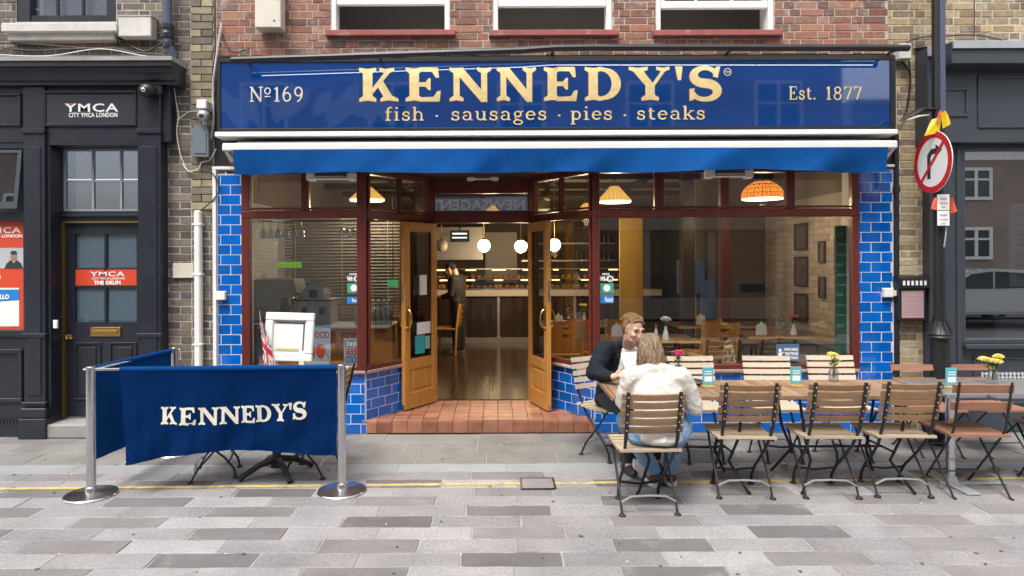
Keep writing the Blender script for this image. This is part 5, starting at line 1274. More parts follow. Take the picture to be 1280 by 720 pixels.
# fittings on the left building
def cable(name, lab, pts, r, m, cat='cable', group=None):
    P = [Vector(p) for p in pts]; out = []
    n = len(P)
    for i in range(n - 1):
        p0, p1, p2, p3 = P[max(i - 1, 0)], P[i], P[i + 1], P[min(i + 2, n - 1)]
        for k in range(5):
            t = k / 5; out.append(.5 * ((2 * p1) + (-p0 + p2) * t + (2 * p0 - 5 * p1 + 4 * p2 - p3) * t * t + (-p0 + 3 * p1 - 3 * p2 + p3) * t ** 3))
    out.append(P[-1]); b = MB(); b.tube(out, r, 5)
    return tag(b.build(name, m), lab, cat, group)
def P3(px, py, y): x, z = pt(px, py, y); return (x, y, z)
M_CABW = mat('white cable sheath', (.62, .6, .57), .5); M_CABB = mat('black cable sheath', (.02, .02, .022), .5)
t = thing('junction_box', 'white metal junction box beside the stone sill', 'utility box', P3(169, 47, .03))
x0, x1, z0, z1 = rc(149, 21, 190, 46, -.06); MB().box(x0, x1, -.08, .04, z0, z1, .006).build('body', M_WHITE_OLD, t); x0, x1, z0, z1 = rc(148, 20, 191, 24, -.06); MB().box(x0, x1, -.085, .04, z1 - .012, z1 + .002).build('lid', M_GALV, t, smooth=0)
t = thing('rainwater_pipe', 'blue grey rainwater pipe with a collar above the black cornice', 'drainpipe', P3(209, 70, .0))
b = MB(); x, _z = pt(209, 20, -.06); b.tube([(x, -.06, 4.7), (x, -.06, pt(0, 48, -.06)[1]), (x + .02, -.06, pt(0, 60, -.06)[1]), (x + .05, -.03, pt(0, 72, -.06)[1])], .045, 12); b.build('pipe', mat('blue grey paint', (.07, .09, .14), .4), t)
b = MB(); zz0 = pt(0, 36, -.06)[1]; b.lathe([(.06, -.10), (.062, -.06), (.055, -.05), (.055, -.02), (.064, -.01), (.064, .03), (.05, .035)], (x, -.06, zz0), 14); b.lathe([(.052, -.2), (.055, -.15), (.05, -.13)], (x + .01, -.06, zz0), 12); b.build('collar', M_BLACKP, t)
cable('cable', 'pale cable running along the top of the black cornice and down the brick pier', [P3(-10, 68, -.1), P3(60, 70, -.1), P3(125, 61, -.1), P3(180, 70, -.1), P3(208, 73, -.1), P3(215, 85, -.02), P3(219, 120, -.0), P3(223, 145, .0), P3(221, 165, .0), P3(226, 195, .0), P3(235, 214, .0)], .0055, M_CABW)
cable('cable', 'black cable bundle sagging along the wall over the cornice', [P3(-10, 53, .0), P3(50, 56, -.03), P3(110, 60, -.03), P3(145, 58, .0), P3(148, 48, .0), P3(180, 64, -.03), P3(204, 53, .0)], .009, M_CABB)
cable('cable', 'second black cable sagging lower over the cornice', [P3(-10, 58, .0), P3(40, 63, -.05), P3(90, 61, -.05), P3(140, 60, -.03), P3(170, 66, -.03), P3(210, 70, -.03), P3(221, 90, .0)], .008, M_CABB)
cable('cable', 'red brown cable lying over the black cornice', [P3(-10, 54, .01), P3(60, 55, .0), P3(130, 57, -.01), P3(146, 50, .0)], .005, mat('rust cable', (.30, .06, .04), .6))
cable('cable', 'white cable dropping past the left end of the blue sign', [P3(277, 28, -.02), P3(272, 60, -.02), P3(268, 90, -.02), P3(266, 115, -.0), P3(267, 150, -.0), P3(263, 175, .0)], .009, M_CABW)
cable('cable', 'white loop of cable under the grey meter box', [P3(228, 205, .0), P3(236, 214, .0), P3(248, 211, -.02), P3(252, 203, -.02), P3(262, 200, .0), P3(270, 186, -.01)], .006, M_CABW)
cable('cable', 'thin black cable looping down to the top of the white pipe', [P3(258, 209, .0), P3(268, 220, -.03), P3(274, 236, -.03), P3(266, 250, -.02), P3(250, 264, .0)], .006, M_CABB)
cable('cable', 'thin black cable over the left end of the blue sign', [P3(278, 42, -.0), P3(284, 58, -.02), P3(294, 66, -.1), P3(306, 62, -.2)], .006, M_CABB)
cable('cable', 'thin pale wire hanging on the brick pier above the meter box', [P3(222, 150, .0), P3(236, 140, .0), P3(246, 139, -.02), P3(258, 136, -.02)], .004, M_CABW)
def camera_at(px, py, y, lab, r=.05, dome=False):
    x, z = pt(px, py, y)
    t = thing('security_camera', lab, 'security camera', (x, y, z))
    if dome:
        MB().ball((0, 0, 0), (.085, .075, .07), 3).build('body', M_CAST, t, local=True); MB().ball((0, -.065, -.012), .028, 2).build('lens', M_CHROME, t, local=True); MB().box(-.05, .12, .03, .13, -.03, .06, .01).build('bracket', M_CAST, t, local=True)
    else:
        MB().box(-.055, .045, -.05, .10, .03, .12, .008).build('mount', M_WHITE, t, local=True); MB().ball((0, -.01, -.03), (.062, .06, .058), 3).build('body', M_GALV, t, local=True); MB().ball((0, -.055, -.04), .025, 2).build('lens', M_INK, t, local=True)
camera_at(184, 113, -.18, 'black dome security camera under the black cornice', dome=True)
camera_at(255, 141, -.08, 'white and grey security camera on the brick pier beside the sign')
t = thing('meter_box', 'grey plastic meter box under the security camera on the brick pier', 'utility box', P3(251, 196, .0))
x0, x1, z0, z1 = rc(241, 156, 261, 196, -.05); MB().prism([(x0 + .02, z1), (x1 - .02, z1), (x1, z1 - .06), (x1, z0), (x0, z0), (x0, z1 - .06)], -.06, .03, 'y').build('body', mat('blue grey plastic', (.14, .17, .20), .45), t)
MB().box(x0 + .02, x1 - .02, -.068, -.0605, z0 + .03, z1 - .09, .003).build('cover', mat('blue grey plastic', (.14, .17, .20), .45), t)
t = thing('white_pipe', 'white plastic conduit running down the brick pier', 'pipe', P3(247, 540, .0)); x, z1 = pt(247, 263, -.02); b = MB(); b.box(x - .032, x + .032, -.045, .03, .02, z1, .012); b.build('conduit', M_WHITE, t)
b = MB(); [b.box(x - .045, x + .045, -.049, .031, zz_, zz_ + .02, .003) for zz_ in (.9, 1.6, 2.1)]; b.build('clip', M_WHITE, t)
t = thing('blank_plate', 'blank cream plate screwed to the brick pier', 'plate', P3(228, 346, .0)); x0, x1, z0, z1 = rc(215, 329, 241, 347.5, .0); MB().box(x0, x1, .012, .03, z0, z1, .003).build('plate', mat('cream plate', (.62, .56, .47), .5, var=.1), t)
t = thing('small_box', 'small white box on the left blue tiled pilaster', 'sensor box', P3(276, 374, -.02)); x0, x1, z0, z1 = rc(270, 364, 282, 375, -.03); MB().box(x0, x1, -.05, -.0, z0, z1, .006).build('body', M_WHITE, t)
t = thing('small_box', 'small white box on the right blue tiled pilaster', 'sensor box', P3(1111, 371, -.02)); x0, x1, z0, z1 = rc(1104, 360, 1116, 371.5, -.03); MB().box(x0, x1, -.05, -.0, z0, z1, .006).build('body', M_WHITE, t); x0, x1, z0, z1 = rc(1116, 363, 1121, 370, -.03); MB().box(x0, x1, -.03, .0, z0, z1, .003).build('knuckle', M_WHITE, t)

# ================================================================== RIGHT BUILDING
random.seed(33)
rb = thing('grey_shopfront', 'yellow brick building with a slate grey timber shopfront', 'building', (5.0, 0, 0))
rx0 = XR + .031; rx1 = 8.2; px1_ = pt(1162, 300, .0)[0]
pw_ = MB().box(rx0, px1_, .042, .30, 0, 3.79).build('brick_wall', M_MORTAR_Y, rb, smooth=0)
course_patch(pw_, 'brick', (rx0 + .02, .042, 0), (1, 0), px1_ - rx0 - .02, 0, 3.79, .225, .0757, .012, .10, .004, M_BRICK_YEL, bond=True, offs=(.1, .35), jit=.003, key='y', bev=.003)
MB().box(BX1 + .001, rx1, .042, .30, 3.791, 4.62).build('upper_brick_wall', M_MORTAR_Y, rb, smooth=0)
ub = bpy.data.objects[[o.name for o in COL.objects if o.name.startswith('upper_brick_wall')][-1]]
course_patch(ub, 'brick', (BX1 + .002, .042, 0), (1, 0), 3.2, 3.791, 4.62, .225, .0757, .012, .10, .004, M_BRICK_YEL, bond=True, offs=(0, .25), jit=.003, key='y', bev=.003)
MB().box(BX1 + .001, rx1, .036, .30, 4.621, 8.5).build('wall_above', mat('yellow wall beyond the frame', (.36, .27, .14), .9), rb, smooth=0)
gy_ = -.16
gx0 = pt(1160, 120, gy_)[0]
za, zb_ = pt(1200, 178, gy_)[1], pt(1200, 58, gy_)[1]
b = MB(); b.box(gx0, rx1, gy_, .04, za, zb_ - .001, .004)
x0, x1, z0, z1 = rc(1190, 53, 1300, 79, -.34); b.box(x0, rx1, -.34, gy_ - .001, z0, z1, .006)
fs_ = b.build('fascia', M_GREYP, rb)
b = MB(); b.prism([(.045, zb_ + .05), (gy_ - .02, zb_ + .0), (gy_ - .03, zb_ - .10), (gy_ - .012, zb_ - .10), (gy_ - .004, zb_ + .0)], gx0 - .012, x0 - .001, 'x'); b.prism([(.045, z1 + .05), (-.36, z1 + .012), (-.365, z1 - .06), (-.35, z1 - .06), (-.345, z1 + .001), (.045, z1 + .03)], x0, rx1, 'x'); b.build('lead_flashing', mat('sheet lead', (.36, .38, .40), .5, .4, var=.15), rb, smooth=.3)
def rpanel(px0, py0, px1, py1, y, w=.025):
    x0, x1, z0, z1 = rc(px0, py0, px1, py1, y); b = MB()
    b.box(x0, x1, y - .014, y, z1 - w, z1, .004); b.box(x0, x1, y - .014, y, z0, z0 + w, .004); b.box(x0, x0 + w, y - .013, y, z0 + w, z1 - w, .004); b.box(x1 - w, x1, y - .013, y, z0 + w, z1 - w, .004); b.build('panel_moulding', M_GREYP, rb)
rpanel(1178, 110, 1210, 146, gy_ - .001); rpanel(1222, 95, 1300, 160, gy_ - .001)
sy_ = -.07
cx0_, cx1_ = pt(1162, 350, sy_)[0], pt(1203, 350, sy_)[0]
b = MB(); b.box(cx0_, cx1_, sy_, .04, 0, za - .001, .005); b.box(cx0_ + .10, cx1_ - .09, sy_ - .02, sy_, .30, za - .05, .005); b.box(cx1_ - .06, cx1_ - .02, sy_ - .015, sy_, .3, za - .05, .004); b.box(cx0_ - .01, cx1_ + .01, sy_ - .04, sy_ - .0, .0, .25, .008); b.build('pilaster', M_GREYP, rb)
wz0, wz1 = pt(1240, 424, sy_)[1], pt(1240, 186, sy_)[1]
b = MB(); b.box(cx1_ + .001, rx1, sy_ + .02, .10, wz1, za - .001); b.box(cx1_ + .001, rx1, sy_ - .05, .10, wz0 - .09, wz0 - .045, .006); b.box(cx1_ + .001, rx1, sy_ + .0, .10, wz0 - .044, wz0, .005); b.box(cx1_ + .001, rx1, sy_ + .03, .10, 0, wz0 - .091); b.box(cx1_ + .001, cx1_ + .04, sy_ + .01, .10, wz0, wz1, .004)
gw = b.build('shop_window', M_GREYP, rb, smooth=0)
MB().box(cx1_ + .041, rx1, sy_ + .05, sy_ + .056, wz0, wz1).build('pane', glass('dark shop glass', (.80, .83, .85), .60), gw, smooth=0)
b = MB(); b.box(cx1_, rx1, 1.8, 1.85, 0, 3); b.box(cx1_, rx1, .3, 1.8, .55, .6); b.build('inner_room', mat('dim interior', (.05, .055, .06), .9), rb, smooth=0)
rpanel(1216, 446, 1300, 505, sy_ + .03)
M_LATT = mat('white lattice', (.6, .6, .6), .5)
x0, x1, z0, z1 = rc(1226, 465, 1290, 490, sy_ + .03); b = MB()
for i in range(16): b.box(x0 + i * .04, x0 + i * .04 + .012, sy_ + .012, sy_ + .028, z0, z1)
for j in range(6): b.box(x0, x1, sy_ + .010, sy_ + .0115, z0 + j * .036, z0 + j * .036 + .010)
tg = thing('vent_lattice', 'white lattice grille low on the grey shopfront', 'grille', ((x0 + x1) / 2, sy_, z0)); b.build('lattice', M_LATT, tg, smooth=0)
t = thing('notice_board', 'white framed notice with handwriting standing in the grey shop window', 'notice', P3(1273, 358, .15)); x0, x1, z0, z1 = rc(1263, 254, 1310, 358, .12); MB().box(x0, x1, .12, .14, z0, z1, .004).build('board', M_PAPER, t)
b = MB()
for k in range(7): b.tube([(x0 + .06 + .02 * (i % 2) + .012 * i, .119, z1 - .1 - k * .105 - .012 * (i % 3)) for i in range(14)], .004, 4)
b.build('handwriting', M_INK, t)
t = thing('leaning_canvas', 'pale canvas leaning inside the grey shop window', 'picture', P3(1265, 424, .4)); x0, x1, z0, z1 = rc(1250, 399, 1330, 424, .4); b = MB(); b.box(x0, x1, .4, .43, z0 - .1, z1, M=None); b.build('canvas', M_PAPER, t, smooth=0); b = MB(); b.box(x0 - .03, x0 - .001, .39, .44, z0 - .1, z1 + .03); b.box(x0, x1, .39, .44, z1 + .001, z1 + .03); b.build('frame', M_WHITE, t, smooth=0)
# menu box on the pier
t = thing('menu_case', 'black wall case holding a pink menu on the yellow brick pier', 'menu case', P3(1140, 400, -.02))
x0, x1, z0, z1 = rc(1123, 347, 1157, 401, -.06)
b = MB(); b.box(x0, x1, -.07, .03, z0, z1, .008); b.prism([(-.10, z1 - .10), (-.10, z1 - .01), (-.06, z1 + .015), (.03, z1 + .015), (.03, z1 - .10)], x0 - .008, x1 + .008, 'x'); b.build('case', M_CAST, t)
MB().box(x0 + .025, x1 - .03, -.076, -.0705, z0 + .03, z1 - .13).build('menu_sheet', mat('pink menu paper', (.42, .28, .29), .5), t, smooth=0)
b = MB()
for k in range(8): b.box(x0 + .05, x1 - .055, -.0768, -.0763, z0 + .06 + k * .026, z0 + .064 + k * .026)
b.build('print_line', mat('brown print', (.25, .15, .15), .6), t, smooth=0)
b = MB()
for k in range(6): b.box(x0 + .02 + k * .042, x0 + .042 + k * .042, -.104, -.1005, z1 - .075, z1 - .03)
b.build('slot', M_PRINTW, t, smooth=0)
# dark conduit between tiled pilaster and pier, cables there
t = thing('black_downpipe', 'black downpipe between the right tiled pilaster and the yellow pier', 'drainpipe', P3(1121, 540, .0)); x, z1 = pt(1121.5, 168, -.02); MB().tube([(x, .0, .01), (x, .0, z1)], .026, 10).build('pipe', M_CAST, t); b = MB(); [b.cyl((x, .0, q), (x, .0, q + .06), .034, n=10) for q in (.5, 1.5, 2.4)]; b.build('collar', M_CAST, t)
t = thing('white_junction_box', 'grey white box at the right end of the trough light', 'utility box', P3(1131, 73, .0)); x0, x1, z0, z1 = rc(1123, 55, 1138, 74, -.06); MB().box(x0, x1, -.08, .03, z0, z1, .006).build('body', M_WHITE_OLD, t)
cable('cable', 'black cable hanging in a loop right of the blue sign', [P3(1124, 74, .0), P3(1134, 85, -.01), P3(1138, 100, -.01), P3(1136, 120, -.01), P3(1133, 140, .0)], .008, M_CABB)
cable('cable', 'second black cable right of the blue sign', [P3(1136, 75, .0), P3(1138, 100, .0), P3(1134, 130, .0), P3(1128, 150, .0)], .008, M_CABB)
cable('cable', 'black cable over the lead flashing of the grey shopfront', [P3(1133, 53, .0), P3(1150, 47, .0), P3(1180, 45, -.02), P3(1220, 44, -.02), P3(1252, 50, -.04)], .007, M_CABB)
cable('cable', 'thin dark cable running up the yellow brick wall', [P3(1163, 46, .0), P3(1172, 25, .0), P3(1168, 8, .0), P3(1164, -12, .0)], .006, M_CABB)
cable('cable', 'straight dark wire on the yellow brick at the top right', [P3(1218, 46, .01), P3(1218, 20, .01), P3(1218, -20, .01)], .004, M_CABB)
t = thing('swan_light', 'flat black arm lamp reaching over the yellow pier', 'wall lamp', P3(1150, 142, -.3)); b = MB()
pts = [P3(1176, 140, -.40), P3(1165, 137, -.42), P3(1150, 137.5, -.44), P3(1138, 144, -.46), P3(1124, 151, -.46)]; b.tube(pts, [.02, .045, .055, .045, .015], 10, flat=.35); b.build('head', M_BLACK, t)
b = MB(); b.tube([P3(1160, 144, -.45), P3(1147, 145.5, -.47), P3(1134, 150, -.48)], [.018, .035, .02], 8, flat=.3); b.build('lens', mat('frosted lens', (.8, .72, .5), .4), t)

# lamp column, no-right-turn sign, plates, wrapping
py_c = -.42
cxp, _ = pt(1174, 300, py_c)
lc = thing('lamp_column', 'black lamp column with a moulded base in front of the grey shopfront', 'lamp column', (cxp, py_c, 0))
zt = pt(1174, 397, py_c)[1]
b = MB(); b.lathe([(.10, 0), (.10, .05), (.082, .06), (.082, zt - .20), (.09, zt - .19)], n=16); b.build('base', M_CAST, lc, local=True)
b = MB(); b.lathe([(.105, zt - .19), (.112, zt - .18), (.105, zt - .165), (.112, zt - .15), (.095, zt - .13), (.06, zt - .03), (.062, zt - .02), (.062, zt), (.045, zt + .005)], n=16); b.build('collar', M_CAST, lc, local=True)
b = MB()
for k in range(12): a = 2 * pi * k / 12; b.tube([(.108 * cos(a), .108 * sin(a), zt - .15), (.064 * cos(a), .064 * sin(a), zt - .03)], .006, 5)
b.build('flute', M_CAST, lc, local=True)
b = MB(); b.lathe([(.05, zt + .005), (.046, 2.2), (.046, 3.02), (.040, 3.03)], n=14); b.build('shaft', M_CAST, lc, local=True)
MB().box(.0, .05, -.03, .03, 3.03, 6.0, .006).build('upper_pole', mat('blue grey paint', (.07, .09, .14), .4), lc, local=True); MB().box(-.05, -.002, -.028, .028, 3.03, 6.0, .006).build('pole_channel', M_BLACK, lc, local=True)
sgx, sgz = pt(1174, 203, -.46)
rs = thing('no_right_turn_sign', 'round white no right turn sign with a red ring on the black pole', 'road sign', (cxp - .085, -.46, sgz), rz=-1.62)
Rr = .285; n = 48
def disc(b, r, y0, y1, r2=None):
    for i in range(n):
        a0, a1 = 2 * pi * i / n, 2 * pi * (i + 1) / n
        if r2 is None: pass
        else: b.prism([(r * cos(a0), r * sin(a0)), (r * cos(a1), r * sin(a1)), (r2 * cos(a1), r2 * sin(a1)), (r2 * cos(a0), r2 * sin(a0))], y0, y1, 'y')
b = MB(); b.prism([(Rr * cos(2 * pi * i / n), Rr * sin(2 * pi * i / n)) for i in range(n)], -.004, .004, 'y'); b.build('plate', M_PRINTW, rs, local=True, smooth=0)
M_REDS = mat('sign red', (.55, .015, .02), .4)
b = MB(); disc(b, Rr, -.0065, -.0045, .228); b.build('red_ring', M_REDS, rs, local=True, smooth=0)
b = MB(); b.prism([(-.075, -.15), (-.025, -.15), (-.025, .05), (0.0, .075), (.05, .075), (.05, .04), (.145, .10), (.05, .16), (.05, .125), (-.02, .125), (-.075, .075)], -.0055, -.0042, 'y'); b.build('arrow', M_INK, rs, local=True, smooth=0)
b = MB(); b.prism([(-.178, -.155), (-.155, -.178), (.178, .155), (.155, .178)], -.0082, -.0066, 'y'); b.build('red_bar', M_REDS, rs, local=True, smooth=0)
MB().box(-.03, .03, .005, .08, -.14, -.10).build('clamp', M_GALV, rs, local=True, smooth=0); MB().box(-.03, .03, .005, .08, .10, .14).build('clamp', M_GALV, rs, local=True, smooth=0)
pl_ = ['upper white permit plate under the round road sign', 'lower white permit plate under the round road sign']
for k, (y0, y1) in enumerate(((243, 262.5), (263.5, 282))):
    x0, x1, z0, z1 = rc(1172, y0, 1187, y1, -.52); t = thing('permit_plate', pl_[k], 'plate', ((x0 + x1) / 2, -.52, z0)); MB().box(x0, x1, -.52, -.512, z0, z1, .002).build('plate', M_PRINTW, t, smooth=0)
    M_FAINT = mat('faint print', (.45, .43, .45), .6)
    sans('PERMIT', x0 + .02, x1 - .02, z1 - .05, z1 - .03, -.52, M_FAINT, t, name='print_line'); sans('HOLDERS', x0 + .018, x1 - .018, z1 - .09, z1 - .07, -.52, M_FAINT, t, name='print_line'); sans('ONLY', x0 + .03, x1 - .03, z1 - .125, z1 - .105, -.52, M_FAINT, t, name='print_line')
    MB().box((x0 + x1) / 2 - .02, (x0 + x1) / 2 + .02, -.511, -.47, z0 + .05, z0 + .09).build('clamp', M_GALV, t, smooth=0)
def wrap(name, lab, tri, y, m):
    P = [P3(px, py, yy) for px, py, yy in tri]; c = sum((Vector(p) for p in P), Vector()) / len(P)
    b = MB(); bm = b.bm; n_ = len(P); vs = []
    top = [Vector(p) for p in P]
    def f(u, v):
        a = top[0].lerp(top[1], u); d_ = top[3].lerp(top[2], u); p = a.lerp(d_, v); p.y += -.025 * sin(pi * u) * (1 - .3 * v) + .004 * sin(9 * u + 5 * v); return p
    b.grid(f, 8, 6, .003); o = b.build(name, m, None); return tag(o, lab, 'sign cover')
M_YELW = mat('yellow plastic wrap', (.75, .52, .02), .45); M_ORW = mat('orange red plastic', (.68, .10, .04), .5)
wrap('sign_cover', 'yellow plastic wrapping left of the lamp column above the road sign', [(1165, 149, -.5), (1176, 147, -.49), (1175, 166, -.49), (1155, 170, -.5)], 0, M_YELW)
wrap('sign_cover', 'yellow plastic cone right of the lamp column above the road sign', [(1176, 141, -.5), (1182, 138, -.5), (1189, 154, -.5), (1178, 161, -.5)], 0, M_YELW)
wrap('sign_cover', 'orange strap tied round the lamp column', [(1174, 139, -.52), (1176, 139, -.52), (1174, 151, -.52), (1170, 152, -.52)], 0, M_ORW)
wrap('sign_cover', 'orange cone flap left of the permit plates', [(1168, 247, -.5), (1172, 247, -.5), (1172, 264, -.5), (1163, 261, -.5)], 0, M_ORW)
wrap('sign_cover', 'orange cone flap right of the permit plates', [(1187, 247, -.5), (1190, 247, -.5), (1197, 264, -.5), (1188, 267, -.5)], 0, M_ORW)
cable('strap', 'grey strap end hanging below the permit plates', [P3(1183, 284, -.47), P3(1182, 295, -.48), P3(1180, 309, -.48)], .007, M_GALV, cat='strap')

# ================================================================== PAVEMENT TABLES AND FOLDING CHAIRS
random.seed(55)
M_TEAK = mat('weathered teak slat', (.28, .165, .085), .55, var=.30, vs=9, stretch=(.6, 5, 5), rnd=.16, bump=.1, bs=50, local=True, fine=.12, fs=60)
M_TEAKL = mat('teak slat toned as sky lit', (.56, .46, .34), .6, var=.22, vs=9, stretch=(.6, 5, 5), rnd=.10, bump=.1, bs=50, local=True)  # paler copy of the same teak, with sky light put into its colour
M_SEATW = mat('rain bleached seat slat', (.47, .37, .255), .6, var=.35, vs=7, stretch=(.6, 5, 5), rnd=.14, bump=.1, bs=50, local=True)
M_TEAKR = mat('red brown slat', (.30, .145, .09), .55, var=.25, vs=9, stretch=(.6, 5, 5), rnd=.12, local=True)
M_TTOP = mat('worn teak tabletop', (.29, .18, .11), .45, var=.3, vs=8, stretch=(5, .6, 5), rnd=.18, bump=.1, bs=50, local=True, rvar=.25)
M_ZINC = mat('grey zinc tabletop', (.30, .29, .27), .35, .5, var=.2, vs=6)
M_RIV = mat('pale rivet', (.6, .58, .55), .35, .6)
def slat_mesh(L, w, th, m, curve=0.0, name='back_slat'):
    b = MB(); n = 6
    for i in range(n):
        pass
    V = []
    bm = b.bm
    for i in range(n + 1):
        u = i / n; x = (u - .5) * L; y = -curve * (1 - (2 * u - 1) ** 2)
        V.append([bm.verts.new((x, y - th / 2, -w / 2)), bm.verts.new((x, y + th / 2, -w / 2)), bm.verts.new((x, y + th / 2, w / 2)), bm.verts.new((x, y - th / 2, w / 2))])
    for a, c in zip(V, V[1:]):
        for j in range(4): bm.faces.new((a[j], a[(j + 1) % 4], c[(j + 1) % 4], c[j]))
    bm.faces.new(V[0][::-1]); bm.faces.new(V[-1])
    bmesh.ops.bevel(bm, geom=[e for e in bm.edges if e.calc_face_angle(0) > 1], offset=.003, segments=1, affect='EDGES')
    me = b.mesh(name, .5); me.materials.append(m); return me
def bistro_chair(wood):
    t = thing('folding_chair', '', 'chair', (0, 0, 0))
    bs_ = slat_mesh(.425, .043, .014, wood, .018)
    lean = .27
    for i in range(5):
        z = .600 + i * .058; y = -.165 - (z - .46) * lean
        o = piece('back_slat', bs_, t, (0, y, z), 0, (math.atan(lean), 0), local=True)
    ss = slat_mesh(.42, .046, .016, M_SEATW if wood is M_TEAK else wood, 0, 'seat_slat')
    for i in range(7):
        y = -.175 + i * .058; z = .452 - .012 * sin(pi * i / 6)
        piece('seat_slat', ss, t, (0, y, z), 0, (pi / 2, 0), local=True)
    for s in (-1, 1):
        b = MB(); pts = [(s * .175, -.165 - (.86 - .46) * lean + .014 - .03, .865)]
        for z in (.75, .62, .54): pts.append((s * .175, -.183 - (z - .46) * lean - .004, z))
        pts += [(s * .172, -.165, .46), (s * .164, -.12, .38), (s * .155, -.02, .27), (s * .15, .09, .17), (s * .145, .155, .08), (s * .145, .17, .01)]
        b.tube(pts, [.0115] * 4 + [.0098] * 6, 6, flat=1.15, up=(1, 0, 0)); b.build('leg', M_CAST, t, local=True)
        b = MB(); pts = [(s * .185, .17, .435), (s * .186, .10, .33), (s * .188, .0, .22), (s * .19, -.10, .11), (s * .19, -.155, .01)]
        b.tube(pts, .0085, 6); b.build('leg', M_CAST, t, local=True)
        b = MB(); b.box(s * .185 - .005, s * .185 + .005, -.19, .19, .425, .444); b.build('seat_rail', M_CAST, t, local=True, smooth=0)
        for f in ((s * .145, .17), (s * .19, -.158)):
            MB().lathe([(.024, 0), (.024, .008), (.012, .018)], (f[0], f[1], 0), 10).build('foot', M_CAST, t, local=True)
        b = MB()
        for i in range(5):
            z = .600 + i * .058; b.ball((s * .175, -.1965 - (z - .46) * lean, z), .0062, 1)
        b.build('rivet', M_RIV, t, local=True)['kind'] = 'stuff'
    b = MB(); b.tube([(-.188, -.125, .085), (-.12, -.128, .122), (0, -.13, .128), (.12, -.128, .122), (.188, -.125, .085)], .013, 4, flat=.45, up=(0, 0, 1)); b.build('arched_stretcher', M_GALV, t, local=True)
    b = MB(); b.tube([(-.15, .12, .14), (0, .12, .125), (.15, .12, .14)], .009, 6); b.build('stretcher', M_CAST, t, local=True)
    b = MB(); b.tube([(-.165, -.145, .44), (0, -.16, .437), (.165, -.145, .44)], .008, 6); b.build('stretcher', M_CAST, t, local=True)
    return t
def plank_chair(wood):
    t = thing('folding_chair', '', 'chair', (0, 0, 0))
    bs_ = slat_mesh(.42, .062, .016, wood, .0)
    for z in (.67, .80): piece('back_slat', bs_, t, (0, -.165 - (z - .46) * .2, z), 0, (.2, 0), local=True)
    ss = slat_mesh(.42, .066, .018, wood, 0, 'seat_slat')
    for i in range(6): piece('seat_slat', ss, t, (0, -.175 + i * .0685, .452), 0, (pi / 2, 0), local=True)
    for s in (-1, 1):
        b = MB(); b.tube([(s * .18, -.262, .85), (s * .18, -.195, .50), (s * .178, -.13, .40), (s * .17, .19, .008), (s * .17, .215, .006)], .010, 6, flat=.7); b.build('leg', M_CAST, t, local=True)
        b = MB(); b.tube([(s * .195, .17, .435), (s * .197, -.215, .008), (s * .197, -.24, .006)], .010, 6, flat=.7); b.build('leg', M_CAST, t, local=True)
    for w_, y_, z_ in ((.197, -.08, .158), (.17, .10, .115), (.19, -.17, .438)): b = MB(); b.tube([(-w_, y_, z_), (w_, y_, z_)], .006, 6); b.build('stretcher', M_CAST, t, local=True)
    return t
def near_chair(px, d): return ((px - 620) * d / 810, d - DIST)
cA, cL, cR = bistro_chair(M_TEAK), bistro_chair(M_TEAKL), plank_chair(M_TEAKR)
SEATS = [  # source, x, y, rotation, label
    (cA, 1.035, -1.94, .03, 'folding slatted chair carrying the long haired person in the white sweater'),
    (cA, 1.815, -1.64, -.05, 'brown slatted folding chair just right of the person in the white sweater'),
    (cA, 2.44, -1.64, -.03, 'brown slatted folding chair in the middle of the near row, under the table joint'),
    (cA, 2.975, -1.62, -.04, 'brown slatted folding chair of the near row beside the two slat red one'),
    (cL, 1.78, -.82, pi + .02, 'pale slatted folding chair partly behind the person in the white sweater'),
    (cL, 2.46, -.82, pi - .04, 'pale slatted folding chair below the dark blue seating notice'),
    (cL, 3.06, -.80, pi - .02, 'pale slatted folding chair below the right end of the restaurant window'),
    (cL, 1.0, -.74, pi + .55, 'pale slatted folding chair under the man in the dark jacket'),
    (cR, 3.52, -1.60, -.06, 'red brown two slat folding chair at the near side of the grey table'),
    (cR, 4.30, -1.55, -.15, 'red brown folding chair cut off by the right edge of the picture'),
    (cR, 3.90, -.66, pi - .05, 'red brown two slat folding chair in front of the yellow brick pier'),
    (cR, 4.47, -.66, pi + .03, 'red brown two slat folding chair behind the glass jar of yellow flowers'),
]
used = set()
for src, x, y, rz, lab in SEATS:
    o = src if src.name not in used else copy_tree(src); used.add(src.name)
    o.location = (x, y, 0); o.rotation_euler = (0, 0, rz); o.scale = (1, 1, .9 if src is cR and y > -1 else 1); o['label'] = lab; o['group'] = 'folding chairs around the pavement tables'
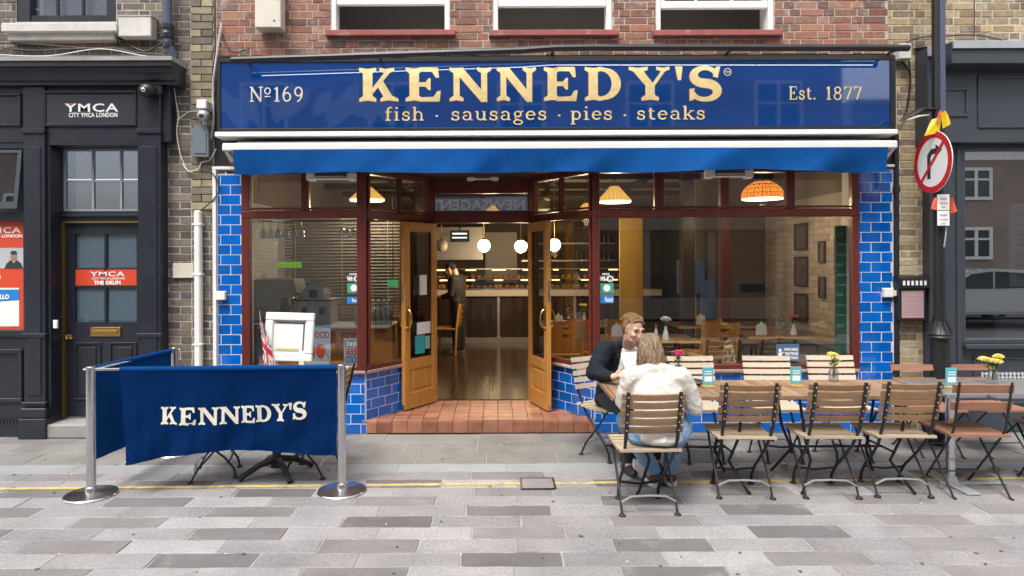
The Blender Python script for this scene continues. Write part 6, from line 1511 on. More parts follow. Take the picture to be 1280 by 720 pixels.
# tables
def slat_table(x0, x1, lab):
    y0, y1 = -1.76, -1.14; t = thing('pavement_table', lab, 'table', ((x0 + x1) / 2, (y0 + y1) / 2, 0), group='teak tables along the restaurant window')
    n = round((x1 - x0) / .078); w = (x1 - x0 - .06) / n
    me = MB().box(-w / 2 + .003, w / 2 - .003, -.28, .28, -.011, .011, .003).mesh('table_slat', .5); me.materials.append(M_TTOP)
    for i in range(n): piece('table_slat', me, t, (x0 + .03 + w * (i + .5), (y0 + y1) / 2, .732 + random.uniform(-.001, .001)))
    b = MB(); b.box(x0, x0 + .029, y0, y1, .708, .742, .004); b.box(x1 - .029, x1, y0, y1, .708, .742, .004); b.box(x0 + .03, x1 - .03, y0, y0 + .028, .709, .741, .004); b.box(x0 + .03, x1 - .03, y1 - .028, y1, .709, .741, .004); b.build('rim', M_TTOP, t)
    for s in (-1, 1):
        for q in (-1, 1):
            cx = (x0 + x1) / 2; b = MB(); yb = (y0 + y1) / 2
            b.tube([(cx + s * .40, yb + q * .20, .705), (cx + s * .36, yb + q * .20, .40), (cx + s * .30, yb + q * .16, .22), (cx + s * .40, yb + q * .26, .03), (cx + s * .42, yb + q * .27, .006)], .012, 6); b.build('leg', M_CAST, t)
    b = MB(); cx = (x0 + x1) / 2; [b.tube([(cx + s * .33, yb - .17, .28), (cx + s * .33, yb + .17, .28)], .009, 6) for s in (-1, 1)]; b.tube([(cx - .33, yb, .28), (cx + .33, yb, .28)], .009, 6); b.build('stretcher', M_CAST, t)
    return t
slat_table(.84, 2.06, 'teak slatted table in front of the seated couple')
slat_table(2.075, 3.26, 'teak slatted table holding the yellow flowers, right of the couple')
t = thing('pavement_table', 'grey topped table on shiny steel legs at the right edge', 'table', (3.9, -1.45, 0))
MB().box(3.31, 4.60, -1.74, -1.14, .715, .742, .006).build('tabletop', M_ZINC, t); MB().box(3.305, 4.605, -1.746, -1.741, .712, .740).build('edge', M_CHROME, t, smooth=0)
for xx in (3.50, 4.28):
    b = MB(); b.tube([(xx, -1.5, .006), (xx, -1.5, .712)], .034, 14); b.build('leg', M_CHROME, t); b = MB(); b.lathe([(.06, 0), (.055, .03), (.036, .07)], (xx, -1.5, 0), 14); b.box(xx - .05, xx + .05, -1.75, -1.2, .0, .018, .004); b.box(xx - .08, xx + .42, -1.53, -1.47, .002, .016, .004); b.build('foot', M_GALV, t)
# things on the tables
def menu_stand(px, py, lab):
    x, y = gp(px, py, .743); t = thing('menu_stand', lab, 'card stand', (x, y, .743), group='blue card stands on the pavement tables')
    MB().box(-.05, .05, -.03, .03, 0, .016, .003).build('base', M_CHAIRW, t, local=True); MB().box(-.042, .042, -.006, .006, .017, .155, .002).build('card', mat('turquoise card', (.10, .42, .48), .4), t, local=True)
    MB().box(-.030, .030, -.0075, -.0062, .045, .085).build('print', M_PRINTW, t, local=True, smooth=0)
    b = MB(); [b.box(-.028, .028, -.0075, -.0062, .10 + k * .018, .108 + k * .018) for k in range(2)]; b.build('print_line', M_PRINTW, t, local=True, smooth=0)
    return t
menu_stand(885, 484, 'blue card stand on the table of the seated couple'); menu_stand(995, 483, 'blue card stand left of the yellow flower jar'); menu_stand(1189, 485, 'blue card stand at the left end of the grey table')
x, y = gp(1042, 477, .743); vase_of(x, y, .743, .1, 'glass jar with pale yellow flowers on the second teak table', M_PETALY, 3, .032, jar=True, cat='vase of flowers', seed=2)
x, y = gp(1241, 480, .743); vase_of(x, y, .743, .1, 'glass jar with full yellow flowers on the grey table', M_PETALY, 7, .036, jar=True, seed=4, spread=.07)
x, y = gp(848, 472, .743); vase_of(x, y, .743, .06, 'small pink flowers beside the shoulder of the white sweater', M_PETALP, 3, .03, jar=True, seed=6, spread=.03)
x, y = gp(868, 482, .743); t = thing('sunglasses_case', 'black soft case lying on the table beside the white sweater', 'case', (x, y, .743)); b = MB(); b.ball((0, 0, .028), (.085, .05, .028), 3); b.build('case', M_INK, t, local=True); b = MB(); b.tube([(.085 * cos(2 * pi * i / 20), .0505 * sin(2 * pi * i / 20), .03) for i in range(20)], .003, 5, closed=True); b.build('zip', M_GALV, t, local=True)
t = thing('white_bag', 'white paper bag standing on the paving under the couple\'s table', 'bag', (1.15, -1.28, 0)); MB().prism([(-.06, 0), (.06, 0), (.05, .11), (-.05, .13)], -.05, .05, 'y').build('bag', M_PAPER, t, local=True, smooth=0); b = MB(); b.tube([(-.03, -.05, .11), (-.025, -.05, .16), (.025, -.05, .16), (.03, -.05, .11)], .004, 5); b.build('handle', M_PAPER, t, local=True)
for k, (px, py, lab) in enumerate(((1192, 592, 'yellow green leaf litter clump beside the steel table foot'), (1245, 591, 'yellow green leaf litter clump under the red brown chair'), (983, 586, 'small weed clump under the second near chair'))):
    x, y = gp(px, py); b = MB()
    for q in range(16): a = random.uniform(0, 6.28); r = random.uniform(0, .06); b.ball((0, 0, 0), (.028, .012, .002), 1, M=Matrix.Translation((x + r * cos(a), y + r * sin(a) * .6, .012 + random.uniform(0, .03))) @ Matrix.Rotation(a, 4, 'Z') @ Matrix.Rotation(random.uniform(-.9, .2), 4, 'Y'))
    o = b.build('leaf_litter', mat('yellow green leaf', (.22, .22, .03), .7, var=.4, vs=50)); tag(o, lab, 'leaves', kind='stuff')
x, y = gp(164, 578); b = MB(); [b.ball((x + random.uniform(-.05, .05), y + random.uniform(-.03, .03), .006), (random.uniform(.008, .02), .01, .005), 1) for q in range(7)]; tag(b.build('crumpled_litter', M_WHITE_OLD), 'small pale crumbs of litter on the paving under the barrier corner', 'litter', kind='stuff')

# ================================================================== BANNER BARRIER
def stanchion(x, y, lab, h=.955):
    t = thing('barrier_post', lab, 'barrier post', (x, y, 0), group='steel posts of the banner barrier')
    MB().lathe([(.182, 0), (.184, .006), (.178, .014), (.06, .026), (.045, .03)], n=40).build('base', M_STEEL, t, local=True)
    MB().lathe([(.042, .028), (.042, .06), (.034, .066)], n=20).build('collar', M_STEEL, t, local=True)
    MB().lathe([(.0325, .05), (.0325, h - .02), (.030, h - .018), (.030, h - .012), (.034, h - .01), (.034, h), (.030, h + .004)], n=20).build('pole', M_STEEL, t, local=True)
    b = MB(); b.tube([(-.055, 0, h - .02), (.055, 0, h - .02)], .008, 8); b.build('hook', M_STEEL, t, local=True)
    return t
FLx, FLy = -3.03, -1.66; FRx, FRy = -1.172, -1.60; BLx, BLy = -2.93, -.60
stanchion(FLx, FLy, 'steel barrier post nearest the black door, front corner'); stanchion(FRx, FRy, 'steel barrier post in front of the blue tiled riser'); stanchion(BLx, BLy, 'steel barrier post at the back against the brick pier')
ba = thing('barrier_banner', 'navy cloth banner with the cream restaurant name hung between two steel posts', 'banner', (-2.1, -1.63, 0))
zt = .935
b = MB(); b.tube([(FLx, FLy, zt), (FRx, FRy, zt)], .011, 10); b.build('rail', M_STEEL, ba)
ax, bx_ = FLx + .22, FRx - .035
def cloth(u, v):
    x = ax + (bx_ - ax) * u; y0 = FLy + (FRy - FLy) * (x - FLx) / (FRx - FLx)
    bot = .235 + .06 * sin(pi * min(1, u * 1.1)) + .035 * u
    z = zt + .012 - v * (zt + .012 - bot) ; 
    curl = math.exp(-(u / .10) ** 2)
    y = y0 - .016 * (1 - v) ** 6 - .026 * v * sin(u * 7) - .016 * v * sin(u * 17 + 2) - .008 * sin(u * 41 + v * 3) * v - .004 * sin(u * 90 + v * 5) * v - .006 * sin((u * 1.6 + v) * 14) * v + curl * v * -.05
    x += .075 * v * math.exp(-(u / .2) ** 2)
    return Vector((x, y, z))
MB().grid(cloth, 90, 24, .004).build('cloth', M_BANNER, ba, smooth=1.2)
MB().tube([tuple(cloth(u / 40, 0) + Vector((0, .016, -.012))) for u in range(41)], .021, 10).build('hem', M_BANNER_L, ba)
def on_cloth(x, z, off):
    lo, u = 0, (x - ax) / (bx_ - ax); v = .4
    for _ in range(8): q = cloth(min(max(u, 0), 1), min(max(v, 0), 1)); v += (q.z - z) / .8; u -= (q.x - x) / (bx_ - ax)
    q = cloth(min(max(u, 0), 1), min(max(v, 0), 1)); return q + Vector((0, -off, 0))
dB = DIST + FLy + .03
bz0, bz1 = HC - (527 - 325) * dB / 810, HC - (505 - 325) * dB / 810
bsp = [('K', 202.5, 223), ('E', 226, 246), ('N', 248.5, 273), ('N', 274, 298), ('E', 299.5, 317), ('D', 318, 337), ('Y', 338, 359), ("'", 359, 363), ('S', 364.5, 381)]
for i, (ch, a, c) in enumerate(bsp):
    u = ((a + c) / 2 - 291) / 90; lift = .022 * abs(u) ** 2 - .012 + .012 * u
    polys, _ = big(ch); xs = [p[0] for q in polys for p in q]; k = (c - a) / (max(xs) - min(xs)); mb, mb2 = MB(), MB()
    for j, q in enumerate(polys):
        def place(mbx, off, dx, dz):
            vs = []
            for p in q:
                pxx = a + (p[0] - min(xs)) * k; X = (pxx - 620) * dB / 810 + dx; Z = bz0 + p[1] * (bz1 - bz0) + lift + dz - .004 * 0
                vs.append(mbx.bm.verts.new(on_cloth(X, Z, off + j * .0001)))
            f = mbx.bm.faces.new(vs); r = bmesh.ops.extrude_face_region(mbx.bm, geom=[f]); bmesh.ops.translate(mbx.bm, vec=(0, .0015, 0), verts=[v for v in r['geom'] if isinstance(v, bmesh.types.BMVert)])
        place(mb, .0035, 0, 0)
    mb.build('letter', M_CREAM, ba, smooth=0)
bs2 = thing('barrier_banner', 'navy cloth banner running back from the front corner post to the brick pier', 'banner', (-2.98, -1.1, 0))
b = MB(); b.tube([(FLx, FLy, zt - .004), (BLx, BLy, zt)], .011, 10); b.build('rail', M_STEEL, bs2)
def cloth2(u, v):
    x = FLx - .012 + (BLx - FLx + .03) * (.035 + .90 * u); y = FLy + (BLy - FLy) * (.035 + .90 * u)
    return Vector((x + .012 * v * sin(u * 9) + .006 * sin(u * 23) * v - .01, y, zt + .012 - v * (.70 - .0 * u)))
MB().grid(cloth2, 50, 16, .004).build('cloth', M_BANNER_L, bs2, smooth=1.2)
MB().tube([tuple(cloth2(u / 20, 0) + Vector((0, 0, -.012))) for u in range(21)], .021, 10).build('hem', M_BANNER_L, bs2)
# table and chairs inside the barrier
rt = thing('round_table', 'cast iron pedestal table hidden behind the navy banner', 'table', (-1.80, -1.20, 0))
MB().lathe([(.30, .70), (.30, .725), (.29, .73)], n=32).build('tabletop', M_TTOP, rt, local=True)
MB().lathe([(.05, .06), (.035, .12), (.03, .66), (.10, .699)], n=14).build('pedestal', M_CAST, rt, local=True)
for k in range(4): a = k * pi / 2 - .9; b = MB(); b.tube([(.03 * cos(a), .03 * sin(a), .12), (.14 * cos(a), .14 * sin(a), .10), (.27 * cos(a), .27 * sin(a), .035), (.30 * cos(a), .30 * sin(a), .012)], [.03, .024, .022, .024], 8); b.build('foot', M_CAST, rt, local=True)
for (x, y, rz, lab) in ((-2.30, -1.20, -1.3, 'folding chair behind the navy banner, left of the pedestal table'), (-1.52, -1.12, 1.45, 'folding chair behind the navy banner, right of the pedestal table')):
    o = copy_tree(cA); o.location = (x, y, 0); o.rotation_euler = (0, 0, rz); o['label'] = lab; o['group'] = 'folding chairs behind the banner'

# ================================================================== PEOPLE
def blob(chains, voxel, name, m, parent, it=6, sm=.5, extra=None):
    b = MB()
    for ch in chains:
        for p, q in zip(ch, ch[1:]):
            p = p if len(p) > 4 else (*p[:3], p[3], p[3], p[3]); q = q if len(q) > 4 else (*q[:3], q[3], q[3], q[3])
            L = (Vector(p[:3]) - Vector(q[:3])).length; rmin = min(*p[3:], *q[3:]); n = max(2, int(L / (rmin * .35)) + 1); n = min(n, 40)
            for i in range(n + 1):
                t = i / n; v = [p[j] + (q[j] - p[j]) * t for j in range(6)]; b.ball(v[:3], v[3:], 2 if max(v[3:]) > .02 else 1)
        if len(ch) == 1:
            p = ch[0]; p = p if len(p) > 4 else (*p[:3], p[3], p[3], p[3]); b.ball(p[:3], p[3:], 3)
    me = b.mesh('tmp', 0); ob = bpy.data.objects.new('tmp', me); COL.objects.link(ob)
    rm = ob.modifiers.new('r', 'REMESH'); rm.mode = 'VOXEL'; rm.voxel_size = voxel
    s = ob.modifiers.new('s', 'SMOOTH'); s.iterations = it; s.factor = sm
    if extra:
        tx = bpy.data.textures.new('folds', 'CLOUDS'); tx.noise_scale = extra[0]
        d = ob.modifiers.new('d', 'DISPLACE'); d.texture = tx; d.strength = extra[1]; d.mid_level = .5
    me2 = bpy.data.meshes.new_from_object(ob.evaluated_get(bpy.context.evaluated_depsgraph_get()))
    bpy.data.objects.remove(ob); bpy.data.meshes.remove(me)
    me2.name = name; me2.materials.clear(); me2.materials.append(m); me2.shade_smooth()
    o = link(bpy.data.objects.new(name, me2)); o.parent = parent; return o
M_SKIN = mat('fair skin', (.60, .37, .28), .5, var=.10, vs=25, local=True)
M_HAIR1 = mat('short sandy hair', (.20, .115, .052), .6, var=.35, vs=40, stretch=(1, 1, 1), local=True, bump=.3, bs=120)
M_JACKET = mat('dark navy padded jacket', (.011, .014, .022), .85, var=.3, vs=8, local=True, spec=.25, bump=.5, bs=28)
M_TEE = mat('white tee shirt', (.72, .70, .69), .85, local=True)
M_SWEAT = mat('off white sweatshirt', (.60, .565, .51), .9, var=.05, vs=8, bump=.2, bs=22, local=True)
M_JEANS = mat('light blue denim', (.19, .33, .50), .85, var=.30, vs=7, bump=.3, bs=40, local=True, fine=.15, fs=150)
M_SHOE = mat('brown suede trainer', (.10, .055, .035), .85, var=.25, vs=20, local=True)
M_SOLE = mat('white rubber sole', (.72, .70, .67), .6)
def hand(base, dirv, side, curl, pal):
    """chains for a hand: base wrist point, pointing direction, thumb side vector, finger curl direction"""
    B, d, s, c = Vector(base), Vector(dirv).normalized(), Vector(side).normalized(), Vector(curl).normalized(); out = []
    K = B + d * .085
    for w in (-.028, -.009, .010, .028): out.append([(*(B + d * .012 + s * w * .6), .015), (*(K + s * w), .012)])
    out.append([(*(B + d * .045), .030, .030, .018), (*(B + d * .07), .032, .032, .017)])
    for w, L in ((-.030, .060), (-.010, .072), (.010, .078), (.029, .070)):
        p0 = K + s * w; p1 = p0 + d * L * .45 + c * L * .12; p2 = p1 + d * L * .20 + c * L * .30; p3 = p2 - d * L * .02 + c * L * .27
        out.append([(*p0, .0095), (*p1, .009), (*p2, .0085), (*p3, .007)])
    t0 = B + d * .025 + s * .030; t1 = t0 + d * .030 + s * .026 + c * .01; t2 = t1 + d * .030 + s * .004 + c * .02
    out.append([(*t0, .014), (*t1, .011), (*t2, .0085)])
    return out
def rot_head(pts, piv, yaw, pitch):
    M = Matrix.Translation(piv) @ Matrix.Rotation(yaw, 4, 'Z') @ Matrix.Rotation(pitch, 4, 'X') @ Matrix.Translation(-Vector(piv)); return M
def head_chains(c, M, female=False):
    """face towards +y in the head's own frame, then turned by M"""
    out = []
    def E(x, y, z, *r):
        v = M @ Vector((c[0] + x, c[1] + y, c[2] + z)); r = [q * M.median_scale for q in (r if len(r) == 3 else (r[0],) * 3)]; return (*v, *r)
    out.append([E(0, -.012, .035, .074, .090, .084)]); out.append([E(0, .022, -.012, .064, .070, .080)])
    out.append([E(0, .035, -.07, .046, .046, .038), E(0, .060, -.098, .026, .022, .020)])
    out.append([E(-.045, .012, -.065, .022), E(-.02, .05, -.098, .018)]); out.append([E(.045, .012, -.065, .022), E(.02, .05, -.098, .018)])
    out.append([E(0, .090, .018, .009), E(0, .105, -.012, .0105), E(0, .110, -.026, .0125)]); out.append([E(-.012, .098, -.029, .009), E(.012, .098, -.029, .009)])
    out.append([E(-.045, .076, .030, .012), E(-.014, .086, .030, .010)]); out.append([E(.045, .076, .030, .012), E(.014, .086, .030, .010)])
    out.append([E(-.042, .070, -.022, .020)]); out.append([E(.042, .070, -.022, .020)])
    out.append([E(-.022, .084, -.058, .008), E(0, .092, -.056, .009), E(.022, .084, -.058, .008)]); out.append([E(-.018, .082, -.068, .009), E(.018, .082, -.068, .009)])
    for s in (-1, 1): out.append([E(s * .076, -.012, .022, .008, .018, .014), E(s * .074, -.004, -.022, .007, .012, .012)])
    return out
# ---- the man in the dark jacket: local +y is the way he faces
man = thing('person', 'seated man with short sandy hair in a dark jacket and white shirt reading a menu', 'person', (1.06, -.80, 0), rz=pi + .30)
HP = (.068, .365, 1.178); MH = rot_head(None, (.045, .34, 1.07), .16, -.27) @ Matrix.Translation(HP) @ Matrix.Scale(.96, 4) @ Matrix.Translation(-Vector(HP))
hc = head_chains(HP, MH)
Rw, Rel, Rsh = (.285, .49, .81), (.345, .25, .805), (.205, .17, .985)
Lw, Lel, Lsh = (-.06, .50, .785), (-.29, .32, .78), (-.205, .19, .985)
arms = [[(*Rsh, .06), (*Rel, .045), (*Rw, .03)], [(*Lsh, .06), (*Lel, .045), (*Lw, .03)]]
torso = [[(0, -.02, .53, .15, .12, .10), (0, .05, .75, .12, .08, .10), (0, .12, .92, .12, .07, .07)], [(-.17, .17, .97, .045), (.17, .16, .97, .045)], [(.01, .22, 1.0, .055), (.05, .32, 1.09, .055)]]
legs = [[(s * .09, .0, .53, .085), (s * .13, .40, .51, .065), (s * .13, .42, .46, .058), (s * .13, .40, .10, .042), (s * .13, .42, .06, .04)] for s in (-1, 1)]
hr = hand(Rw, (-.85, .45, .20), (.1, .1, 1), (-.45, -.9, .0), 1)
hl = hand(Lw, (.5, .75, .1), (.1, .1, 1), (.6, -.7, 0), 1)
blob(hc + arms + torso + legs + hr + hl, .0065, 'body', M_SKIN, man, 4)
jk = [[(*Rsh, .085), (.285, .22, .89, .077), (*Rel, .068), tuple(Vector(Rel).lerp(Vector(Rw), .5)) + (.058,), tuple(Vector(Rel).lerp(Vector(Rw), .86)) + (.045,)],
      [(*Lsh, .085), (-.26, .24, .88, .077), (*Lel, .068), tuple(Vector(Lel).lerp(Vector(Lw), .5)) + (.058,), tuple(Vector(Lel).lerp(Vector(Lw), .86)) + (.045,)],
      [(0, -.035, .50, .20, .155, .08), (0, .045, .72, .19, .14, .12), (0, .13, .92, .18, .115, .09)], [(-.16, .16, .985, .065), (.16, .155, .985, .065)], [(-.075, .20, 1.03, .034), (0, .12, 1.035, .04), (.075, .20, 1.03, .034)]]
blob(jk, .011, 'jacket', M_JACKET, man, 4, extra=(.06, .022))
tee = [[(-.01, .165, .66, .11, .09, .12), (-.01, .225, .88, .105, .080, .09), (.0, .235, .985, .075, .06, .035)]]
blob(tee, .012, 'shirt', M_TEE, man, 4, extra=(.08, .012))
tr = [[(s * .09, -.01, .535, .105), (s * .13, .40, .52, .078), (s * .13, .42, .46, .072), (s * .13, .40, .12, .058)] for s in (-1, 1)]
blob(tr, .014, 'trousers', mat('dark grey trousers', (.03, .032, .038), .8, var=.2, local=True), man, 4)
for s in (-1, 1):
    blob([[(s * .13, .39, .05, .045), (s * .13, .52, .035, .036)]], .012, 'shoe', M_INK, man, 3)
def hx(x, y, z, *r):
    v = MH @ Vector((HP[0] + x, HP[1] + y, HP[2] + z)); r = [q * MH.median_scale for q in (r if len(r) == 3 else (r[0],) * 3)]; return (*v, *r)
hair = [[hx(0, -.030, .057, .079, .087, .070)], [hx(-.036, .046, .092, .018), hx(0, .052, .099, .018), hx(.036, .046, .092, .018)], [hx(-.075, -.03, .022, .011, .034, .034)], [hx(.075, -.03, .022, .011, .034, .034)], [hx(0, -.088, .0, .056, .028, .05)]]
b_ = blob(hair, .007, 'hair', M_HAIR1, man, 3)
random.seed(4); sh = [MB(), MB()]
for k in range(420):
    x0_ = random.uniform(-.88, .80); y0_ = random.uniform(-.6, .92); pts = []
    for i in range(5):
        xx = x0_ + .10 * (i / 4); yy = y0_ - .38 * i / 4; zz = math.sqrt(max(.0, 1 - min(1, xx * xx + .8 * yy * yy)))
        pts.append(hx(.082 * xx, -.028 + .093 * yy, .055 + .074 * zz + .007 * sin(pi * i / 4) + (.012 * (1 - i / 4) if y0_ > .6 else 0), .001)[:3])
    sh[k % 2].tube(pts, [.0012, .0028, .003, .0026, .001], 4)
for q_, m_ in zip(sh, (M_HAIR1, mat('light sandy streak', (.31, .195, .09), .5, local=True, var=.2))): q_.build('hair_strands', m_, man, local=True)
beard = [[hx(-.058, .016, -.050, .010, .012, .016), hx(-.045, .042, -.082, .012), hx(-.016, .068, -.110, .014), hx(.016, .068, -.110, .014), hx(.045, .042, -.082, .012), hx(.058, .016, -.050, .010, .012, .016)], [hx(-.040, .058, -.070, .013), hx(-.02, .074, -.090, .013), hx(.02, .074, -.090, .013), hx(.040, .058, -.070, .013)], [hx(-.024, .090, -.047, .005), hx(0, .100, -.045, .006), hx(.024, .090, -.047, .005)]]
blob(beard, .005, 'beard', mat('sandy stubble', (.43, .26, .175), .8, var=.3, vs=60, local=True), man, 2)
b = MB()
for s in (-1, 1): v = MH @ Vector((HP[0] + s * .031, HP[1] + .079, HP[2] + .013)); b.ball(v, (.014, .008, .007), 2)
b.build('eye', M_INK, man, local=True)
b = MB()
for s in (-1, 1): b.tube([tuple(MH @ Vector((HP[0] + s * x, HP[1] + y, HP[2] + z))) for x, y, z in ((.014, .098, .036), (.032, .094, .042), (.052, .080, .036))], .0045, 5)
b.build('eyebrow', M_HAIR1, man, local=True)
v = MH @ Vector((HP[0], HP[1] + .097, HP[2] - .062)); MB().ball(v, (.020, .006, .004), 2).build('lips', mat('lips', (.36, .14, .12), .5), man, local=True)
# menu in his right hand, on its own
mnu = thing('menu', 'white paper menu held up by the man in the dark jacket', 'menu', (0, 0, 0))
c = Matrix.Translation(man.location) @ Matrix.Rotation(pi + .30, 4, 'Z')
mc = c @ Vector((.125, .585, .905)); mnu.location = mc; ORG[mnu.name] = Vector(mc)
Mm = Matrix.Rotation(.35, 4, 'Z') @ Matrix.Rotation(-.55, 4, 'X')
b = MB(); b.grid(lambda u, v: Mm @ Vector(((u - .5) * .21, .02 * (2 * u - 1) ** 2, (v - .5) * .24)), 8, 4, .0015); b.build('sheet', M_PAPER, mnu, local=True, smooth=1.2)
b = MB()
for k in range(7): b.box(-.07, .07, -.004, -.0025, .08 - k * .024, .084 - k * .024, M=Mm)
b.build('print_line', mat('grey print', (.35, .35, .37), .6), mnu, local=True, smooth=0)

# ---- the long haired person with their back to the street
lady = thing('person', 'seated person seen from behind with long fair hair, off white sweater and light jeans', 'person', (1.135, -1.93, 0), rz=-.06)
HP = (-.022, .135, 1.095); MH = rot_head(None, (-.015, .10, .99), .12, -.22) @ Matrix.Translation(HP) @ Matrix.Scale(.86, 4) @ Matrix.Translation(-Vector(HP))
Rw, Rel, Rsh = (.14, .42, .80), (.275, .06, .685), (.170, .03, .905)
Lw, Lel, Lsh = (-.16, .42, .80), (-.225, .10, .71), (-.175, .04, .90)
arms = [[(*Rsh, .055), (*Rel, .04), (*Rw, .028)], [(*Lsh, .055), (*Lel, .04), (*Lw, .028)]]
torso = [[(0, -.02, .52, .15, .11, .09), (0, .0, .74, .13, .10, .10), (0, .045, .90, .13, .09, .06)], [(-.15, .045, .905, .045), (.15, .045, .905, .045)], [(-.01, .07, .94, .05), (-.025, .11, 1.04, .05)]]
kn = [(-.165, .38, .515), (.225, .38, .515)]; ft = [(.045, .44, .075), (.185, .47, .07)]
legs = [[(s * .09, .0, .53, .085), (*k_, .06), (*f_, .04)] for s, k_, f_ in zip((-1, 1), kn, ft)]
hr = hand(Rw, (-.6, .7, .1), (.1, .1, 1), (-.7, -.5, 0), 1); hl = hand(Lw, (.6, .7, .1), (.1, .1, 1), (.7, -.5, 0), 1)
blob(head_chains(HP, MH) + arms + torso + legs + hr + hl, .0065, 'body', M_SKIN, lady, 4)
sw_ = [[(*Rsh, .078), (.235, .04, .80, .064), (*Rel, .060), tuple(Vector(Rel).lerp(Vector(Rw), .5)) + (.054,), tuple(Vector(Rel).lerp(Vector(Rw), .9)) + (.040,)],
       [(*Lsh, .078), (-.21, .06, .80, .062), (*Lel, .060), tuple(Vector(Lel).lerp(Vector(Lw), .5)) + (.058,), tuple(Vector(Lel).lerp(Vector(Lw), .9)) + (.040,)],
       [(0, -.06, .505, .170, .155, .05), (0, -.035, .64, .178, .143, .08), (0, .0, .78, .180, .125, .11), (0, .03, .88, .165, .105, .07)], [(-.14, .04, .905, .07), (-.03, .045, .945, .072), (.02, .045, .945, .072), (.14, .04, .905, .07)], [(-.07, .07, .985, .03), (-.015, .045, .99, .034), (.04, .07, .985, .03)]]
blob(sw_, .009, 'sweater', M_SWEAT, lady, 3, extra=(.055, .020))
tr = [[(s * .095, -.03, .52, .115, .12, .085), (*k_, .082), (*[(a + c_) / 2 for a, c_ in zip(k_, f_)], .068), (f_[0], f_[1] - .01, f_[2] + .05, .058)] for s, k_, f_ in zip((-1, 1), kn, ft)]
tr += [[(-.01, -.045, .49, .20, .12, .06)], [(-.11, .0, .505, .10, .11, .07), (-.15, .18, .52, .088)], [(.12, .0, .505, .10, .11, .07), (.20, .18, .52, .088)]]
blob(tr, .010, 'jeans', M_JEANS, lady, 3, extra=(.05, .022))
for s, f_ in zip((-1, 1), ft):
    blob([[(f_[0], f_[1] - .03, .06, .043, .05, .036), (f_[0] + s * .01, f_[1] + .12, .045, .042, .05, .026), (f_[0] + s * .015, f_[1] + .19, .04, .035, .035, .02)]], .008, 'shoe', M_SHOE, lady, 3)
    b = MB(); b.tube([(f_[0] - s * .0, f_[1] - .075, .014), (f_[0], f_[1] - .03, .014), (f_[0] + s * .01, f_[1] + .12, .014), (f_[0] + s * .018, f_[1] + .22, .016)], [.03, .048, .052, .034], 12, flat=.34, up=(0, 0, 1)); b.build('sole', M_SOLE, lady, local=True)
# hair in strands over a base
def hx(x, y, z, *r):
    v = MH @ Vector((HP[0] + x, HP[1] + y, HP[2] + z)); r = [q * MH.median_scale for q in (r if len(r) == 3 else (r[0],) * 3)]; return (*v, *r)
M_H1, M_H2, M_H3 = mat('fair hair', (.20, .125, .065), .5, var=.45, vs=30, stretch=(3, 3, .3), local=True), mat('light hair streak', (.33, .235, .145), .45, local=True, var=.25), mat('dark hair streak', (.10, .065, .04), .5, local=True, var=.2)
base = [[hx(0, -.030, .055, .084, .092, .076)], [hx(0, -.06, .0, .088, .06, .08), hx(0, -.095, -.08, .085, .045, .06), hx(0, -.10, -.12, .07, .035, .04)], [hx(-.078, .0, .0, .022, .05, .06), hx(-.082, -.03, -.10, .028, .045, .06)], [hx(.078, .0, .0, .022, .05, .06), hx(.082, -.03, -.10, .028, .045, .06)]]
blob(base, .009, 'hair', M_H1, lady, 3)
random.seed(77); sets = [MB(), MB(), MB()]
for k in range(620):
    a = random.uniform(-2.25, 2.25); R0 = .088; part = random.uniform(-.02, .02)
    L = random.uniform(.15, .235); wv = random.uniform(-1, 1); ph = random.uniform(0, 6)
    pts = []
    for i in range(9):
        t = i / 8
        if t < .35:
            q = t / .35 * pi / 2; x, y, z = sin(a) * R0 * sin(q) + part * (1 - t), -.028 - cos(a) * .096 * sin(q), .055 + .082 * cos(q)
        else:
            q = (t - .35) / .65; x, y, z = sin(a) * (R0 + .012 * sin(q * 3)) + .016 * sin(q * 6 + ph) * q + .022 * wv * q * q, -.028 - cos(a) * (.096 + .022 * q) + .016 * cos(q * 7 + ph) * q, .055 - L * q
        pts.append(hx(x, y, z, .001)[:3])
    r = random.uniform(.0016, .0036); sets[random.choice((0, 0, 1, 1, 2))].tube(pts, [r * .6, r, r, r, r, r, r * .9, r * .6, r * .3], 4)
for s_, m_ in zip(sets, (M_H1, M_H2, M_H3)): s_.build('hair_strands', m_, lady, local=True)

# ---- waiter standing inside the doorway
M_DARKCL = mat('black work clothes', (.008, .008, .009), .8, local=True)
wt = thing('person', 'dark clothed waiter standing inside the doorway in shadow with head bowed', 'person', (pt(573, 420, 4.6)[0], 4.6, RZ0), rz=1.2)
HP = (0, .10, 1.48); MH = rot_head(None, (0, .05, 1.38), 0, -.5)
body = [[(0, 0, .92, .15, .11, .10), (0, .0, 1.12, .14, .10, .10), (0, .02, 1.28, .16, .10, .07)], [(0, .04, 1.34, .05), (0, .06, 1.42, .05)]]
arms = [[(s * .19, .01, 1.28, .055), (s * .22, .04, 1.02, .042), (s * .17, .26, .98, .03)] for s in (-1, 1)]
legs = [[(s * .09, 0, .90, .085), (s * .095, .0, .48, .06), (s * .095, -.02, .07, .042), (s * .095, .10, .035, .034)] for s in (-1, 1)]
hands = hand((.17, .26, .98), (-.3, .9, .1), (-.8, -.3, .3), (-.2, -.2, -.9), 1) + hand((-.17, .26, .98), (.3, .9, .1), (.8, -.3, .3), (.2, -.2, -.9), 1)
blob(head_chains(HP, MH) + body + arms + legs + hands, .0085, 'body', M_SKIN, wt, 3)
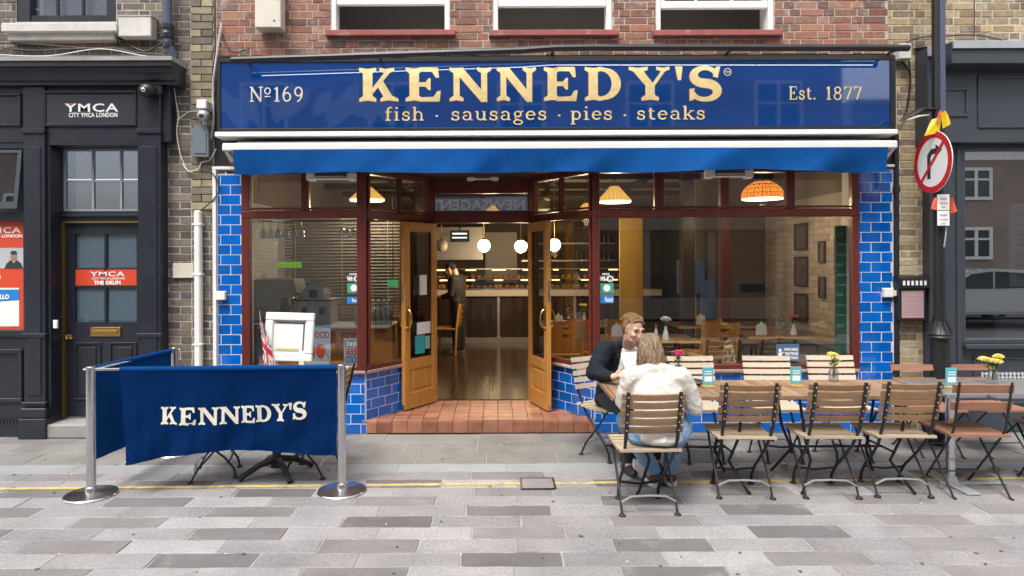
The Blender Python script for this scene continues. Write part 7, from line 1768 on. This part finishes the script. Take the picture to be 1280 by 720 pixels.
blob([[(0, 0, .90, .17, .125, .08), (0, .0, 1.12, .165, .12, .10), (0, .02, 1.28, .17, .11, .07)], [(-.17, .02, 1.30, .065), (.17, .02, 1.30, .065)]] + [[(s * .19, .01, 1.28, .075), (s * .22, .04, 1.02, .062), (s * .18, .20, .985, .046)] for s in (-1, 1)], .013, 'shirt', M_DARKCL, wt, 4)
blob([[(s * .09, 0, .90, .105), (s * .095, .0, .48, .08), (s * .095, -.01, .10, .066)] for s in (-1, 1)] + [[(0, .0, .93, .165, .12, .06)]], .013, 'trousers', M_DARKCL, wt, 4)
blob([[hx(0, -.02, .05, .084, .092, .075)], [hx(0, -.07, .0, .07, .04, .06)]], .01, 'hair', M_DARKCL, wt, 3)

# ================================================================== ACROSS THE STREET (seen mirrored in the glass)
random.seed(3)
OY = -12.6
M_OPP = mat('brown brick across the street', (.30, .235, .205), .9, var=.2, vs=1.5)
M_OPPG = mat('grey render across the street', (.26, .25, .235), .9, var=.15, vs=1)
M_OWIN = mat('street side window glass', (.05, .06, .07), .08)
def far_building(x0, x1, h, m, lab, cols, rows, z0, dz, ww, wh, eave=None, y=OY):
    t = thing('opposite_building', lab, 'building', ((x0 + x1) / 2, y, 0)); 
    MB().box(x0, x1, y - 8, y, 0, h).build('wall', m, t, smooth=0)
    if eave: MB().box(x0 - .2, x1 + .2, y - 8.2, y + .35, h + .002, h + .35).build('eave', M_WHITE, t, smooth=0)
    for i in range(cols):
        for j in range(rows):
            cx = x0 + (x1 - x0) * (i + .5) / cols; z = z0 + j * dz
            b = MB(); f = .09
            b.box(cx - ww / 2, cx + ww / 2, y + .001, y + .06, z, z + f); b.box(cx - ww / 2, cx + ww / 2, y + .001, y + .06, z + wh - f, z + wh); b.box(cx - ww / 2, cx - ww / 2 + f, y + .001, y + .06, z + f, z + wh - f); b.box(cx + ww / 2 - f, cx + ww / 2, y + .001, y + .06, z + f, z + wh - f); b.box(cx - .045, cx + .045, y + .001, y + .055, z + f, z + wh - f); b.box(cx - ww / 2 + f, cx + ww / 2 - f, y + .001, y + .05, z + wh * .6, z + wh * .6 + .06)
            fr = b.build('window', M_WHITE, t, smooth=0); MB().box(cx - ww / 2 + f, cx + ww / 2 - f, y + .002, y + .02, z + f, z + wh - f).build('pane', M_OWIN, fr, smooth=0)
    return t
ob_ = far_building(-16, 10.05, 11.5, M_OPP, 'tall brown brick terrace across the street, seen mirrored in the glass', 7, 2, 5.2, 3.0, 1.4, 1.7)
far_building(10.8, 24, 4.9, M_OPP, 'low brown brick block with white windows across the street, mirrored at the right', 6, 2, 1.7, 1.75, .95, .95, eave=True)
far_building(37.5, 58, 18.5, M_OPPG, 'pale tower block beyond the roofs, mirrored at the end of the blue sign', 9, 5, 3, 3.1, 1.3, 1.5, y=-62)
t = thing('newsagent_sign', 'white lettered blue newsagent sign across the street, mirrored over the doorway', 'shop sign', (-.3, OY, 3.2))
MB().box(-2.6, 1.6, OY + .02, OY + .10, 3.26, 3.78).build('board', mat('pale blue board', (.30, .36, .55), .5), t, smooth=0)
me = sans_mesh('A1 NEWSAGENT', .03, .01); xs = [v.co.x for v in me.vertices]; ys = [v.co.y for v in me.vertices]
for v in me.vertices: v.co = Vector((1.4 - (v.co.x - min(xs)) / (max(xs) - min(xs)) * 3.8 + .3, OY + .105 + (.006 if v.co.z > 0 else 0), 3.34 + (v.co.y - min(ys)) / (max(ys) - min(ys)) * .34)) - ORG[t.name]
me.materials.clear(); me.materials.append(M_PRINTW); o = link(bpy.data.objects.new('lettering', me)); o.parent = t
t = thing('petal_mural', 'pale petal shaped mural high on the brown terrace, mirrored in the blue sign', 'mural', (-6, OY, 5.5))
random.seed(8); M_PET = mat('pale mural paint', (.62, .64, .70), .7); b = MB()
for k in range(16):
    cx, cz, an, L, W = -8.2 + k * .36 + random.uniform(-.2, .2), 5.5 + random.uniform(0, .5), random.uniform(-.8, .8), random.uniform(.8, 1.5), random.uniform(.2, .36)
    b.prism([(cx + sin(an) * L * t_ + cos(an) * W * q_, cz + cos(an) * L * t_ - sin(an) * W * q_) for t_, q_ in ((0, 0), (.3, .8), (.6, 1), (1, 0), (.6, -1), (.3, -.8))], OY + .002 + k * .002, OY + .02 + k * .004, 'y')
b.build('petal', M_PET, t, smooth=0)
t = thing('roller_shutter', 'grey roller shutter of the shop across the street, mirrored in the left window', 'shutter', (-6.5, OY, 0))
sm_ = MB().box(-1.9, 1.9, .0, .05, 0, .085, .015).mesh('slat', .5); sm_.materials.append(mat('shutter slat', (.34, .35, .36), .5, .2))
for k in range(30): piece('slat', sm_, t, (-6.5, OY + .02, .1 + k * .095))
MB().box(-8.5, -4.5, OY + .01, OY + .3, 2.96, 3.25).build('housing', M_GALV, t, smooth=0)
t = thing('pale_shopfront', 'pale shop window and doorway across the street, mirrored in the right window', 'shopfront', (5, OY, 0))
b = MB(); b.box(2.4, 8.4, OY + .01, OY + .25, 0, .6); b.box(2.4, 8.4, OY + .01, OY + .3, 2.6, 3.2); [b.box(x, x + .2, OY + .01, OY + .22, .601, 2.599) for x in (2.4, 4.3, 6.2, 8.2)]; b.build('frame', mat('stone grey paint', (.30, .285, .265), .6), t, smooth=0); MB().box(2.6, 8.2, OY + .02, OY + .05, .601, 2.599).build('pane', M_OWIN, t, smooth=0)
# parked car across the street, mirrored in the grey shop window
car = thing('parked_car', 'silver hatchback parked across the street, mirrored in the grey shop window', 'car', (12.6, -10.9, 0))
M_CARP = mat('silver car paint', (.55, .56, .58), .25, .4, coat=.8)
prof = [(-2.05, .35), (-2.1, .62), (-2.0, .82), (-1.2, .93), (-.55, 1.38), (.2, 1.47), (1.1, 1.42), (1.85, 1.0), (2.05, .9), (2.08, .45), (1.95, .30), (-1.9, .30)]
b = MB(); b.prism([(12.6 + x, z) for x, z in prof], -11.75, -10.05, 'y'); bmesh.ops.bevel(b.bm, geom=[e for e in b.bm.edges if e.calc_face_angle(0) > .9], offset=.07, segments=2, affect='EDGES'); b.build('body', M_CARP, car)
b = MB(); b.prism([(12.6 + x, z) for x, z in ((-1.05, .96), (-.5, 1.33), (.05, 1.40), (.05, .96))], -10.045, -10.03, 'y'); b.prism([(12.6 + x, z) for x, z in ((.12, .96), (.12, 1.40), (1.0, 1.35), (1.5, 1.0))], -10.045, -10.03, 'y'); b.build('window', M_OWIN, car, smooth=0)
for sx in (-1.3, 1.3):
    for yy in (-10.12, -11.68): 
        w = MB().cyl((12.6 + sx, yy - .1, .32), (12.6 + sx, yy + .1, .32), .32, n=24).build('wheel', M_INK, car); MB().cyl((12.6 + sx, yy - .105, .32), (12.6 + sx, yy + .105, .32), .2, n=16).build('rim', M_GALV, w)
MB().box(10.52, 10.6, -10.5, -10.2, .66, .8, .02).build('headlight', M_GLASSW, car)
